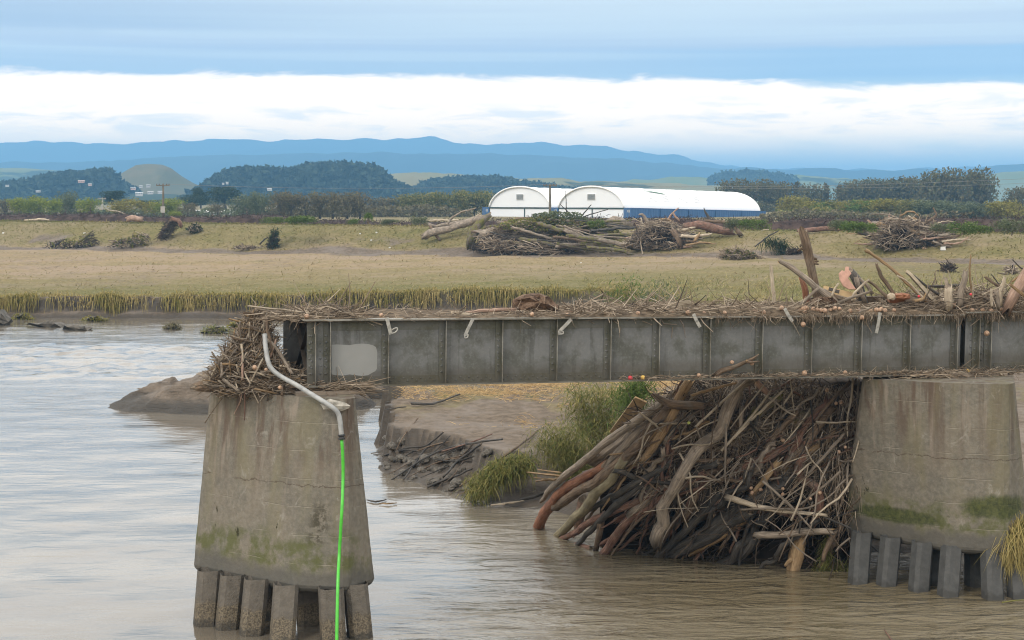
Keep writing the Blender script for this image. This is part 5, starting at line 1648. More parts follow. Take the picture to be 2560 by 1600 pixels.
obj('green_hose', tube(M(), [at(*p) for p in hose], 0.036, n=40, sides=10, wob=0.0), MAT['greenhose'], label='bright green hose hanging straight down the broken pier into the river', cat='hose', sm=True)

# ------------------------------------------------------------------ driftwood
_ln = 100


def log(name, pts, w, Y, mat, label=None, cat='driftwood log', cap='cut_old', group=None, jag=0.9, bend=0.2, wob=0.11, stubs=0, sides=None, parent=None, forks=()):
    """log through pixel points, w = width in pixels (one or two values), Y = distance at its two ends"""
    global _ln
    _ln += 1
    Y = np.linspace(Y[0], Y[1], len(pts)) if np.ndim(Y) and len(Y) == 2 else (np.full(len(pts), Y) if np.ndim(Y) == 0 else Y)
    P = np.array([at(x, y, q) for (x, y), q in zip(pts, Y)])
    w = np.atleast_1d(w)
    ww = np.interp(np.linspace(0, 1, len(pts)), np.linspace(0, 1, len(w)), w)
    R = ww / F * Y / 2
    sides = sides or (12 if R.max() > 0.08 else 8 if R.max() > 0.03 else 6)
    o = obj(name, tube(M(), P, R, sides=sides, cap=1, jag=jag, bend=bend, wob=wob, seed=_ln), [MAT[mat], MAT[cap]], parent, label, None if parent else cat, group, sm=True)
    r_ = np.random.default_rng(_ln)
    for k in range(stubs):
        t = r_.uniform(0.15, 0.85)
        i = min(int(t * (len(P) - 1)), len(P) - 2); f = t * (len(P) - 1) - i
        c = P[i] * (1 - f) + P[i + 1] * f; rr = R[i]
        d = r_.normal(size=3); d[1] = -abs(d[1]) * 0.4; ax = P[i + 1] - P[i]; ax /= np.linalg.norm(ax)
        d -= ax * np.dot(d, ax) * 0.8; d /= np.linalg.norm(d)
        obj('branch_stub', tube(M(), [c, c + d * rr * 1.2, c + d * rr * r_.uniform(1.35, 2.2) + ax * rr * 0.3], [rr * 0.42, rr * 0.3, rr * 0.18], n=5, sides=6, cap=1, jag=0.5, seed=_ln + k), [MAT[mat], MAT[cap]], o, sm=True)
    for fp, fw, fy in forks:
        Q = np.array([at(x, y, q) for (x, y), q in zip(fp, np.linspace(fy[0], fy[1], len(fp)))])
        obj('branch', tube(M(), Q, np.linspace(fw[0], fw[-1], len(fp)) / F * np.linspace(fy[0], fy[1], len(fp)) / 2, sides=8, cap=1, jag=0.5, bend=0.35, seed=_ln + 7), [MAT[mat], MAT[cap]], o, sm=True)
    return o


# --- the jam: its front surface in the place, from the foot in the water up to the underside of the span
FX = [1340, 1500, 1650, 1800, 2000, 2150]
FYB = [1320, 1385, 1395, 1412, 1428, 1436]


def jamY(px, py):
    foot = np.interp(px, FX, FYB)
    yw = CAMZ * F / (foot - 495)
    yt = 44.4
    t = np.clip((foot - py) / (foot - 960), 0, 1)
    return yw * (1 - t) + yt * t - 0.35 * np.sin(np.pi * t)


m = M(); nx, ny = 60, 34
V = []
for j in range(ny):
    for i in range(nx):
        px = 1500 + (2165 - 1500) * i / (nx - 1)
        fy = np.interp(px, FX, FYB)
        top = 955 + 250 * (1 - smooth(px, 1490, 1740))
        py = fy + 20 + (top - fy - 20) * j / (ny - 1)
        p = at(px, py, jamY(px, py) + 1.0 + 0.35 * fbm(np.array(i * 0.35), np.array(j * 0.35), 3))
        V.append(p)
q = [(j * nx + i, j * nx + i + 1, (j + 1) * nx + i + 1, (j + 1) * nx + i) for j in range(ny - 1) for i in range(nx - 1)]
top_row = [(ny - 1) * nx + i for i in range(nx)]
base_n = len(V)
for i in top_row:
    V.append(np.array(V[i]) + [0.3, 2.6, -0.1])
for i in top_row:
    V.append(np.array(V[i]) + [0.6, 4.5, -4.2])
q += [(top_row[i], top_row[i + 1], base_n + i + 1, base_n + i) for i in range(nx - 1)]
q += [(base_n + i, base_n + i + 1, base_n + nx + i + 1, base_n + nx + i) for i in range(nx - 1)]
obj('jam_shade_core', m.add(V, q), MAT['silt'], kind='stuff', sm=True)  # dark fill behind the logs, shade of the gaps put into its colour


def J(pts, d0=0.0, d1=None):
    d1 = d0 if d1 is None else d1
    n = len(pts)
    return [float(jamY(x, y)) - (d0 + (d1 - d0) * i / max(n - 1, 1)) for i, (x, y) in enumerate(pts)]


def L(pts, w, mat, label, dep=0.3, name='driftwood_log', **kw):
    dep = dep if np.ndim(dep) else (dep, dep)
    w = np.atleast_1d(w) * (1.25 if np.max(w) > 9 else 1.1)
    return log(name, pts, w, np.array(J(pts, *dep)), mat, label, **kw)


L([(1880, 950), (1846, 985), (1820, 1015), (1800, 1058), (1762, 1101), (1728, 1153), (1692, 1218), (1666, 1257), (1657, 1296), (1640, 1350)], [20, 26, 25, 24, 30], 'bark_grey', 'long pale grey S-bent trunk slanting down the middle of the log jam', 0.75, bend=0.5)
L([(1662, 1000), (1590, 1052), (1523, 1101), (1441, 1168), (1384, 1212), (1354, 1252)], [17, 17, 16, 15, 8], 'bark_grey', 'long grey log with a frayed lower tip, uppermost on the water side of the jam', (0.5, 0.1), stubs=3)
L([(1640, 1040), (1580, 1080), (1500, 1142)], [36, 38, 34], 'bark_grey', 'short thick grey brown trunk lying under the uppermost long grey log', -0.3)
L([(1680, 1005), (1645, 1050), (1610, 1090), (1585, 1125), (1523, 1179), (1486, 1209), (1441, 1230), (1390, 1268)], [22, 22, 24, 22, 18], 'bark_brown', 'long bent brown log running beside the orange red one into the water', (0.6, 0.2))
L([(1512, 1166), (1456, 1194), (1412, 1223), (1378, 1261), (1358, 1296), (1346, 1318)], [19, 21, 21, 22, 24], 'bark_red', 'orange red curved log ending blunt in the river', (0.15, 0.0), bend=0.2)
L([(1738, 1108), (1690, 1125), (1640, 1146), (1580, 1163)], [16, 20, 22, 16], 'bark_red', 'orange red log half hidden under the tan upright log', 0.05)
L([(1560, 1150), (1530, 1192), (1493, 1230), (1456, 1278), (1393, 1340), (1368, 1366)], [21, 22, 21, 18, 12], 'bark_olive', 'smooth olive green log with dark rings across it', (0.5, 0.0), bend=0.15)
L([(1700, 1205), (1635, 1235), (1538, 1276), (1460, 1315), (1426, 1337), (1343, 1371)], [16, 15, 14, 13, 9], 'bark_redbrown', 'thin red brown log lowest of the bundle entering the water', (0.5, 0.0), stubs=2)
L([(1722, 955), (1700, 990), (1683, 1030), (1657, 1079), (1609, 1152)], [17, 20, 22, 21, 17], 'bark_tan', 'tan stripped log standing steeply in the jam', 0.55, cap='cut')
L([(1655, 1075), (1620, 1110), (1579, 1145), (1535, 1188)], [19, 22, 20, 14], 'bark_brown', 'short brown log between the bent brown and the olive log', 0.25)
L([(1536, 1177), (1565, 1183), (1597, 1199), (1635, 1205), (1690, 1208)], [9, 11, 12, 10, 8], 'bark_dark', 'dark crooked branch crossing the mouth of the jam', 0.6)
L([(1760, 1185), (1664, 1236), (1620, 1272), (1575, 1298), (1538, 1341), (1510, 1384)], [14, 16, 17, 18, 19], 'bark_redbrown', 'red brown log with torn bark ending above the water left of the S-bent trunk', (0.55, 0.2), stubs=4, cap='cut')
L([(1680, 1195), (1640, 1235), (1609, 1257), (1574, 1285)], [17, 18, 17, 14], 'bark_grey', 'short grey log above the torn red brown one', 0.4)
L([(1800, 1240), (1780, 1260), (1720, 1322), (1672, 1367), (1634, 1399), (1608, 1390)], [14, 16, 16, 15, 12], 'bark_dark', 'dark log with a hooked end over the water at the foot of the jam', (0.4, 0.15))
L([(1975, 1196), (1951, 1216), (1858, 1264), (1765, 1330), (1655, 1392)], [26, 32, 34, 26, 12], 'bark_dark', 'thick wet black log reaching furthest left at the foot of the jam', (0.35, 0.1))
L([(1870, 1278), (1765, 1348), (1670, 1394)], [24, 22, 12], 'bark_dark', 'shorter wet black log below the thick one', (0.4, 0.1))
L([(1855, 1300), (1800, 1338), (1728, 1383)], [20, 20, 12], 'bark_tan', 'orange split plank under the wet black logs', (0.2, 0.1), cap='cut', sides=5)
L([(1893, 1338), (1950, 1337), (2007, 1332), (2075, 1329)], [14, 14, 15, 13], 'bark_grey', 'level pale grey log pointing out left from the second pier foot', 0.55, cap='cut')
L([(1822, 1244), (1860, 1258), (1910, 1270), (1969, 1279), (2065, 1288)], [13, 12, 11, 9, 7], 'bark_pale', 'pale tapering pole across the dark hollow of the jam', 0.75)
L([(1885, 1345), (1862, 1378), (1839, 1397), (1785, 1420)], [22, 24, 22, 18], 'bark_dark', 'black brown log foot lying in the shallow water', (0.1, 0.0))
L([(2003, 1340), (1994, 1380), (1980, 1440)], [24, 32, 28], 'bark_tan', 'orange stump standing in the water beside the second pier', 0.2, cap='cut', stubs=2)
L([(2080, 1020), (2029, 1088), (2007, 1123), (1951, 1170)], [15, 18, 17, 14], 'bark_brown', 'brown log slanting down to the left high at the pier side of the jam', 0.45)
L([(2030, 1128), (1985, 1160), (1935, 1194)], [28, 26, 22], 'bark_grey', 'thick dull grey log in the middle of the pier side of the jam', 0.1)
L([(1945, 1156), (1915, 1195), (1882, 1233)], [14, 13, 10], 'bark_tan', 'tan log above the dark hollow', 0.6)
L([(1868, 951), (1800, 1010), (1740, 1066)], [6, 6, 5], 'bark_pale', 'thin pale pole crossing above the S-bent trunk', 0.95)
L([(1636, 988), (1655, 1000), (1679, 1009), (1715, 1014), (1756, 1014)], [8, 14, 17, 18, 14], 'bark_brown', 'brown log lying level near the top of the jam', 0.85)
L([(1729, 989), (1780, 973), (1850, 955)], [6, 7, 6], 'bark_tan', 'thin tan branch just under the girder', 0.8)
L([(1986, 1057), (2020, 1043), (2060, 1032)], [26, 28, 20], 'bark_moss', 'thick grey green log near the top right of the jam', 0.35)
L([(1882, 1047), (1910, 1022), (1948, 996)], [22, 24, 18], 'bark_moss', 'mossy splintered trunk end in the upper middle of the jam', 0.5)
L([(1854, 1020), (1852, 1050), (1850, 1078)], [11, 9, 6], 'bark_grey', 'short grey stub standing upright in the twigs', 0.8)
L([(1886, 950), (1902, 966), (1920, 984)], [14, 14, 11], 'bark_pink', 'short pinkish log under the girder flange', 0.75)
L([(1744, 1222), (1736, 1250), (1712, 1295)], [16, 17, 14], 'bark_brown', 'short upright brown log behind the hooked dark one', 0.3)
L([(1852, 1274), (1925, 1271), (2007, 1272), (2060, 1250), (2094, 1222)], [5, 5, 5, 4, 3], 'bark_grey', 'long thin bent stick spanning the dark hollow', 0.85)
L([(2147, 952), (2144, 1000), (2138, 1070)], [5, 5, 4], 'bark_grey', 'thin grey stick upright against the second pier', 0.6)
L([(2125, 955), (2080, 1000), (2040, 1050)], [7, 8, 6], 'bark_brown', 'thin brown branch high by the second pier', 0.75)
L([(2110, 1085), (2070, 1130), (2020, 1185)], [8, 8, 7], 'bark_grey', 'grey branch slanting beside the second pier', 0.7)
L([(2100, 1180), (2060, 1215), (2000, 1262)], [6, 6, 5], 'bark_grey', 'thin grey branch low beside the second pier', 0.7)
L([(1960, 975), (1900, 1030), (1830, 1100)], [5, 6, 5], 'bark_pale', 'pale thin stick through the upper twigs', 0.9)
L([(1700, 1010), (1690, 1060), (1660, 1110)], [10, 11, 9], 'bark_grey', 'grey branch between the tan log and the S-bent trunk', 0.5)
L([(1776, 1205), (1820, 1200), (1880, 1210)], [8, 9, 7], 'bark_brown', 'level brown stick above the dark logs', 0.6)
L([(1700, 1195), (1640, 1215), (1560, 1240)], [11, 12, 10], 'bark_redbrown', 'dark red brown log in the mouth of the jam', 0.1)
L([(1710, 1240), (1640, 1280), (1600, 1330)], [12, 12, 9], 'bark_dark', 'dark log in the shadow behind the torn red brown one', -0.2)
L([(1735, 1150), (1765, 1152), (1830, 1147)], [10, 9, 6], 'bark_brown', 'short brown stick beside the S-bent trunk', 0.5)
L([(1456, 1250), (1449, 1290), (1441, 1330)], [20, 22, 12], 'bark_pink', 'flat pinkish slab behind the olive log', -0.1, sides=5)
L([(1506, 1290), (1500, 1330), (1490, 1372)], [15, 14, 11], 'bark_brown', 'short brown stake standing in the water behind the olive log', 0.0)
L([(1400, 1371), (1440, 1368), (1476, 1369)], [10, 16, 9], 'bark_redbrown', 'low red brown lump awash at the water line', (0.1, 0.1), bend=0.2)
L([(1476, 1366), (1520, 1364), (1600, 1361)], [4, 3, 2], 'bark_dark', 'thin dark stick floating beside the red brown lump', 0.1)
L([(2085, 1332), (2070, 1358), (2058, 1400)], [10, 12, 8], 'bark_brown', 'short brown branch hanging with weed by the second pier foot', 0.4)
L([(2125, 1345), (2100, 1365), (2090, 1378)], [5, 5, 4], 'bark_grey', 'thin stick leaning on the second pier foot', 0.5)
for k, (a, b, w) in enumerate((((1320, 1181), (1404, 1190), 7), ((1335, 1194), (1400, 1201), 6), ((1340, 1203), (1396, 1196), 7), ((1345, 1174), (1402, 1182), 5))):
    L([a, b], [w * 0.5, w, w], 'bark_tan', ('longest fresh orange splinter plank', 'second fresh orange splinter plank', 'lowest fresh orange splinter plank', 'uppermost thin orange splinter')[k] + ' jutting left over the water', 0.3, name='split_plank', cat='split plank', cap='cut', sides=4, jag=1.2)
# plywood board leaning at the left edge of the jam
A = [at(1588, 992, 44.6), at(1617, 1005, 44.6), at(1549, 1090, 47.0), at(1524, 1079, 47.0)]
nrm = np.cross(A[1] - A[0], A[3] - A[0]); nrm /= np.linalg.norm(nrm); nrm *= 0.02
m = M().add([*[p + nrm for p in A], *[p - nrm for p in A]], [(0, 1, 2, 3), (7, 6, 5, 4), (0, 4, 5, 1), (1, 5, 6, 2), (2, 6, 7, 3), (3, 7, 4, 0)])
obj('plywood_board', m, MAT['board'], label='tan plywood board leaning against the left edge of the log jam', cat='board')
# faint stencilled marks on the board
dx, dy = (A[1] - A[0]), (A[3] - A[0])
sg = 1.25 if nrm[1] < 0 else -1.25
mk = M()
for u, v in ((0.30, 0.62), (0.32, 0.68), (0.30, 0.74), (0.33, 0.80)):
    for a, b, c, d in ((0.0, 0.0, 0.06, 0.03), (0.16, 0.0, 0.22, 0.03), (0.04, 0.012, 0.18, 0.022)):
        p = lambda s_, t_: A[0] + dx * (u + s_) + dy * (v + t_) + nrm * sg
        mk.quad(p(a, b), p(c, b), p(c, d), p(a, d))
obj('stencil_mark', mk, MAT['bark_dark'], bpy.data.objects['plywood_board'], kind='stuff')

# --- sticks: a dozen shapes shared by all the single ones
STK = []
for k in range(12):
    r_ = np.random.default_rng(700 + k)
    pts = [(0, 0, 0)] + [(r_.normal() * 0.05, r_.normal() * 0.05, z) for z in (0.33, 0.66)] + [(r_.normal() * 0.03, r_.normal() * 0.03, 1.0)]
    mm = tube(M(), pts, [1, 0.95, 0.85, 0.6], n=6, sides=6, cap=0, wob=0.12, seed=k)
    STK.append(mm)
_stk_cache = {}


def stick(p, d, r, mat, name, label, group, cat='stick', v=0):
    """one single stick: a copy that shares its mesh with others of about the same slenderness"""
    Ln = np.linalg.norm(d)
    ratio = round(math.log(max(r / Ln, 1e-4)) * 2) / 2
    key = (v % 12, ratio, mat)
    if key not in _stk_cache:
        rr = math.exp(ratio)
        mm = M()
        base = STK[v % 12]
        Vs = np.concatenate(base.v).copy()
        zc = Vs[:, 2:3]
        # the shape was built with unit radius round its bent axis; make it slender
        m2 = tube(M(), [(0, 0, 0), (0.05 * math.sin(v * 2.1), 0.05 * math.cos(v * 1.3), 0.35), (0.04 * math.cos(v), -0.04 * math.sin(v * 3), 0.7), (0, 0, 1.0)], [rr, rr * 0.95, rr * 0.85, rr * 0.55], n=6, sides=6, wob=0.12, seed=v)
        _stk_cache[key] = mesh_of('stick', m2, MAT[mat], np.zeros(3), True)
    o = bpy.data.objects.new(name, _stk_cache[key])
    o.location = Vector(p)
    q = Vector(d).to_track_quat('Z', 'Y')
    o.rotation_mode = 'QUATERNION'
    o.rotation_quaternion = q
    o.scale = (Ln, Ln, Ln)
    COL.objects.link(o)
    return tag(o, label, cat, group)


def jam_points(n, r_, lo=0.0):
    px = r_.uniform(1600, 2148, n)
    fy = np.interp(px, FX, FYB)
    top = 958 + 70 * (1 - smooth(px, 1600, 1720))
    t = r_.beta(1.5, 1.15, n)
    py = fy + (top - fy) * (lo + (1 - lo) * t)
    return px, py


r_ = np.random.default_rng(21)
n = 10000
px, py = jam_points(n, r_, 0.26)
keep = ~((py > 1225) & (r_.random(n) < 0.72))
px, py = px[keep], py[keep]
n = len(px)
dep = r_.uniform(-0.85, 0.55, n)
Pp = np.array([at(x, y, jamY(x, y) - d) for x, y, d in zip(px, py, dep)])
base_d = np.array([-0.55, -0.2, -0.75])
D = base_d * r_.normal(0.55, 0.7, (n, 1)) + r_.normal(size=(n, 3)) * [0.75, 0.5, 0.75]
D /= np.linalg.norm(D, axis=1)[:, None]
Ls = r_.gamma(2.0, 0.16, n) + 0.10
nearpier = px > 2040
D[nearpier] = D[nearpier] * 0.5 + np.array([0, -0.1, -0.9])
obj('flood_twigs', sticks(M(), Pp, D * Ls[:, None], r_.uniform(0.005, 0.013, n), 3, 0.10, 31), MAT['twig'], kind='stuff')
n2 = 1500
px, py = jam_points(n2, r_, 0.0)
Pp = np.array([at(x, y, jamY(x, y) - d) for x, y, d in zip(px, py, r_.uniform(-1.1, 0.15, n2))])
D = r_.normal(size=(n2, 3)) * [1, 0.5, 0.8] + [-0.5, -0.2, -0.4]; D /= np.linalg.norm(D, axis=1)[:, None]
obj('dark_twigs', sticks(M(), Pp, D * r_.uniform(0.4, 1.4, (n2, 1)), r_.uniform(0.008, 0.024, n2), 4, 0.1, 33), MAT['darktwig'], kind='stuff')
FANM = ['bark_grey', 'bark_brown', 'bark_grey', 'bark_redbrown', 'bark_dark', 'bark_brown', 'bark_tan', 'bark_grey']
for k in range(92):
    px0 = r_.uniform(1640, 2130) if k < 60 else r_.uniform(1590, 1830); fy0 = np.interp(px0, FX, FYB)
    py0 = r_.uniform(965, fy0 - 120) if k < 60 else r_.uniform(1090, 1260)
    ln = r_.uniform(110, 300); a = math.radians(r_.normal(52, 15 if k % 3 else 34))
    px1 = max(px0 - ln * math.cos(a), 1440); py1 = min(py0 + ln * math.sin(a), np.interp(px1, FX, FYB) + 4)
    mid = ((px0 + px1) / 2 + r_.normal() * 10, (py0 + py1) / 2 + r_.normal() * 10)
    w = r_.choice([6, 8, 10, 13, 17], p=[0.25, 0.25, 0.22, 0.18, 0.10])
    dp = r_.uniform(-0.1, 0.8)
    mt = FANM[k % 8] if py0 < 1150 else r_.choice(['bark_dark', 'bark_brown', 'bark_redbrown'])
    hue = {'bark_grey': 'grey', 'bark_brown': 'brown', 'bark_redbrown': 'reddish', 'bark_dark': 'blackish', 'bark_tan': 'tan'}[str(mt)]
    zone = ('top' if py0 < 1050 else 'middle' if py0 < 1150 else 'lower part') + ' of the log jam, ' + ('towards the open water' if px0 < 1760 else 'near its centre' if px0 < 1930 else 'by the second pier')
    L([(px0, py0), mid, (px1, py1)], [w, w * 1.1, w * 0.7], mt, ('thick ' if w > 12 else 'thin ' if w < 8 else '') + hue + ' slanting branch in the ' + zone, (dp, dp * 0.5), name='driftwood_branch', group='slanting branches in the log jam', stubs=1 if w > 9 else 0, wob=0.14, bend=r_.choice([0.2, 0.7, 1.3]))
for k in range(46):
    x, y = jam_points(1, r_, 0.1)
    x, y = float(x[0]), float(y[0])
    d = np.array([-0.62, -0.22, -0.75]) * r_.choice([1, 1, 1, -1]) + r_.normal(size=3) * [0.95, 0.25, 0.65]; d /= np.linalg.norm(d)
    ln = r_.uniform(1.0, 2.3)
    p = at(x, y, jamY(x, y) - r_.uniform(0.75, 1.05))
    stick(p - d * ln / 2, d * ln, r_.uniform(0.014, 0.030), r_.choice(['bark_pale', 'bark_grey', 'bark_grey', 'bark_pale', 'bark_brown']), 'driftwood_stick', 'long straight stick lying outermost on the log jam', 'long sticks on the face of the log jam', v=k)
n3 = 170
px, py = jam_points(n3, r_, 0.18)
for k in range(n3):
    d = base_d * r_.normal(0.8, 0.6) + r_.normal(size=3) * [0.5, 0.35, 0.5]; d /= np.linalg.norm(d)
    p = at(px[k], py[k], jamY(px[k], py[k]) - r_.uniform(0.35, 0.85))
    ln = r_.uniform(0.45, 1.5)
    stick(p - d * ln / 2, d * ln, r_.uniform(0.012, 0.032), r_.choice(['bark_grey', 'bark_pale', 'bark_brown', 'bark_grey', 'bark_redbrown', 'bark_dark'] if py[k] < 1200 else ['bark_dark', 'bark_brown', 'bark_dark', 'bark_grey']), 'driftwood_stick',
          'loose stick caught among the twigs of the log jam', 'loose sticks in the log jam', v=k)

# --- the nest of reeds and sticks wrapped over the end of the broken span
NEST = np.array([(640, 778), (612, 800), (585, 845), (560, 880), (540, 915), (520, 945), (520, 972), (560, 988), (640, 985), (755, 985), (762, 945), (735, 930), (705, 905), (688, 870), (676, 830), (668, 800)])


def inside(x, y, poly):
    c = np.zeros(len(x), bool)
    j = len(poly) - 1
    for i in range(len(poly)):
        a, b = poly[i], poly[j]
        hit = ((a[1] > y) != (b[1] > y)) & (x < (b[0] - a[0]) * (y - a[1]) / (b[1] - a[1] + 1e-9) + a[0])
        c ^= hit
        j = i
    return c


def nestY(px, py):
    return 38.55 + 0.55 * smooth(py, 985, 790) + 0.25 * smooth(np.asarray(px, float), 690, 520)


m = M(); V = []
cen = NEST.mean(0)
rings = []
for t in (1.0, 0.75, 0.45, 0.0):
    rings.append([at(*(cen + (p - cen) * t * 0.93), nestY(*(cen + (p - cen) * t)) + 0.95 - 0.55 * (1 - t ** 2)) for p in NEST])
k = len(NEST)
V = np.vstack(rings)
q = [(a * k + i, a * k + (i + 1) % k, (a + 1) * k + (i + 1) % k, (a + 1) * k + i) for a in range(3) for i in range(k)]
obj('nest_core', m.add(V, q), MAT['silt'], kind='stuff', sm=True)  # near-black core, coloured for the shade between the sticks
r_ = np.random.default_rng(77)


def nest_pts(n):
    out = np.empty((0, 2))
    while len(out) < n:
        c = np.column_stack([r_.uniform(515, 765, n), r_.uniform(772, 990, n)])
        out = np.vstack([out, c[inside(c[:, 0], c[:, 1], NEST)]])
    return out[:n]


def nest_dirs(q):
    # upper part drapes down along the slope, the skirt lies flatter
    k = smooth(q[:, 1], 960, 860)[:, None]
    drape = np.array([-0.45, -0.25, -1.0]) + r_.normal(size=(len(q), 3)) * [0.45, 0.4, 0.35]
    flat_ = r_.normal(size=(len(q), 3)) * [1.0, 0.5, 0.45]
    D = drape * k + flat_ * (1 - k)
    D[r_.random(len(q)) < 0.22] = r_.normal(size=3) * 0.2 + [0.9, 0.1, -0.25]
    return D / np.linalg.norm(D, axis=1)[:, None]


n = 4200
q = nest_pts(n)
D = nest_dirs(q)
P = np.array([at(x, y, nestY(x, y) - d) for (x, y), d in zip(q, r_.uniform(-0.6, 0.40, n))])
Ls = r_.uniform(0.14, 0.62, n)
obj('reed_nest', sticks(M(), P - D * Ls[:, None] / 2, D * Ls[:, None], r_.uniform(0.004, 0.011, n), 4, 0.06, 41), MAT['reed'], kind='stuff')
q = nest_pts(260); D = nest_dirs(q)
for k in range(260):
    ln = r_.uniform(0.25, 0.85)
    p = at(q[k][0], q[k][1], nestY(*q[k]) - r_.uniform(0.15, 0.5))
    stick(p - D[k] * ln / 2, D[k] * ln, r_.uniform(0.009, 0.022), r_.choice(['bark_grey', 'bark_pale', 'bark_grey', 'bark_tan', 'bark_brown']), 'nest_stick',
          'broken stick woven into the nest on the end of the span', 'broken sticks of the nest on the broken pier', v=k)
for pts, w, mt, lab in (
        ([(608, 905), (604, 860), (600, 985)][:2], 6, 'bark_pale', 'pale stick upright at the front of the nest'),
        ([(604, 890), (606, 920), (606, 950)], 6, 'bark_pink', 'pinkish stick standing in the nest left of the conduit'),
        ([(552, 908), (555, 930), (552, 945)], 7, 'bark_grey', 'short thick stick at the left foot of the nest'),
        ([(560, 950), (580, 965), (598, 979)], 9, 'bark_grey', 'split grey stake at the foot of the nest over the concrete'),
        ([(613, 930), (618, 946), (627, 960)], 5, 'bark_pale', 'pale curved stick left of the conduit'),
        ([(617, 930), (645, 933), (676, 944)], 5, 'bark_pale', 'pale curved stick passing behind the conduit'),
        ([(690, 850), (684, 870), (676, 892)], 5, 'bark_pink', 'thin pinkish stick right of the conduit top'),
        ([(620, 765), (660, 770), (720, 776), (775, 783)], 5, 'bark_pale', 'long pale reed along the top of the nest'),
        ([(643, 771), (690, 779), (760, 781)], 5, 'bark_grey', 'grey reed along the top of the nest'),
        ([(660, 840), (690, 870), (712, 905), (730, 935)], 9, 'bark_grey', 'grey branch slanting down beside the girder end'),
        ([(665, 795), (672, 840), (680, 880)], 9, 'bark_brown', 'upright brown branch at the dark opening of the nest'),
        ([(780, 773), (820, 766), (850, 780), (900, 792), (956, 812)], 4, 'bark_pale', 'long bent pale reed draped along the deck to the first strap'),
        ([(776, 778), (805, 764), (835, 763), (870, 785)], 4, 'bark_grey', 'arched grey reed on the deck'),
        ([(560, 990), (530, 1030), (512, 1058)], 2, 'bark_brown', 'thin dark twig hanging down the left of the broken pier'),
        ([(605, 985), (598, 1010), (585, 1035)], 3, 'bark_pink', 'thin twig hanging below the nest'),
        ([(612, 980), (612, 1020), (611, 1050)], 3, 'bark_redbrown', 'straight red twig hanging below the nest'),
        ([(630, 975), (640, 995), (646, 1008)], 3, 'bark_pale', 'short pale twig hanging below the nest')):
    log('nest_stick', pts, w, [float(nestY(*p)) - 0.48 for p in pts], mt, lab, cat='stick', bend=0.2, jag=0.4)
L2 = log('rotten_log', [(497, 968), (512, 962), (535, 957), (565, 950)], [20, 30, 34, 30], [38.75, 38.8, 38.9, 39.0], 'bark_brown', 'dark rotten log end poking out left under the nest', jag=1.0, bend=0.6, wob=0.2)
# packing of sticks along the pier top in front of the girder
n = 900
q = np.column_stack([r_.uniform(640, 905, n), r_.uniform(955, 988, n)])
D = r_.normal(size=(n, 3)) * [1.0, 0.25, 0.12] + [0.5, 0, 0]; D /= np.linalg.norm(D, axis=1)[:, None]
P = np.array([at(x, y, 38.35 + r_.uniform(-0.15, 0.25)) for x, y in q]); P[:, 2] = np.maximum(P[:, 2], ZT + 0.02 + 0.05 * r_.random(n)) * 1.0
P[:, 2] = np.minimum(P[:, 2], ZT + 0.22)
obj('stick_packing', sticks(M(), P, D * r_.uniform(0.2, 0.7, (n, 1)), r_.uniform(0.005, 0.012, n), 4, 0.06, 43), MAT['reed'], kind='stuff')

# --- litter of sticks and straw along the deck and the lower flange
def deck_z(s):
    return O_G[2] + slope * s + HG


n = 9500
s = r_.uniform(S_L - 0.9, along(2640), n)
off = r_.uniform(-GAP - 0.3, 0.16, n)
thick = 0.10 + 0.14 * smooth(s, along(1300), along(1900)) + 0.10 * fbm(s * 0.9, off * 0.6, 3)
sparse = smooth(s, along(870), along(930)) * smooth(s, along(1330), along(1260))
P = np.array([GA[0], GA[1], 0.0])[None] + U3[None] * s[:, None] + N3[None] * off[:, None]
P[:, 2] = deck_z(s) + r_.random(n) ** 1.6 * np.maximum(thick, 0.03)
P = P[r_.random(n) > sparse * 0.85]
n = len(P)
D = r_.normal(size=(n, 3)) * [1.0, 0.5, 0.16]; D /= np.linalg.norm(D, axis=1)[:, None]
obj('deck_litter', sticks(M(), P, D * r_.uniform(0.10, 0.55, (n, 1)), r_.uniform(0.004, 0.011, n), 3, 0.12, 51), MAT['reed'], kind='stuff')
# a bed of silt that the litter lies on, between and over the flanges
ss = np.linspace(S_L - 0.05, along(2640), 120); oo = np.linspace(-GAP - 0.22, 0.20, 14)
SS, OO = np.meshgrid(ss, oo)
ZZ = deck_z(SS) + 0.004 + (0.03 + 0.11 * smooth(SS, along(1250), along(1800)) + 0.07 * fbm(SS * 1.1, OO * 1.5, 3)).clip(0.0) * smooth(OO, 0.20, -0.05) - 0.05 * smooth(SS, along(1420), along(1250)) * smooth(OO, -0.02, 0.08)
V = (np.array([GA[0], GA[1], 0.0])[None, None] + U3 * SS[..., None] + N3 * OO[..., None]); V[..., 2] = ZZ
i0 = (np.arange(13)[:, None] * 120 + np.arange(119)[None]).reshape(-1)
obj('deck_silt', M().add(V.reshape(-1, 3), np.stack([i0, i0 + 1, i0 + 121, i0 + 120], 1).tolist()), plain('dried deck silt', (0.105, 0.080, 0.056), 1.0, 0.1, 0.5, 4), kind='stuff', sm=True)
n = 1500                                                          # roots and stalks hanging over the flange
s = np.concatenate([r_.uniform(along(1780), along(2640), n // 2), r_.choice([along(x) for x in (1908, 2008, 2016, 2035, 2080, 2090, 2155, 2380, 2470, 2478, 2520, 2550)], n - n // 2) + r_.normal(size=n - n // 2) * 0.07])
P = np.array([GA[0], GA[1], 0.0])[None] + U3[None] * s[:, None] + N3[None] * r_.uniform(0.14, 0.25, (n, 1)); P[:, 2] = deck_z(s) + r_.uniform(-0.01, 0.06, n)
D = r_.normal(size=(n, 3)) * [0.30, 0.12, 0.35] + [0, 0, -0.8]; D /= np.linalg.norm(D, axis=1)[:, None]
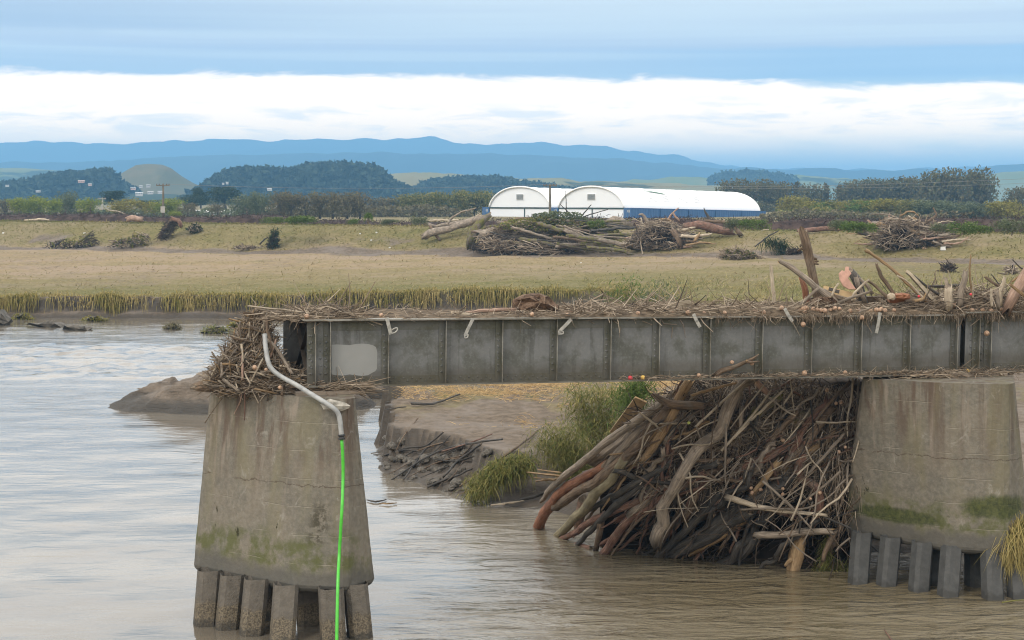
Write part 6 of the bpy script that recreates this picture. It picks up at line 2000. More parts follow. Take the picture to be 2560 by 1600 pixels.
obj('hanging_roots', sticks(M(), P, D * (r_.uniform(0.04, 0.26, (n, 1)) + 0.25 * (r_.random((n, 1)) < 0.05)), r_.uniform(0.003, 0.007, n), 3, 0.25, 53), MAT['reed'], kind='stuff')
n = 2600                                                          # litter lying on the lower flange
s = r_.beta(1.6, 1.0, n) * (along(2640) - along(1530)) + along(1530)
P = np.array([GA[0], GA[1], 0.0])[None] + U3[None] * s[:, None] + N3[None] * r_.uniform(0.02, 0.19, (n, 1)); P[:, 2] = O_G[2] + slope * s + 0.045 + 0.07 * r_.random(n) ** 2
D = r_.normal(size=(n, 3)) * [1.0, 0.3, 0.2]; D /= np.linalg.norm(D, axis=1)[:, None]
obj('flange_litter', sticks(M(), P, D * r_.uniform(0.05, 0.3, (n, 1)), r_.uniform(0.003, 0.008, n), 3, 0.15, 55), MAT['reed'], kind='stuff')
n = 420                                                           # sticks wedged under the second pier's bearings
s = r_.uniform(along(2240), along(2500), n)
P = np.array([GA[0], GA[1], 0.0])[None] + U3[None] * s[:, None] + N3[None] * r_.uniform(-0.3, 0.45, (n, 1)); P[:, 2] = 5.17 + r_.random(n) * 0.12
D = r_.normal(size=(n, 3)) * [1.0, 0.3, 0.15]; D /= np.linalg.norm(D, axis=1)[:, None]
obj('bearing_litter', sticks(M(), P, D * r_.uniform(0.15, 0.6, (n, 1)), r_.uniform(0.005, 0.014, n), 4, 0.05, 57), MAT['reed'], kind='stuff')
# dried tangles heaped on the deck
n = 2600
seg = r_.choice(4, n, p=[0.10, 0.24, 0.14, 0.52]); lo_ = np.array([760, 1440, 1830, 2290])[seg]; hi_ = np.array([900, 1790, 2060, 2640])[seg]
pxs = r_.uniform(lo_, hi_); s = np.array([along(x) for x in pxs])
P = np.array([GA[0], GA[1], 0.0])[None] + U3[None] * s[:, None] + N3[None] * r_.uniform(-GAP, 0.1, (n, 1))
hh = np.array([0.20, 0.22, 0.16, 0.58])[seg] * (0.5 + 0.5 * np.sin((pxs - lo_) / (hi_ - lo_) * np.pi))
P[:, 2] = deck_z(s) + hh * r_.random(n)
D = r_.normal(size=(n, 3)) * [1.0, 0.6, 0.35]; D /= np.linalg.norm(D, axis=1)[:, None]
obj('deck_tangle', sticks(M(), P, D * r_.uniform(0.15, 0.9, (n, 1)), r_.uniform(0.006, 0.018, n), 4, 0.10, 59), MAT['twig'], kind='stuff')

# --- timber and stumps standing on the deck
def K(pts, w, mat, label, Y=43.0, **kw):
    return log(kw.pop('name', 'deck_log'), pts, w, Y, mat, label, **kw)


K([(2008, 583), (2016, 620), (2030, 680), (2040, 720), (2046, 770)], [22, 23, 22, 21, 22], 'bark_brown', 'thick dark brown log standing tallest above the deck', 43.3, stubs=6, bend=0.15)
K([(1951, 654), (1972, 664), (2000, 686), (2045, 722), (2078, 748), (2100, 770)], [10, 15, 15, 16, 18], 'bark_grey', 'leaning grey forked log before the thick dark brown one', 42.7, cap='cut', forks=[([(2046, 722), (2090, 740), (2140, 752)], (11, 7), (42.7, 43.0))])
K([(1928, 668), (1931, 700), (1936, 772)], [9, 10, 11], 'bark_pale', 'pale slender post standing alone left of the upright logs', 42.6, name='timber_post', cat='post')
K([(2001, 692), (2010, 720), (2020, 768)], [8, 15, 17], 'bark_red', 'orange splintered stake behind the leaning grey log', 43.4, jag=1.6, cap='cut')
K([(2044, 722), (2020, 744), (1990, 770)], [8, 8, 8], 'bark_grey', 'grey prop stick under the leaning forked log', 42.5)
K([(1977, 747), (1990, 765)], [5, 5], 'bark_pale', 'short pale stick left of the grey prop stick', 42.6)
K([(2128, 680), (2140, 700), (2150, 725), (2160, 760)], [18, 24, 22, 20], 'bark_dark', 'dark hollow log behind the torn pink board', 43.6)
K([(2141, 698), (2150, 722), (2162, 752)], [13, 13, 11], 'bark_grey', 'grey log beside the dark hollow one', 43.2)
K([(2152, 700), (2170, 718), (2180, 735)], [8, 10, 8], 'bark_grey', 'short blue grey branch right of the dark hollow log', 43.3)
K([(2131, 752), (2136, 735), (2152, 716), (2171, 700)], [7, 7, 6, 4], 'bark_pale', 'pale yellow peeled branch arching up from the boxes', 42.6)
K([(2093, 759), (2125, 745), (2176, 729)], [8, 8, 7], 'bark_grey', 'grey pole lying slanted over the timber beam', 42.4)
K([(2170, 702), (2190, 716), (2205, 730), (2224, 752)], [6, 7, 8, 8], 'bark_brown', 'crooked brown branch in the middle of the deck pile', 42.8)
K([(2080, 741), (2086, 724), (2096, 708)], [6, 6, 4], 'bark_pale', 'short pale forked twig left of the pink board', 42.5)
K([(2191, 660), (2198, 676), (2208, 698), (2240, 744)], [6, 9, 10, 9], 'bark_brown', 'dark grey brown stake leaning left beside the long pole', 42.9)
K([(2167, 627), (2180, 635), (2225, 668), (2262, 702), (2315, 752)], [11, 8, 8, 9, 9], 'bark_tan', 'long yellow brown pole with a knuckled tip, longest on the deck', 42.8)
K([(2243, 689), (2258, 697), (2276, 711), (2308, 745)], [4, 5, 5, 5], 'bark_pale', 'thin pale stick below the long yellow brown pole', 42.6)
K([(2269, 681), (2290, 702), (2338, 757)], [10, 12, 12], 'board_grey', 'grey brown plank leaning right of the long pole', 42.9, sides=4, name='deck_plank', cat='plank')
K([(2284, 688), (2296, 700), (2312, 712), (2345, 735)], [4, 6, 6, 7], 'bark_dark', 'dark crooked branch behind the leaning plank', 43.1)
K([(2325, 715), (2360, 716), (2400, 713)], [6, 7, 7], 'bark_dark', 'dark log lying level behind the stumps', 43.6)
K([(2365, 697), (2368, 715), (2369, 735)], [9, 8, 8], 'bark_grey', 'thin grey stub left of the block of grey stumps', 42.9)
K([(2371, 722), (2371, 745), (2371, 765)], [17, 20, 21], 'bark_pale', 'pale squat split stump on the deck', 42.6, jag=1.2)
K([(2414, 682), (2412, 700), (2404, 730), (2400, 765)], [13, 15, 16, 17], 'bark_grey', 'tall weathered grey stump with a knobbed top', 42.8, jag=0.9)
K([(2427, 638), (2424, 672), (2426, 705), (2431, 745)], [3, 5, 5, 4], 'bark_tan', 'thin upright brown stick, tallest on the right of the deck', 42.8)
K([(2370, 677), (2375, 695), (2382, 730)], [2.5, 3, 3], 'bark_pale', 'thin bare twig above the squat split stump', 42.8)
K([(2431, 702), (2432, 720), (2432, 745)], [3, 4, 4], 'bark_pale', 'short yellow stick right of the thin upright brown one', 42.8)
K([(2511, 697), (2506, 715), (2502, 735), (2500, 760)], [7, 12, 13, 12], 'bark_pale', 'cream coloured splintered stake near the big pinkish log', 42.7, jag=1.4)
K([(2457, 737), (2476, 727), (2502, 716)], [4, 4, 4], 'bark_pale', 'thin whitish curved stick left of the cream stake', 42.5)
K([(2590, 650), (2565, 690), (2545, 722), (2520, 768)], [30, 30, 30, 28], 'bark_pink', 'big smooth pinkish log leaning at the right edge', 42.8, bend=0.15)
K([(2526, 711), (2545, 727), (2580, 752)], [8, 8, 8], 'bark_tan', 'brown stick lying across the big pinkish log', 42.3)
K([(2530, 704), (2545, 692), (2572, 672)], [5, 5, 5], 'bark_tan', 'tan stick rising to the right above the big pinkish log', 42.9)
K([(2531, 649), (2550, 668), (2575, 690)], [3, 4, 5], 'bark_dark', 'dark bare stick at the upper right edge of the deck pile', 43.0)
K([(2464, 693), (2480, 705), (2500, 716)], [6, 7, 6], 'bark_brown', 'short brown stick sticking up left of the cream stake', 43.0)
K([(2477, 684), (2488, 698), (2496, 710)], [2, 3, 3], 'bark_dark', 'very thin dark twig left of the cream stake', 43.2)
K([(2478, 724), (2478, 745), (2480, 765)], [6, 7, 8], 'bark_pale', 'short pale stake in the right heap', 42.5)
K([(2490, 728), (2494, 748), (2498, 768)], [10, 12, 12], 'bark_grey', 'dull grey stub in the right heap', 42.7)
K([(1168, 782), (1210, 778), (1250, 775), (1290, 774)], [9, 10, 10, 10], 'bark_pink', 'pinkish log lying on the deck left of the boulder like stump', 40.8)
K([(1128, 784), (1160, 786), (1205, 790)], [11, 11, 4], 'bark_pale', 'short pale tapering log on the deck', 40.2)
K([(1400, 782), (1450, 780), (1545, 781)], [6, 7, 7], 'bark_redbrown', 'red brown stick lying along the deck right of the stump', 40.6)
K([(1700, 778), (1735, 764), (1765, 738)], [3, 3, 2], 'bark_dark', 'dark twig rising behind the tilted grey plank', 41.6)
K([(2148, 781), (2175, 770), (2195, 758)], [6, 6, 4], 'bark_grey', 'short grey stick slanting in front of the timber beam', 41.6)
K([(1560, 778), (1580, 760), (1590, 748)], [3, 3, 2], 'bark_dark', 'small dark twig standing on the deck near the green shrub', 41.2)
K([(2290, 752), (2306, 748), (2312, 740)], [8, 8, 5], 'bark_tan', 'fresh orange splinter in front of the leaning plank', 42.3, cap='cut', jag=1.5)
K([(1786, 940), (1810, 926), (1850, 912), (1885, 895), (1896, 886)], [14, 13, 10, 8, 3], 'bark_brown', 'broken brown branch propped on the lower flange against the girder', 41.0, forks=[([(1868, 904), (1885, 906), (1897, 903)], (9, 3), (40.9, 40.9))], cap='cut')


def solid(name, pts, Y, thick, mat, label, cat, wob=0.06, seed=0, shrink=0.8):
    """rugged lump or torn board: an outline in the place with real thickness and a domed front"""
    r_ = np.random.default_rng(seed)
    P = np.array([at(x, y, Y) for x, y in pts])
    c = P.mean(0)
    k = len(P)
    d = np.array([0.1, -1, 0.15]) * thick
    j = lambda a: a + r_.normal(size=a.shape) * wob * thick
    R0 = P + np.array([0, 1, 0]) * thick * 0.5
    R1 = j(P + d * 0.25)
    R2 = j(c + (P - c) * shrink + d * 0.6)
    R3 = j(c + (P - c) * shrink * 0.5 + d * 0.85)
    Rb = c + (P - c) * 0.8 + np.array([0, 1, 0]) * thick
    V = np.vstack([Rb, R0, R1, R2, R3, [c + d * 0.9], [c + np.array([0, 1, 0]) * thick]])
    q = [(a * k + i, a * k + (i + 1) % k, (a + 1) * k + (i + 1) % k, (a + 1) * k + i) for a in range(4) for i in range(k)]
    q += [(4 * k + i, 4 * k + (i + 1) % k, 5 * k) for i in range(k)] + [((i + 1) % k, i, 5 * k + 1) for i in range(k)]
    return obj(name, M().add(V, q), MAT[mat] if isinstance(mat, str) else mat, label=label, cat=cat)


m_, t_, b_ = new_mat('rotten stump wood', 0.9, 0.2)
n1 = t_.noise(t_.pos(), 5.0, 6, 0.7, 0.8)
c_ = t_.ramp(n1, [(0.34, (0.022, 0.012, 0.007)), (0.48, (0.105, 0.066, 0.044)), (0.62, (0.185, 0.125, 0.085)), (0.75, (0.30, 0.20, 0.13))])
t_.set(b_.inputs['Base Color'], c_); t_.set(b_.inputs['Normal'], t_.bump(n1, 0.9, 0.08))
MAT['stump'] = m_
solid('stump_boulder', [(1283, 788), (1281, 757), (1290, 746), (1306, 738), (1330, 734), (1350, 735), (1366, 742), (1376, 752), (1384, 763), (1398, 772), (1396, 788), (1340, 791)], 41.1, 0.42, 'stump', 'boulder like brown stump with a charred hollow, alone on the deck', 'stump', 0.10, 3)
solid('bark_lump', [(2024, 763), (2032, 750), (2048, 743), (2068, 742), (2086, 746), (2098, 756), (2094, 766), (2060, 768)], 42.5, 0.3, 'stump', 'orange brown lump of bark at the foot of the tallest log', 'bark lump', 0.12, 5)
solid('bark_lump', [(2220, 750), (2236, 738), (2252, 733), (2272, 737), (2277, 746), (2262, 755), (2236, 757)], 42.6, 0.25, 'bark_red', 'red orange lump of bark at the foot of the long pole', 'bark lump', 0.12, 6)
solid('pink_board', [(2097, 684), (2105, 676), (2112, 679), (2114, 667), (2121, 667), (2122, 675), (2128, 683), (2121, 694), (2116, 701), (2126, 716), (2140, 724), (2122, 724), (2108, 716), (2099, 700)], 42.9, 0.05, 'pinkboard', 'torn pink board standing up in the deck pile', 'board', 0.0, 7, 0.97)
solid('tilted_plank', [(1648, 777), (1664, 760), (1700, 754), (1722, 750), (1731, 757), (1722, 766), (1690, 775), (1664, 784)], 41.4, 0.10, 'board_grey', 'flat grey plank tilted on the deck beside the last narrow strap', 'plank', 0.05, 8, 0.95)
solid('onion_sack', [(2219, 738), (2226, 732), (2236, 735), (2240, 745), (2232, 752), (2221, 750)], 42.5, 0.14, 'bark_pale', 'small pale round lump beside the red orange bark', 'lump', 0.05, 9)


def flat_board(name, a, b, w, Y, mat, label, cat='board', th=0.04):
    A_, B_ = at(*a, Y), at(*b, Y)
    d = B_ - A_; Ln = np.linalg.norm(d); d /= Ln
    n_ = np.array([0, -1, 0.35]); n_ -= d * np.dot(n_, d); n_ /= np.linalg.norm(n_)
    s_ = np.cross(n_, d); ww = w / F * Y
    return obj(name, M().box(A_, d, s_, n_, (0, -ww / 2, -th / 2), (Ln, ww / 2, th / 2)), MAT[mat], label=label, cat=cat)


flat_board('plywood_sheet', (2058, 722), (2140, 742), 16, 43.1, 'board', 'tan plywood sheet lying behind the leaning forked log')
flat_board('deck_plank', (2072, 722), (2098, 730), 8, 42.9, 'bark_dark', 'short dark board on the tan plywood sheet', 'plank')
flat_board('deck_plank', (2080, 738), (2130, 756), 8, 42.7, 'bark_brown', 'narrow brown board at the lower edge of the plywood', 'plank')

# long squared timber lying on the far girder
s0, s1 = along(2110), along(2452)
ob = np.array([GA[0], GA[1], 0.0])
zt_ = deck_z((s0 + s1) / 2)
obj('timber_beam', M().box(ob, U3, N3, UP, (s0, -GAP - 0.15, zt_ + 0.06), (s1, -GAP + 0.15, zt_ + 0.34)), bark('squared beam', (0.055, 0.040, 0.028), (0.135, 0.100, 0.070)), label='long squared brown beam lying along the far side of the deck', cat='timber beam')

# small round lumps of wood and stones
def ball(name, px, py, r, Y, mat, label, cat, group=None, squash=0.92, off=None, seed=0, on=None):
    c = on_girder(px, py, off) if off is not None else at(px, py, Y)
    R_ = r / F * c[1]
    key = ('ball', mat, seed % 4)
    if key not in _stk_cache:
        g_ = np.random.default_rng(seed % 4)
        V, q = [], []
        for i in range(7):
            th = math.pi * i / 6
            for j in range(10):
                ph = 2 * math.pi * j / 10
                k_ = 1 + 0.05 * g_.normal()
                V.append((math.sin(th) * math.cos(ph) * k_, math.sin(th) * math.sin(ph) * k_, math.cos(th) * squash + (0.22 if i == 0 else 0)))
        for i in range(6):
            for j in range(10):
                q.append((i * 10 + j, (i + 1) * 10 + j, (i + 1) * 10 + (j + 1) % 10, i * 10 + (j + 1) % 10))
        _stk_cache[key] = mesh_of(name, M().add(V, q), MAT[mat], np.zeros(3), True)
    o = bpy.data.objects.new(name, _stk_cache[key])
    o.location = Vector(c); o.scale = (R_, R_, R_)
    o.rotation_euler = (seed * 0.7, seed * 1.1, seed * 0.5)
    COL.objects.link(o)
    return tag(o, label, cat, group)


GO = 'onions strewn along the bridge'
TOPN = [(1812, 782), (1836, 780), (1886, 781), (1896, 780), (1909, 781), (2000, 776), (2008, 771), (2015, 770), (2012, 780), (2033, 773), (2043, 774), (2052, 776), (2062, 777), (2076, 775), (2087, 771), (2099, 772), (2126, 777), (2146, 777), (2176, 777), (2191, 775), (2199, 775), (2203, 773), (2212, 777), (2235, 775), (2430, 776), (2440, 777), (2456, 775), (2478, 778), (2502, 773), (1680, 782), (1760, 783), (1595, 783), (1720, 782)]
for k, (x, y) in enumerate(TOPN):
    ball('onion', x, y, 5.2 + (k * 7 % 5) * 0.45, 0, 'onion', 'pale orange onion lying among the litter on the deck edge', 'onion', GO, off=0.10 - 0.14 * ((k * 3) % 4) / 4, seed=k)
for x, y, lab, off, r in ((1954, 770, 'single larger onion above the flat pale strap', 0.05, 6.5), (2386, 763, 'onion lying left on the little ridge before the joint', -0.1, 7), (2402, 764, 'middle onion of three on the ridge before the joint', -0.1, 5), (2415, 765, 'right onion of three on the ridge before the joint', -0.1, 5.5),
                          (2008, 811, 'onion hanging by its roots below the deck edge', 0.24, 7), (2155, 794, 'yellow onion hanging just under the top flange', 0.24, 6.5), (2467, 833, 'onion dangling on a long stalk over the second span', 0.24, 7),
                          (1830, 906, 'onion held by the branch propped on the lower flange', 0.28, 5.5), (1880, 908, 'pale onion at the fork of the branch on the lower flange', 0.3, 6), (2011, 933, 'large onion sitting on the lower flange', 0.12, 7.5), (2113, 931, 'small onion on the lower flange near the second pier', 0.12, 5.5),
                          (1747, 938, 'onion on the lower flange left of the propped branch', 0.12, 5.5), (767, 791, 'large onion at the left end of the deck', 0.12, 7), (953, 788, 'onion on the deck beside the first strap', 0.10, 6), (1418, 786, 'small onion on the deck right of the stump', 0.1, 4.5), (1330, 786, 'pale onion at the foot of the boulder like stump', 0.12, 6),
                          (637, 919, 'onion in the nest left of the conduit', 0.4, 7), (665, 924, 'small onion touching the conduit', 0.35, 4.5), (700, 969, 'onion at the foot of the nest', 0.3, 6)):
    ball('onion', x, y, r, 0, 'onion', lab, 'onion', GO, off=off, seed=int(x))
for x, y, lab, mt in ((2420, 929, 'yellow onion standing on the flange at the joint', 'yellow'), (1607, 944, 'yellow apple beside the red one on the lower flange', 'yellow'), (1576, 945, 'bright red apple on the lower flange', 'red')):
    ball('onion' if 'onion' in lab else 'apple', x, y, 6.3, 0, mt, lab, lab.split()[1] if lab.split()[1] in ('onion', 'apple') else 'apple', GO if 'onion' in lab else 'apples on the lower flange', off=0.12, seed=int(x))
ball('apple', 1722, 1057, 4.5, float(jamY(1722, 1057)) - 0.8, 'green_apple', 'small green apple caught in the log jam', 'apple', seed=4)
for k, (x, y) in enumerate(((1870, 957), (2090, 1008), (2102, 1006), (2113, 1118), (2097, 1130), (1958, 1101), (1878, 1220), (1902, 1224), (1880, 1232), (1957, 1222), (1957, 1236), (2049, 1232), (2026, 1247), (2140, 1125), (2068, 975))):
    ball('onion', x, y, 4.6 + (k % 3) * 0.5, float(jamY(x, y)) - 0.75, 'onion', 'onion caught among the twigs of the log jam', 'onion', 'onions in the log jam', seed=k)
ball('apple', 2297, 741, 3.5, 42.4, 'red', 'red apple at the foot of the leaning plank', 'apple', seed=2)
ball('apple', 2427, 736, 3.5, 42.4, 'red', 'red apple at the foot of the tall grey stump', 'apple', seed=3)

# ------------------------------------------------------------------ grass, shrubs and the debris across the river
def ground_at(px, py, y0=44.0, y1=420.0):
    """first point of the ground under a pixel"""
    d = ray(px, py)
    Y = np.geomspace(y0, y1, 2500)
    z = CAMZ + d[2] * Y
    h = ground_h(d[0] * Y, Y)
    k = np.argmax(z <= h)
    return np.array([d[0] * Y[k], Y[k], h[k]])


def GY(px, py):
    return float(ground_at(px, py)[1])


def strew(n, X0, X1, Y0, Y1, seed):
    r_ = np.random.default_rng(seed)
    Y = Y0 + (Y1 - Y0) * r_.random(n)
    X = X0 + (X1 - X0) * r_.random(n)
    return X, Y, r_


# overhanging grass along the lip of the far bank
r_ = np.random.default_rng(101)
n = 30000
X = r_.uniform(-58, 13, n)
yb = np.where(X < -9.3, np.interp(X, SX, SY) + 1.15, np.interp(X, [-9, 0, 8, 14], [136.6, 134, 131, 118]) + 0.7)
Y = yb + 0.3 + r_.gamma(1.2, 0.9, n) - 0.5
z = ground_h(X, Y)
lipz = np.interp(X, [-30, -12, 0, 60], [1.62, 1.85, 2.35, 2.75])
ok = (z > lipz - 0.85) & (r_.random(n) < 0.72 + 1.1 * fbm(X * 0.55, Y * 0.3 + 5, 4))
X, Y, z = X[ok], Y[ok], z[ok]; n = len(X)
tuft = fbm(X * 0.9, Y * 0.2, 3)
ln = (0.66 + 0.65 * tuft.clip(-0.6, 1)) * r_.uniform(0.6, 1.3, n)
D = np.column_stack([r_.normal(size=n) * 0.35 + 0.1, -0.85 + 0.40 * r_.normal(size=n), r_.uniform(-0.35, 0.65, n)])
D /= np.linalg.norm(D, axis=1)[:, None]
obj('bank_grass', blades(M(), np.column_stack([X, Y, z - 0.03]), D * ln[:, None], r_.uniform(0.018, 0.045, n), 1.9, 5), MAT['bladeedge'], kind='stuff')
# flattened grass over the meadow, combed one way by the flood
n = 46000
Y = 131 + 118 * r_.random(n) ** 1.35
X = (r_.random(n) * 2 - 1) * (0.33 * Y + 6)
s_ = crest_s(X, Y)
z, mud, green, wet = ground_h(X, Y, True)
ok = (s_ > 15) & (mud + 0.5 * (r_.random(n) - 0.5) < 0.5) & (z > 1.2)
X, Y, z = X[ok], Y[ok], z[ok]; n = len(X)
comb = fbm(X * 0.05, Y * 0.05, 2)
D = np.column_stack([0.8 + 0.5 * r_.normal(size=n), 0.5 * r_.normal(size=n) - 0.4 * comb, 0.10 + 0.14 * r_.random(n)])
D /= np.linalg.norm(D, axis=1)[:, None]
ln = r_.uniform(0.35, 0.8, n) * (0.8 + 0.6 * fbm(X * 0.35, Y * 0.35, 3))
obj('meadow_grass', blades(M(), np.column_stack([X, Y, z - 0.02]), D * ln[:, None], r_.uniform(0.02, 0.05, n), 0.5, 6), MAT['blademeadow'], kind='stuff')
# taller, greener tussocks at the right behind the bridge
n = 70000
Y = 92 + 66 * r_.random(n)
X = r_.uniform(6, 62, n)
z, mud, green, wet = ground_h(X, Y, True)
tus = fbm(X * 0.45, Y * 0.30, 3)
ok = (mud < 0.45) & (r_.random(n) < 0.5 + 1.4 * tus) & (Y < 122 + 28 * r_.random(n)) & (X / Y < 0.36)
X, Y, z, tus = X[ok], Y[ok], z[ok], tus[ok]; n = len(X)
a = fbm(X * 0.2, Y * 0.2 + 9, 2) * 4
D = np.column_stack([np.cos(a) * 0.9 + 0.4 * r_.normal(size=n), -0.3 + 0.4 * r_.normal(size=n), 0.5 + 0.4 * r_.random(n)])
D /= np.linalg.norm(D, axis=1)[:, None]
obj('tussock_grass', blades(M(), np.column_stack([X, Y, z - 0.02]), D * (r_.uniform(0.5, 1.05, n) * (0.75 + 0.6 * tus.clip(0, 1)))[:, None], r_.uniform(0.015, 0.04, n), 1.4, 7), MAT['bladegreen'], kind='stuff')
# short rough grass on the face of the stopbank
n = 30000
X = r_.uniform(-95, 62, n); s_ = r_.uniform(-4, 14, n)
Y = (180.6 - s_ - 0.5772 * X) / 0.8166
z, mud, green, wet = ground_h(X, Y, True)
ok = (mud + 0.6 * (r_.random(n) - 0.5) < 0.55) & (np.abs(X / Y) < 0.36)
X, Y, z, s_ = X[ok], Y[ok], z[ok], s_[ok]; n = len(X)
D = np.column_stack([0.6 + 0.6 * r_.normal(size=n), 0.5 * r_.normal(size=n) - 0.2, 0.15 + 0.25 * r_.random(n)])
D /= np.linalg.norm(D, axis=1)[:, None]
obj('stopbank_grass', blades(M(), np.column_stack([X, Y, z - 0.02]), D * (r_.uniform(0.25, 0.6, n) + 0.25 * (s_ < 1.5))[:, None], r_.uniform(0.03, 0.06, n), 0.6, 8), scatter_mat('bank slope grass', [(0.165, 0.145, 0.050), (0.235, 0.195, 0.078), (0.13, 0.125, 0.038), (0.28, 0.23, 0.10), (0.19, 0.165, 0.06)], trans=0.15, patch=(0.11, (0.115, 0.125, 0.035))), kind='stuff')

# dry straw left on the mud point, dead stems in the silt
n = 12000
X = r_.uniform(-4.6, 8, n); Y = r_.uniform(61, 76, n)
k = fbm(X * 0.55, Y * 0.35 + 3, 3) + 0.8 * smooth(Y, 64, 70) - 0.25
z = ground_h(X, Y)
ok = (r_.random(n) < k) & (z > 1.1)
X, Y, z = X[ok], Y[ok], z[ok]; n = len(X)
D = np.column_stack([r_.normal(size=n), r_.normal(size=n) * 0.6, 0.25 * np.abs(r_.normal(size=n))]); D /= np.linalg.norm(D, axis=1)[:, None]
obj('dry_straw', sticks(M(), np.column_stack([X, Y, z + 0.02 + 0.12 * r_.random(n) * (fbm(X, Y, 2) > 0)]), D * r_.uniform(0.15, 0.55, (n, 1)), r_.uniform(0.005, 0.012, n), 3, 0.2, 61), MAT['straw'], kind='stuff')

# clods of mud fallen from the point
ROCK = []
for k in range(6):
    g_ = np.random.default_rng(900 + k)
    V, q = [], []
    for i in range(8):
        th = math.pi * i / 7
        for j in range(11):
            ph = 2 * math.pi * j / 11
            d = np.array([math.sin(th) * math.cos(ph), math.sin(th) * math.sin(ph), math.cos(th)])
            rr = 1 + 0.34 * fbm(np.array(d[0] * 1.9 + k * 7), np.array(d[1] * 1.9 + d[2] * 1.6), 3) + 0.05 * g_.normal()
            V.append(d * rr * [1.15, 0.95, 0.72])
    for i in range(7):
        for j in range(11):
            q.append((i * 11 + j, (i + 1) * 11 + j, (i + 1) * 11 + (j + 1) % 11, i * 11 + (j + 1) % 11))
    ROCK.append(mesh_of('mud_clod', M().add(V, q), MAT['mudrock'], np.zeros(3), False))
r_ = np.random.default_rng(66)
clods = [(951, 1169, 10), (968, 1163, 15), (985, 1180, 14), (1010, 1185, 20), (1035, 1196, 14), (1055, 1180, 22), (1075, 1208, 18), (1092, 1180, 26), (1120, 1198, 20), (1140, 1210, 24), (1128, 1222, 16), (1165, 1225, 18), (1000, 1150, 20), (1030, 1160, 22), (1062, 1150, 24), (1096, 1150, 20), (1150, 1180, 18), (980, 1120, 20), (1005, 1110, 22), (1110, 1232, 12), (1192, 1240, 12), (965, 1100, 16)]
clods += [(x, y, s_) for x, y, s_ in zip(r_.uniform(965, 1230, 60), r_.uniform(1120, 1235, 60), r_.uniform(6, 22, 60)) if y < 1150 + (x - 960) * 0.42 + 30]
for k, (x, y, w) in enumerate(clods):
    p = ground_at(x, y, 40, 90)
    if p[2] < -0.1:
        p = at_z(x, y, 0.0)
    sc = w / F * p[1] / 2 * 1.3
    o = bpy.data.objects.new('mud_clod', ROCK[k % 6])
    o.location = Vector(p + [0, 0, sc * 0.12]); o.scale = (sc, sc, sc); o.rotation_euler = (r_.normal() * 0.3, r_.normal() * 0.3, r_.random() * 6.28)
    COL.objects.link(o)
    tag(o, ('big' if w > 19 else 'small' if w < 11 else 'middling') + ' grey mud clod ' + ('at the water side' if y > 1130 + (x - 960) * 0.40 else 'close under the broken face') + (' left' if x < 1040 else ' right' if x > 1130 else ' middle') + ' of the mud point', 'mud clod', 'mud clods at the foot of the mud point')


def glog(pts, w, mat, label, lift=0.05, **kw):
    """branch lying on the mud: every point takes the ground's distance under it"""
    Y = [GY(x, min(y + 4, 1290)) if y < 1270 else float(at_z(x, y, 0)[1]) for x, y in pts]
    Y = np.minimum.accumulate(np.array(Y) - 0.25) if False else np.array(Y) - 0.3
    return log(kw.pop('name', 'root_branch'), pts, w, Y, mat, label, cat='branch', **kw)


for pts, w, mt, lab in (
        ([(1255, 1098), (1190, 1107), (1126, 1118), (1068, 1142), (1020, 1172), (977, 1201)], [5, 6, 5, 4], 'bark_dark', 'long black branch lying down the mud point to its lowest corner'),
        ([(1202, 1110), (1144, 1153), (1120, 1180), (1109, 1192)], [6, 6, 5], 'bark_dark', 'black branch slanting over the clods'),
        ([(1180, 1172), (1140, 1190), (1110, 1200), (1068, 1218)], [4, 6, 6], 'bark_dark', 'black branch reaching the water left of the clods'),
        ([(1109, 1080), (1065, 1113), (1013, 1121), (957, 1140)], [4, 5, 4], 'bark_dark', 'black branch sticking left over the river from the broken face'),
        ([(1030, 1008), (1065, 1011), (1100, 1004), (1150, 985)], [8, 6, 4], 'bark_dark', 'black stick lying on top of the mud point'),
        ([(965, 1024), (990, 1020), (1014, 1017)], [2, 3, 3], 'bark_dark', 'thin twig poking left from the top of the mud point'),
        ([(1075, 1110), (1050, 1140), (1008, 1200)], [4, 5, 4], 'bark_dark', 'dark branch crossing the long black one'),
        ([(1125, 1090), (1090, 1125), (1040, 1165)], [3, 4, 3], 'bark_dark', 'thin dark branch in the middle of the rubble'),
        ([(1230, 1085), (1180, 1105), (1100, 1130)], [3, 4, 4], 'bark_redbrown', 'red brown branch along the broken face'),
        ([(1045, 1045), (1010, 1089), (990, 1126)], [3, 3, 2], 'bark_brown', 'thin brown root hanging down the broken face'),
        ([(1344, 1077), (1320, 1096), (1283, 1124), (1216, 1173), (1150, 1215)], [5, 7, 6, 4], 'bark_brown', 'long brown branch leaning over the green brushwood'),
        ([(1327, 1160), (1295, 1180), (1261, 1199)], [12, 15, 12], 'bark_dark', 'short thick black log under the brushwood'),
        ([(1240, 1222), (1215, 1236), (1178, 1258)], [10, 7, 4], 'bark_dark', 'black root fork at the water by the brushwood'),
        ([(1362, 1232), (1330, 1244), (1300, 1250), (1262, 1262)], [7, 8, 7, 3], 'bark_dark', 'black branch lying at the water line right of the brushwood'),
        ([(1310, 1252), (1270, 1258), (1228, 1263)], [3, 6, 4], 'bark_pale', 'pale split plank at the water line'),
        ([(1150, 1235), (1185, 1222), (1235, 1210)], [3, 4, 3], 'bark_brown', 'thin brown branch at the lowest clods'),
        ([(1470, 1065), (1471, 1095), (1469, 1125)], [7, 7, 7], 'bark_tan', 'upright tan stake right of the green brushwood'),
        ([(1472, 1080), (1482, 1093), (1492, 1106)], [3, 4, 3], 'bark_tan', 'thin tan stick against the upright stake')):
    glog(pts, w, mt, lab)


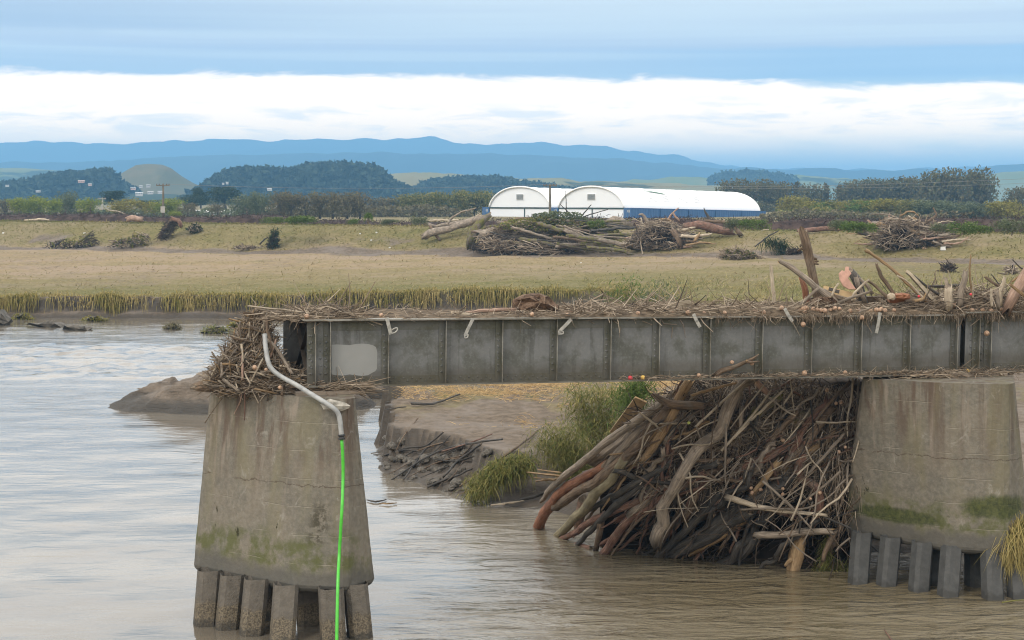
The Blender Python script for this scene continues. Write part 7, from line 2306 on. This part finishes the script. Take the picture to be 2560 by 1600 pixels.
g_ = np.random.default_rng(515)
for k in range(16):
    x0 = g_.uniform(1040, 1260); y0 = 1085 + (x0 - 1040) * 0.12 + g_.uniform(0, 60)
    ln = g_.uniform(50, 150); a = math.radians(g_.normal(148, 16))
    x1, y1 = max(x0 + ln * math.cos(a), 962), min(y0 + ln * abs(math.sin(a)), 1160 + (x0 - 960) * 0.32)
    w = g_.choice([2.5, 3.5, 5])
    glog([(x0, y0), ((x0 + x1) / 2, (y0 + y1) / 2 + g_.normal() * 5), (x1, y1)], [w, w, w * 0.5], g_.choice(['bark_dark', 'bark_dark', 'bark_brown']), 'dark root trailing over the rubble of the mud point', group='dark roots over the rubble')


def brush(name, stems, n, ln, wd, mat, label, cat, droop=0.6, seed=0, spread=(0.5, 0.5, 0.5), up=0.2, kids='foliage'):
    """leafy branch: stems (pixel polylines with a distance) and many fine blades along them"""
    g_ = np.random.default_rng(seed)
    P0, base = [], None
    for pts, Y in stems:
        Q = resample(np.array([at(x, y, Y) for x, y in pts]), 24)
        P0.append(Q); base = Q[0] if base is None else base
    e = empty(name, base, label, cat)
    for k, Q in enumerate(P0):
        obj('stem', tube(M(), Q, [0.03, 0.008], n=12, sides=6, seed=seed + k), MAT['bark_brown'], e, sm=True)
    A = np.vstack(P0)
    i = g_.integers(0, len(A), n)
    C = A[i] + g_.normal(size=(n, 3)) * spread
    D = g_.normal(size=(n, 3)) * [1, 0.7, 0.7] + [0, -0.1, up]
    D /= np.linalg.norm(D, axis=1)[:, None]
    obj(kids, blades(M(), C, D * (ln * g_.uniform(0.5, 1.2, (n, 1))), wd * g_.uniform(0.6, 1.2, n), droop, seed), MAT[mat], e)
    return e


brush('willow_branch', [([(1480, 1110), (1500, 1040), (1490, 985)], 56.5), ([(1500, 1100), (1540, 1030), (1560, 975)], 56.5), ([(1470, 1090), (1460, 1030), (1450, 990)], 56.8)], 5200, 0.34, 0.014, 'leaf_reedy', 'tall olive green willow bush between the mud point and the log jam', 'willow bush', 0.6, 5, (0.34, 0.4, 0.30), 0.3)
brush('willow_branch', [([(1590, 1010), (1600, 985), (1610, 962)], 52.5), ([(1575, 1040), (1570, 1000), (1580, 966)], 52.5)], 2600, 0.28, 0.014, 'leaf_mid', 'darker green willow foliage right under the girder above the plywood board', 'willow bush', 0.5, 6, (0.26, 0.3, 0.24), 0.3)
brush('brushwood', [([(1330, 1150), (1280, 1160), (1220, 1195), (1180, 1238)], 53.0), ([(1320, 1165), (1250, 1185), (1205, 1225)], 52.8), ([(1300, 1150), (1240, 1170), (1190, 1215)], 53.2)], 4200, 0.42, 0.013, 'leaf_reedy', 'olive green leafy brushwood draped down to the water', 'brushwood', 0.9, 7, (0.16, 0.2, 0.12), -0.25)
brush('brushwood', [([(1440, 1180), (1420, 1120), (1380, 1080)], 53.5), ([(1430, 1170), (1390, 1130), (1350, 1100)], 53.5), ([(1450, 1180), (1440, 1130), (1430, 1085)], 53.2)], 3600, 0.40, 0.012, 'leaf_reedy', 'tangled grey olive brushwood behind the splinter planks', 'brushwood', 0.8, 8, (0.28, 0.3, 0.22), 0.1)
brush('willow_branch', [([(1700, 1290), (1690, 1320), (1685, 1345)], 46.0)], 900, 0.22, 0.010, 'leaf_mid', 'small green sprig hanging beside the S-bent trunk', 'sprig', 0.9, 9, (0.13, 0.1, 0.14), -0.3)
brush('weed_clump', [([(2545, 1300), (2550, 1330), (2552, 1360)], 41.0), ([(2562, 1300), (2566, 1340), (2570, 1400)], 41.0), ([(2530, 1315), (2528, 1345), (2526, 1370)], 40.9)], 1500, 0.80, 0.011, 'bladeedge', 'hanging clump of yellow green weed at the right end of the second pier', 'weed clump', 0.6, 10, (0.10, 0.10, 0.12), -1.9)
brush('weed_clump', [([(2068, 1345), (2066, 1370), (2062, 1400)], 43.4)], 420, 0.35, 0.008, 'leaf_reedy', 'clump of olive weed hanging from the broken branch by the pier foot', 'weed clump', 0.5, 11, (0.05, 0.08, 0.10), -1.6)
brush('weed_clump', [([(2060, 1425), (2085, 1420), (2110, 1425)], 43.5)], 700, 0.35, 0.010, 'leaf_reedy', 'low brown green weed at the water line beside the second pier', 'weed clump', 0.6, 12, (0.2, 0.15, 0.10), 0.0)
for pts, Y, lab, nn in (([(1560, 800), (1570, 740), (1580, 700)], 116, 'leafy green shrub standing in the tall grass behind the deck', 0), ([(1660, 800), (1650, 750), (1665, 715)], 114, 'wider grey green shrub right of the first behind the deck', 1)):
    w = 0.6
    brush('leafy_shrub', [(pts, Y), ([(pts[0][0] - 30, 800), (pts[1][0] - 35, 755), (pts[2][0] - 45, 730)], Y), ([(pts[0][0] + 20, 800), (pts[1][0] + 35, 750), (pts[2][0] + 45, 730)], Y)], 1500, 0.30, 0.035, 'leaf_grey' if nn else 'leaf_mid', lab, 'shrub', 0.7, 30 + nn, (0.55, 0.5, 0.42), 0.2)
brush('leafy_shrub', [([(1610, 805), (1605, 780), (1600, 762)], 112)], 700, 0.26, 0.03, 'leaf_mid', 'small low green shrub between the two behind the deck', 'shrub', 0.7, 34, (0.5, 0.5, 0.3), 0.2)

# grassy clods and floating bits in the river
for k, (pts, lab, mt) in enumerate((
        ([(504, 829), (512, 821), (530, 816), (550, 820), (568, 821), (581, 829), (540, 832)], 'green weedy clod awash left of the reed nest', 'leaf_mid'),
        ([(572, 815), (585, 806), (602, 803), (608, 812), (604, 818)], 'yellow green weedy clod touching the reed nest', 'leaf_yellow'),
        ([(411, 821), (420, 813), (432, 810), (443, 814), (450, 821)], 'small brown grassy clod alone in the river', 'leaf_brown'),
        ([(155, 822), (180, 818), (205, 815), (228, 818), (225, 824), (190, 825)], 'flat brown mud clod awash near the far bank', 'mudrock'),
        ([(30, 798), (45, 786), (66, 784), (82, 797)], 'yellow green tussock slipped to the foot of the far bank', 'leaf_yellow'),
        ([(70, 812), (100, 808), (150, 806), (165, 814), (120, 817)], 'long brown clod just off the far bank', 'mudrock'),
        ([(205, 800), (220, 793), (245, 794), (268, 797), (250, 801)], 'olive weedy ledge at the foot of the far bank', 'leaf_yellow'),
        ([(-20, 812), (-12, 790), (4, 774), (16, 790), (28, 805), (20, 812)], 'grey mud block at the left edge of the far bank', 'mudrock'))):
    base = at_z(pts[0][0], max(p[1] for p in pts), 0.0)
    o = solid('river_clod', pts, base[1] + 0.4, 0.9, 'mudrock', None, None, 0.15, 40 + k, 0.75)
    tag(o, lab, 'clod', 'clods in the river')
    if mt.startswith('leaf'):
        V = np.array([at(x, y, base[1] - 0.2) for x, y in pts])
        g_ = np.random.default_rng(k)
        i = g_.integers(0, len(V), 260); j = g_.integers(0, len(V), 260); t = g_.random((260, 1))
        C = V[i] * t + V[j] * (1 - t) + g_.normal(size=(260, 3)) * [0.05, 0.3, 0.02]
        D = g_.normal(size=(260, 3)) * [1, 0.6, 0.4] + [0, -0.2, 0.3]; D /= np.linalg.norm(D, axis=1)[:, None]
        obj('weed', blades(M(), C, D * 0.28, np.full(260, 0.03), 1.2, k), MAT[mt if mt != 'leaf_mid' else 'leaf_reedy'], o, kind='stuff')
fl = lambda pts, w, mt, lab: log('floating_stick', pts, w, [float(at_z(x, y, 0.02)[1]) for x, y in pts], mt, lab, cat='floating stick')
fl([(918, 1250), (940, 1254), (965, 1249)], [3, 5, 3], 'bark_dark', 'dark twig floating right of the broken pier')
fl([(948, 1258), (970, 1259), (992, 1257)], [2, 4, 2], 'bark_tan', 'orange splinter floating beside the dark twig')
fl([(2211, 1575), (2220, 1588), (2232, 1604)], [3, 4, 4], 'bark_redbrown', 'reddish stick poking from the water near the bottom edge')
fl([(2505, 1506), (2540, 1501), (2580, 1499)], [3, 3, 2], 'leaf_reedy', 'thin green stalk floating below the second pier')
fl([(345, 972), (372, 973), (388, 972)], [3, 4, 3], 'bark_brown', 'dark stick awash behind the mud island')

# ------------------------------------------------------------------ uprooted trees and heaps along the stopbank
def far(pts, w, mat, label, by, **kw):
    px = sum(p[0] for p in pts) / len(pts)
    Y = GY(px, by)
    return log(kw.pop('name', 'fallen_tree'), pts, w, Y, mat, label, cat=kw.pop('cat', 'fallen trunk'), jag=0.8, bend=0.4, wob=0.15, **kw)


def heap(poly, n, by, Ls, rr, mat, name, seed, hang=(0, 0, 0), spread=1.2, flat_=0.5):
    g_ = np.random.default_rng(seed)
    poly = np.array(poly, float)
    out = np.empty((0, 2))
    while len(out) < n:
        c = np.column_stack([g_.uniform(poly[:, 0].min(), poly[:, 0].max(), n), g_.uniform(poly[:, 1].min(), poly[:, 1].max(), n)])
        out = np.vstack([out, c[inside(c[:, 0], c[:, 1], poly)]])
    out = out[:n]
    Y = GY(poly[:, 0].mean(), by)
    P = np.array([at(x, y, Y + d) for (x, y), d in zip(out, g_.uniform(-spread, spread, n))])
    D = g_.normal(size=(n, 3)) * [1, 0.7, flat_] + np.array(hang); D /= np.linalg.norm(D, axis=1)[:, None]
    ln = g_.uniform(Ls[0], Ls[1], n)
    return obj(name, sticks(M(), P - D * ln[:, None] / 2, D * ln[:, None], g_.uniform(rr[0], rr[1], n), 4, 0.12, seed), MAT[mat], kind='stuff')


def lump(poly, by, mat, name, thick=1.6, seed=0):
    Y = GY(sum(p[0] for p in poly) / len(poly), by)
    o = solid(name, poly, Y + 0.5, thick, mat, None, None, 0.12, seed, 0.8)
    o['kind'] = 'stuff'
    return o


# the big mossy heap before the shelters
lump([(1180, 626), (1200, 610), (1230, 598), (1300, 594), (1380, 594), (1460, 602), (1520, 610), (1540, 626), (1480, 634), (1300, 634)], 634, 'silt', 'earth_heap', 1.6, 1)
for pts, w, mt, lab, by in (
        ([(1064, 590), (1080, 583), (1110, 575), (1150, 558), (1208, 545)], [16, 20, 18, 16], 'bark_grey', 'grey fallen trunk left of the mossy heap, its root end to the left', 598),
        ([(1060, 556), (1090, 566), (1130, 560), (1180, 548)], [7, 10, 8], 'bark_grey', 'grey trunk lying above the leftmost fallen trunk', 590),
        ([(1058, 551), (1100, 551), (1145, 551)], [4, 5, 5], 'bark_pale', 'pale straight pole on the crest by the fallen trunks', 570),
        ([(1120, 558), (1130, 545), (1142, 536), (1165, 527), (1190, 520)], [5, 5, 4, 3], 'bark_grey', 'bare grey limb rising toward the first blue container', 590),
        ([(1176, 548), (1190, 541), (1200, 535)], [3, 4, 3], 'bark_pale', 'short pale limb under the first blue container', 585),
        ([(1075, 565), (1088, 583), (1100, 601)], [8, 9, 6], 'bark_brown', 'splayed brown root at the end of the leftmost fallen trunk', 604),
        ([(1176, 612), (1188, 580), (1205, 555), (1224, 538)], [20, 26, 20, 10], 'bark_moss', 'mossy leaning trunk at the left end of the heap', 622),
        ([(1195, 602), (1200, 578), (1212, 550), (1228, 532)], [3, 3, 3, 2], 'bark_pale', 'thin pale branch up the mossy leaning trunk', 616),
        ([(1200, 584), (1260, 576), (1330, 576), (1400, 585), (1480, 596), (1540, 606)], [22, 22, 22, 18, 12, 9], 'bark_grey', 'longest grey brown trunk through the middle of the mossy heap', 618),
        ([(1250, 590), (1310, 596), (1370, 606)], [18, 20, 16], 'bark_moss', 'short dark mossy trunk under the longest one', 622),
        ([(1246, 608), (1300, 612), (1360, 616), (1440, 622)], [7, 9, 8, 5], 'bark_grey', 'grey branch low along the front of the heap', 632),
        ([(1270, 618), (1320, 622), (1350, 632)], [5, 6, 4], 'bark_grey', 'thin grey branch at the lower left of the heap', 636),
        ([(1300, 626), (1340, 628), (1400, 631), (1430, 636)], [4, 6, 5, 3], 'bark_pale', 'pale thin branch along the foot of the heap', 638),
        ([(1415, 614), (1460, 613), (1490, 626), (1500, 638)], [7, 8, 7, 4], 'bark_grey', 'bent grey branch in the lower right of the heap', 638),
        ([(1500, 600), (1560, 612), (1610, 622), (1660, 629)], [11, 12, 9, 5], 'bark_grey', 'long grey branch reaching right from the heap to the root ball', 632),
        ([(1470, 618), (1540, 624), (1580, 636), (1605, 642)], [7, 8, 6, 3], 'bark_moss', 'mossy branch at the right foot of the heap', 640),
        ([(1250, 556), (1310, 548), (1360, 547), (1420, 555)], [6, 9, 7, 4], 'bark_brown', 'dark branch on top of the mossy heap', 606),
        ([(1440, 556), (1452, 543), (1462, 530), (1478, 512)], [4, 4, 3, 2], 'bark_dark', 'bare dark twig standing before the lettered shelter', 600),
        ([(1430, 556), (1455, 545), (1475, 536), (1520, 524)], [3, 4, 3, 2], 'bark_dark', 'second bare dark twig before the lettered shelter', 600),
        ([(1416, 550), (1416, 520), (1414, 478)], [2, 2.5, 1.5], 'bark_dark', 'straight bare twig tallest before the shelters', 600),
        ([(1440, 552), (1420, 530), (1400, 510)], [2, 2.5, 1.5], 'bark_dark', 'bare twig leaning left before the shelters', 600)):
    far(pts, w, mt, lab, by)
heap([(1200, 620), (1220, 600), (1330, 606), (1480, 608), (1560, 624), (1500, 638), (1300, 637)], 1500, 634, (0.5, 2.6), (0.02, 0.07), 'twig', 'heap_branches', 201, (0.6, 0, -0.1), 1.5, 0.35)
heap([(1190, 600), (1240, 566), (1330, 552), (1450, 560), (1540, 584), (1500, 606), (1350, 596), (1250, 600)], 1300, 620, (0.6, 2.6), (0.02, 0.06), 'twig', 'heap_branches', 209, (0.8, 0, -0.05), 1.6, 0.3)
heap([(1172, 622), (1200, 600), (1260, 596), (1300, 620), (1260, 634)], 700, 630, (0.3, 1.2), (0.02, 0.05), 'darktwig', 'root_mat', 202)
for k, (poly, mt, nn) in enumerate((([(1230, 566), (1280, 548), (1360, 540), (1440, 548), (1530, 566), (1540, 585), (1450, 590), (1360, 580), (1280, 578)], 'leaf_reedy', 3200), ([(1330, 536), (1380, 528), (1450, 532), (1480, 556), (1400, 562), (1340, 556)], 'leaf_grey', 1500),
                                   ([(1360, 590), (1420, 584), (1430, 610), (1400, 622), (1370, 606)], 'leaf_yellow', 500), ([(1440, 606), (1500, 598), (1560, 612), (1500, 622)], 'leaf_yellow', 400), ([(1480, 566), (1540, 566), (1560, 590), (1500, 594)], 'leaf_reedy', 500))):
    g_ = np.random.default_rng(k); pa = np.array(poly, float); out = np.empty((0, 2))
    while len(out) < nn:
        c = np.column_stack([g_.uniform(pa[:, 0].min(), pa[:, 0].max(), nn), g_.uniform(pa[:, 1].min(), pa[:, 1].max(), nn)])
        out = np.vstack([out, c[inside(c[:, 0], c[:, 1], pa)]])
    Yh = GY(1400, 612) - 0.5
    C = np.array([at(x, y, Yh + d) for (x, y), d in zip(out[:nn], g_.uniform(-1.8, 1.5, nn))])
    obj('heap_foliage', cards(M(), C, 0.17, k, 0.6), MAT[mt], kind='stuff')
# the many bare limbs of the heap
g_ = np.random.default_rng(404)
for k in range(70):
    x0 = g_.uniform(1175, 1480); y0 = g_.uniform(548, 618)
    if x0 < 1230:
        y0 = max(y0, 575)
    ln = g_.uniform(70, 230); a = g_.normal(8, 12)
    x1 = min(x0 + ln, 1640); y1 = min(y0 + ln * math.tan(math.radians(a)), 638)
    w = g_.choice([3.5, 5, 7, 10], p=[0.35, 0.3, 0.22, 0.13])
    far([(x0, y0), ((x0 + x1) / 2 + g_.normal() * 6, (y0 + y1) / 2 - g_.uniform(0, 8)), (x1, y1)], [w, w, w * 0.4], ['bark_grey', 'bark_moss', 'bark_brown', 'bark_grey', 'bark_moss', 'bark_dark'][k % 6],
        {0: 'grey', 1: 'mossy', 2: 'brown', 3: 'pale grey', 4: 'green grey', 5: 'blackish'}[k % 6] + (' thick' if w > 8 else ' thin' if w < 4 else '') + ' limb lying ' + ('high' if y0 < 575 else 'halfway up' if y0 < 598 else 'low') + (' at the left end' if x0 < 1270 else ' in the middle' if x0 < 1380 else ' at the right end') + ' of the mossy heap', min(636, max(y0, y1, 600) + 6), name='fallen_limb', group='bare limbs of the mossy heap')
# root ball with its trunk
lump([(1592, 610), (1606, 588), (1626, 572), (1660, 566), (1686, 576), (1698, 596), (1694, 618), (1676, 624), (1640, 618)], 624, 'silt', 'root_ball_earth', 1.8, 3)
heap([(1565, 606), (1590, 575), (1615, 556), (1660, 550), (1700, 566), (1730, 600), (1690, 622), (1640, 618), (1600, 616)], 1500, 620, (0.4, 1.6), (0.02, 0.06), 'twig', 'root_ball_roots', 203, (0, -0.3, 0.15), 2.2)
heap([(1560, 612), (1590, 590), (1650, 562), (1720, 580), (1745, 604), (1690, 622), (1600, 620)], 260, 620, (0.8, 3.0), (0.03, 0.09), 'reed', 'root_ball_limbs', 213, (0.5, -0.3, 0.1), 2.2)
for pts, w, mt, lab, by in (
        ([(1710, 566), (1750, 568), (1790, 571), (1832, 578)], [16, 21, 22, 17], 'bark_redbrown', 'thick pinkish brown trunk right of the root ball', 600),
        ([(1764, 552), (1790, 554), (1830, 560), (1850, 586)], [6, 8, 10, 12], 'bark_brown', 'splayed roots at the right end of the thick pinkish trunk', 600),
        ([(1772, 556), (1768, 540), (1760, 520)], [9, 7, 2], 'bark_dark', 'black broken limb standing on the pinkish trunk', 600),
        ([(1770, 560), (1768, 575), (1767, 582)], [6, 7, 4], 'bark_tan', 'orange stub under the pinkish trunk', 596),
        ([(1660, 562), (1672, 545), (1682, 532), (1696, 520)], [5, 5, 4, 3], 'bark_pink', 'pinkish forked root rising from the root ball', 610),
        ([(1682, 532), (1692, 545), (1698, 552)], [4, 5, 4], 'bark_pink', 'second fork of the root above the root ball', 610),
        ([(1606, 565), (1604, 552), (1602, 545)], [4, 4, 3], 'bark_pale', 'pale root tip at the upper left of the root ball', 612),
        ([(1634, 560), (1645, 552), (1650, 548)], [4, 5, 3], 'bark_pale', 'pale root tip at the top of the root ball', 612),
        ([(1655, 548), (1670, 552), (1690, 560)], [5, 7, 4], 'bark_tan', 'tan root curling over the root ball', 612),
        ([(1702, 592), (1718, 606), (1726, 612)], [5, 5, 3], 'bark_pale', 'pale root leaning out low on the right of the root ball', 618),
        ([(1712, 588), (1735, 584), (1745, 596)], [4, 4, 3], 'bark_pale', 'pale bent root right of the root ball', 616),
        ([(1522, 556), (1540, 553), (1562, 555), (1580, 562)], [18, 24, 22, 10], 'bark_grey', 'short cut log with a torn end between the heap and the root ball', 572),
        ([(1700, 612), (1690, 590), (1680, 575)], [14, 18, 12], 'bark_brown', 'dark trunk end under the root ball', 625)):
    far(pts, w, mt, lab, by)
# uprooted stump heap at the right
lump([(2198, 612), (2208, 592), (2222, 576), (2260, 568), (2300, 576), (2318, 598), (2304, 618), (2240, 624)], 622, 'silt', 'root_heap_earth', 1.4, 5)
heap([(2178, 612), (2195, 578), (2222, 556), (2290, 548), (2330, 568), (2385, 600), (2330, 622), (2220, 624)], 1100, 618, (0.4, 1.5), (0.02, 0.06), 'twig', 'root_heap_roots', 204, (0, -0.3, 0.1), 1.8)
heap([(2172, 600), (2190, 560), (2250, 540), (2330, 548), (2400, 580), (2350, 612), (2240, 622)], 240, 618, (0.8, 2.6), (0.03, 0.08), 'reed', 'root_heap_limbs', 214, (0.4, -0.3, 0.15), 1.8)
for pts, w, mt, lab, by in (
        ([(2166, 572), (2180, 562), (2205, 560)], [12, 14, 12], 'bark_grey', 'grey log end at the left of the stump heap', 605),
        ([(2212, 568), (2222, 585), (2240, 598)], [9, 9, 6], 'bark_pink', 'pinkish root slanting down the front of the stump heap', 615),
        ([(2225, 560), (2235, 580), (2247, 596)], [5, 6, 5], 'bark_pale', 'pale stick beside the pinkish root', 616),
        ([(2278, 576), (2300, 586), (2318, 600), (2340, 612), (2380, 610)], [9, 9, 8, 6, 4], 'bark_tan', 'orange peeled limb reaching right to the grass from the stump heap', 616),
        ([(2310, 590), (2340, 575), (2380, 572), (2420, 570), (2445, 572)], [5, 6, 6, 5, 4], 'bark_grey', 'long grey limb stretching right from the stump heap', 600),
        ([(2400, 572), (2420, 566), (2448, 567)], [4, 5, 4], 'bark_pale', 'pale tip of the long grey limb', 600),
        ([(2330, 606), (2370, 598), (2400, 586), (2425, 576)], [6, 8, 6, 4], 'bark_brown', 'brown limb under the long grey one', 612),
        ([(2288, 570), (2310, 562), (2330, 548), (2340, 535), (2333, 520)], [8, 7, 6, 5, 3], 'bark_brown', 'curved brown root standing highest at the stump heap', 610),
        ([(2250, 540), (2268, 530), (2285, 530), (2296, 540)], [3, 4, 4, 3], 'bark_tan', 'arched tan root over the stump heap', 606),
        ([(2218, 560), (2222, 545), (2224, 534)], [5, 5, 3], 'bark_pink', 'upright pinkish root on the stump heap', 610),
        ([(2250, 550), (2280, 545), (2300, 552)], [4, 5, 4], 'bark_tan', 'short tan root across the top of the stump heap', 606),
        ([(1995, 576), (2040, 572), (2080, 573), (2108, 575)], [9, 13, 10, 4], 'bark_redbrown', 'small fallen log lying on the crest before the bright bushes', 582),
        ([(1904, 577), (1912, 575), (1922, 574)], [3, 3, 3], 'bark_pale', 'short pale stick lying on the crest', 584)):
    far(pts, w, mt, lab, by)
# loose limbs round the root ball and the stump heap
g_ = np.random.default_rng(818)
for nm, cx, cy, rx_, ry_, by_, nn in (('root ball', 1650, 590, 95, 36, 622, 34), ('stump heap', 2275, 585, 110, 38, 620, 40)):
    for k in range(nn):
        a = g_.uniform(0, 6.28); q_ = math.sqrt(g_.random())
        x0, y0 = cx + rx_ * q_ * math.cos(a), cy + ry_ * q_ * math.sin(a)
        b = g_.normal(0, 45) + (0 if math.cos(a) > 0 else 180); ln = g_.uniform(28, 85)
        x1, y1 = x0 + ln * math.cos(math.radians(b)), min(y0 - ln * 0.45 * math.sin(math.radians(b)), by_)
        w = g_.choice([2.5, 3.5, 5, 8])
        far([(x0, y0), ((x0 + x1) / 2 + g_.normal() * 3, (y0 + y1) / 2 + g_.normal() * 4), (x1, y1)], [w, w, w * 0.5], ['bark_grey', 'bark_pink', 'bark_brown', 'bark_pale', 'bark_dark', 'bark_tan'][k % 6],
            ['grey', 'pinkish', 'brown', 'pale', 'blackish', 'tan'][k % 6] + (' thick' if w > 6 else ' thin' if w < 3 else '') + ' root ' + ('high' if y0 < cy - 8 else 'low' if y0 > cy + 8 else 'midway') + (' left' if x0 < cx - 25 else ' right' if x0 > cx + 25 else ' centre') + ' in the ' + nm + ' before the crest', by_, name='torn_root', group='torn roots of the ' + nm)
# smaller heaps of drift below the bank
for k, (poly, by, n, lab) in enumerate((([(100, 618), (130, 606), (160, 598), (190, 606), (215, 590), (232, 580), (250, 610), (230, 620), (150, 622)], 620, 260, 0), ([(268, 618), (282, 600), (320, 598), (345, 582), (372, 585), (374, 605), (330, 618)], 619, 260, 0),
                                       ([(390, 600), (405, 570), (425, 545), (450, 550), (440, 575), (410, 598)], 598, 320, 0), ([(570, 622), (600, 612), (640, 616), (690, 618), (650, 624)], 624, 150, 0), ([(668, 620), (676, 590), (690, 575), (696, 600), (690, 620)], 621, 160, 0),
                                       ([(1792, 646), (1805, 625), (1840, 622), (1880, 630), (1910, 645), (1860, 650)], 648, 300, 0), ([(1968, 632), (1980, 622), (1998, 626), (2006, 634)], 635, 120, 0), ([(465, 575), (490, 560), (505, 572), (490, 582)], 582, 160, 0), ([(2355, 678), (2366, 660), (2380, 664), (2382, 678)], 680, 140, 0), ([(2510, 684), (2530, 668), (2548, 684)], 686, 120, 0))):
    heap(poly, n, by, (0.4, 1.4), (0.02, 0.06), 'darktwig' if k % 2 == 0 else 'twig', 'drift_heap', 300 + k, (0.3, 0, 0.1), 0.8)
    pa = np.array(poly, float); g_ = np.random.default_rng(k)
    if k in (0, 1, 4, 5, 7):
        c = pa[g_.integers(0, len(pa), 160)] * 0.6 + pa.mean(0) * 0.4 + g_.normal(size=(160, 2)) * 4
        Yh = GY(pa[:, 0].mean(), by) - 0.6
        obj('heap_foliage', cards(M(), np.array([at(x, y, Yh) for x, y in c]), 0.2, k), MAT['leaf_dark' if k in (4, 7) else 'leaf_reedy'], kind='stuff')
for pts, w, mt, lab, by in (
        ([(186, 614), (208, 595), (222, 583), (232, 578)], [7, 8, 6, 3], 'bark_moss', 'dark leaning trunk on the leftmost drift heap', 620),
        ([(130, 616), (148, 606), (152, 598)], [6, 7, 3], 'bark_dark', 'short dark stub on the leftmost drift heap', 620),
        ([(285, 612), (305, 602), (340, 604), (366, 612)], [8, 10, 9, 5], 'bark_moss', 'dark mossy trunk in the second drift heap', 619),
        ([(400, 592), (415, 570), (430, 550)], [9, 12, 10], 'bark_brown', 'brown trunk in the tall drift heap below the notice pole', 600),
        ([(430, 546), (448, 552), (452, 565)], [8, 12, 9], 'bark_redbrown', 'red brown root end topping the tall drift heap', 600),
        ([(320, 548), (340, 548), (356, 547)], [14, 14, 13], 'bark_pink', 'short cut log block lying on the crest', 558),
        ([(56, 536), (72, 541), (92, 546), (118, 548)], [3, 5, 8, 7], 'bark_pink', 'pale torn log on the crest near the left edge', 553),
        ([(62, 551), (90, 549), (122, 550)], [4, 6, 5], 'bark_pale', 'second pale log under the torn one', 554),
        ([(-10, 538), (0, 540), (8, 542)], [16, 17, 14], 'bark_tan', 'orange cut log end at the left edge of the crest', 552),
        ([(270, 525), (300, 530), (314, 536)], [2, 3, 3], 'bark_pale', 'thin bare pale limb before the olive willow', 552),
        ([(650, 610), (660, 600), (668, 594)], [4, 4, 2], 'bark_dark', 'thin dark branch beside the upright tuft', 622),
        ([(1888, 616), (1902, 605), (1918, 592), (1946, 577)], [3, 4, 4, 2], 'bark_dark', 'dark bare branch rising to the right from the small drift heap', 634),
        ([(1824, 640), (1845, 632), (1870, 645)], [7, 8, 6], 'bark_grey', 'grey log in the small drift heap before the track', 648),
        ([(1968, 634), (1969, 622)], [5, 5], 'bark_pale', 'pale stub by the track behind the tallest log', 636)):
    far(pts, w, mt, lab, by)
brush('palm_frond', [([(1915, 605), (1945, 606), (1965, 625)], GY(1940, 636) - 0.5), ([(1930, 608), (1955, 612), (1968, 635)], GY(1940, 636) - 0.5)], 420, 1.1, 0.05, 'leaf_dark', 'dark green fallen branch arching by the small drift heap', 'fallen branch', 0.9, 50, (0.3, 0.3, 0.3), -0.2)
brush('upright_tuft', [([(685, 612), (684, 595), (690, 578)], GY(685, 620))], 240, 0.8, 0.05, 'leaf_dark', 'dark leafy sprig standing up alone on the mud strip', 'sprig', 0.5, 51, (0.25, 0.3, 0.3), 0.4)


# litter: pale boxes and scraps
def scrap(px, py, w, h, mat, label, cat, group=None):
    p = ground_at(px, py)
    sx = w / F * p[1]; sz = h / F * p[1]
    g_ = np.random.default_rng(int(px))
    m = M()
    V = []
    for z_ in (0, 0.55, 1):
        for a, b in ((-0.5, -0.4), (0.5, -0.4), (0.55, 0.4), (-0.45, 0.4)):
            V.append(p + [a * sx * (1 - 0.18 * z_) + g_.normal() * sx * 0.04, b * sx, z_ * sz * (1 + 0.1 * g_.normal()) - 0.02])
    q = [(k * 4 + i, k * 4 + (i + 1) % 4, (k + 1) * 4 + (i + 1) % 4, (k + 1) * 4 + i) for k in range(2) for i in range(4)] + [(8, 9, 10, 11), (3, 2, 1, 0)]
    return obj('litter_scrap', m.add(V, q), MAT[mat], label=label, cat=cat, group=group)


scrap(2358, 626, 13, 9, 'whitepaint', 'white plastic tub on the grass below the stump heap', 'tub')
scrap(1237, 588, 8, 7, 'red', 'red float lying in the mossy heap', 'float')
scrap(1259, 602, 5, 3, 'whitepaint', 'white scrap in the mossy heap', 'scrap', 'white scraps on the bank')
for x, y, lab in ((928, 602, 'largest white scrap on the slope left of the fallen trunks'), (941, 583, 'white scrap high on the slope left of the fallen trunks'), (900, 587, 'white scrap left of the high one on the slope'), (974, 621, 'white scrap low by the mud strip'), (8, 584, 'white scrap at the left edge of the slope'), (211, 585, 'white scrap above the leftmost drift heap'), (1452, 658, 'white scrap out on the flattened meadow'), (1838, 588, 'white scrap on the slope right of the root ball')):
    scrap(x, y, 4.5, 3, 'whitepaint', lab, 'scrap', 'white scraps on the bank')
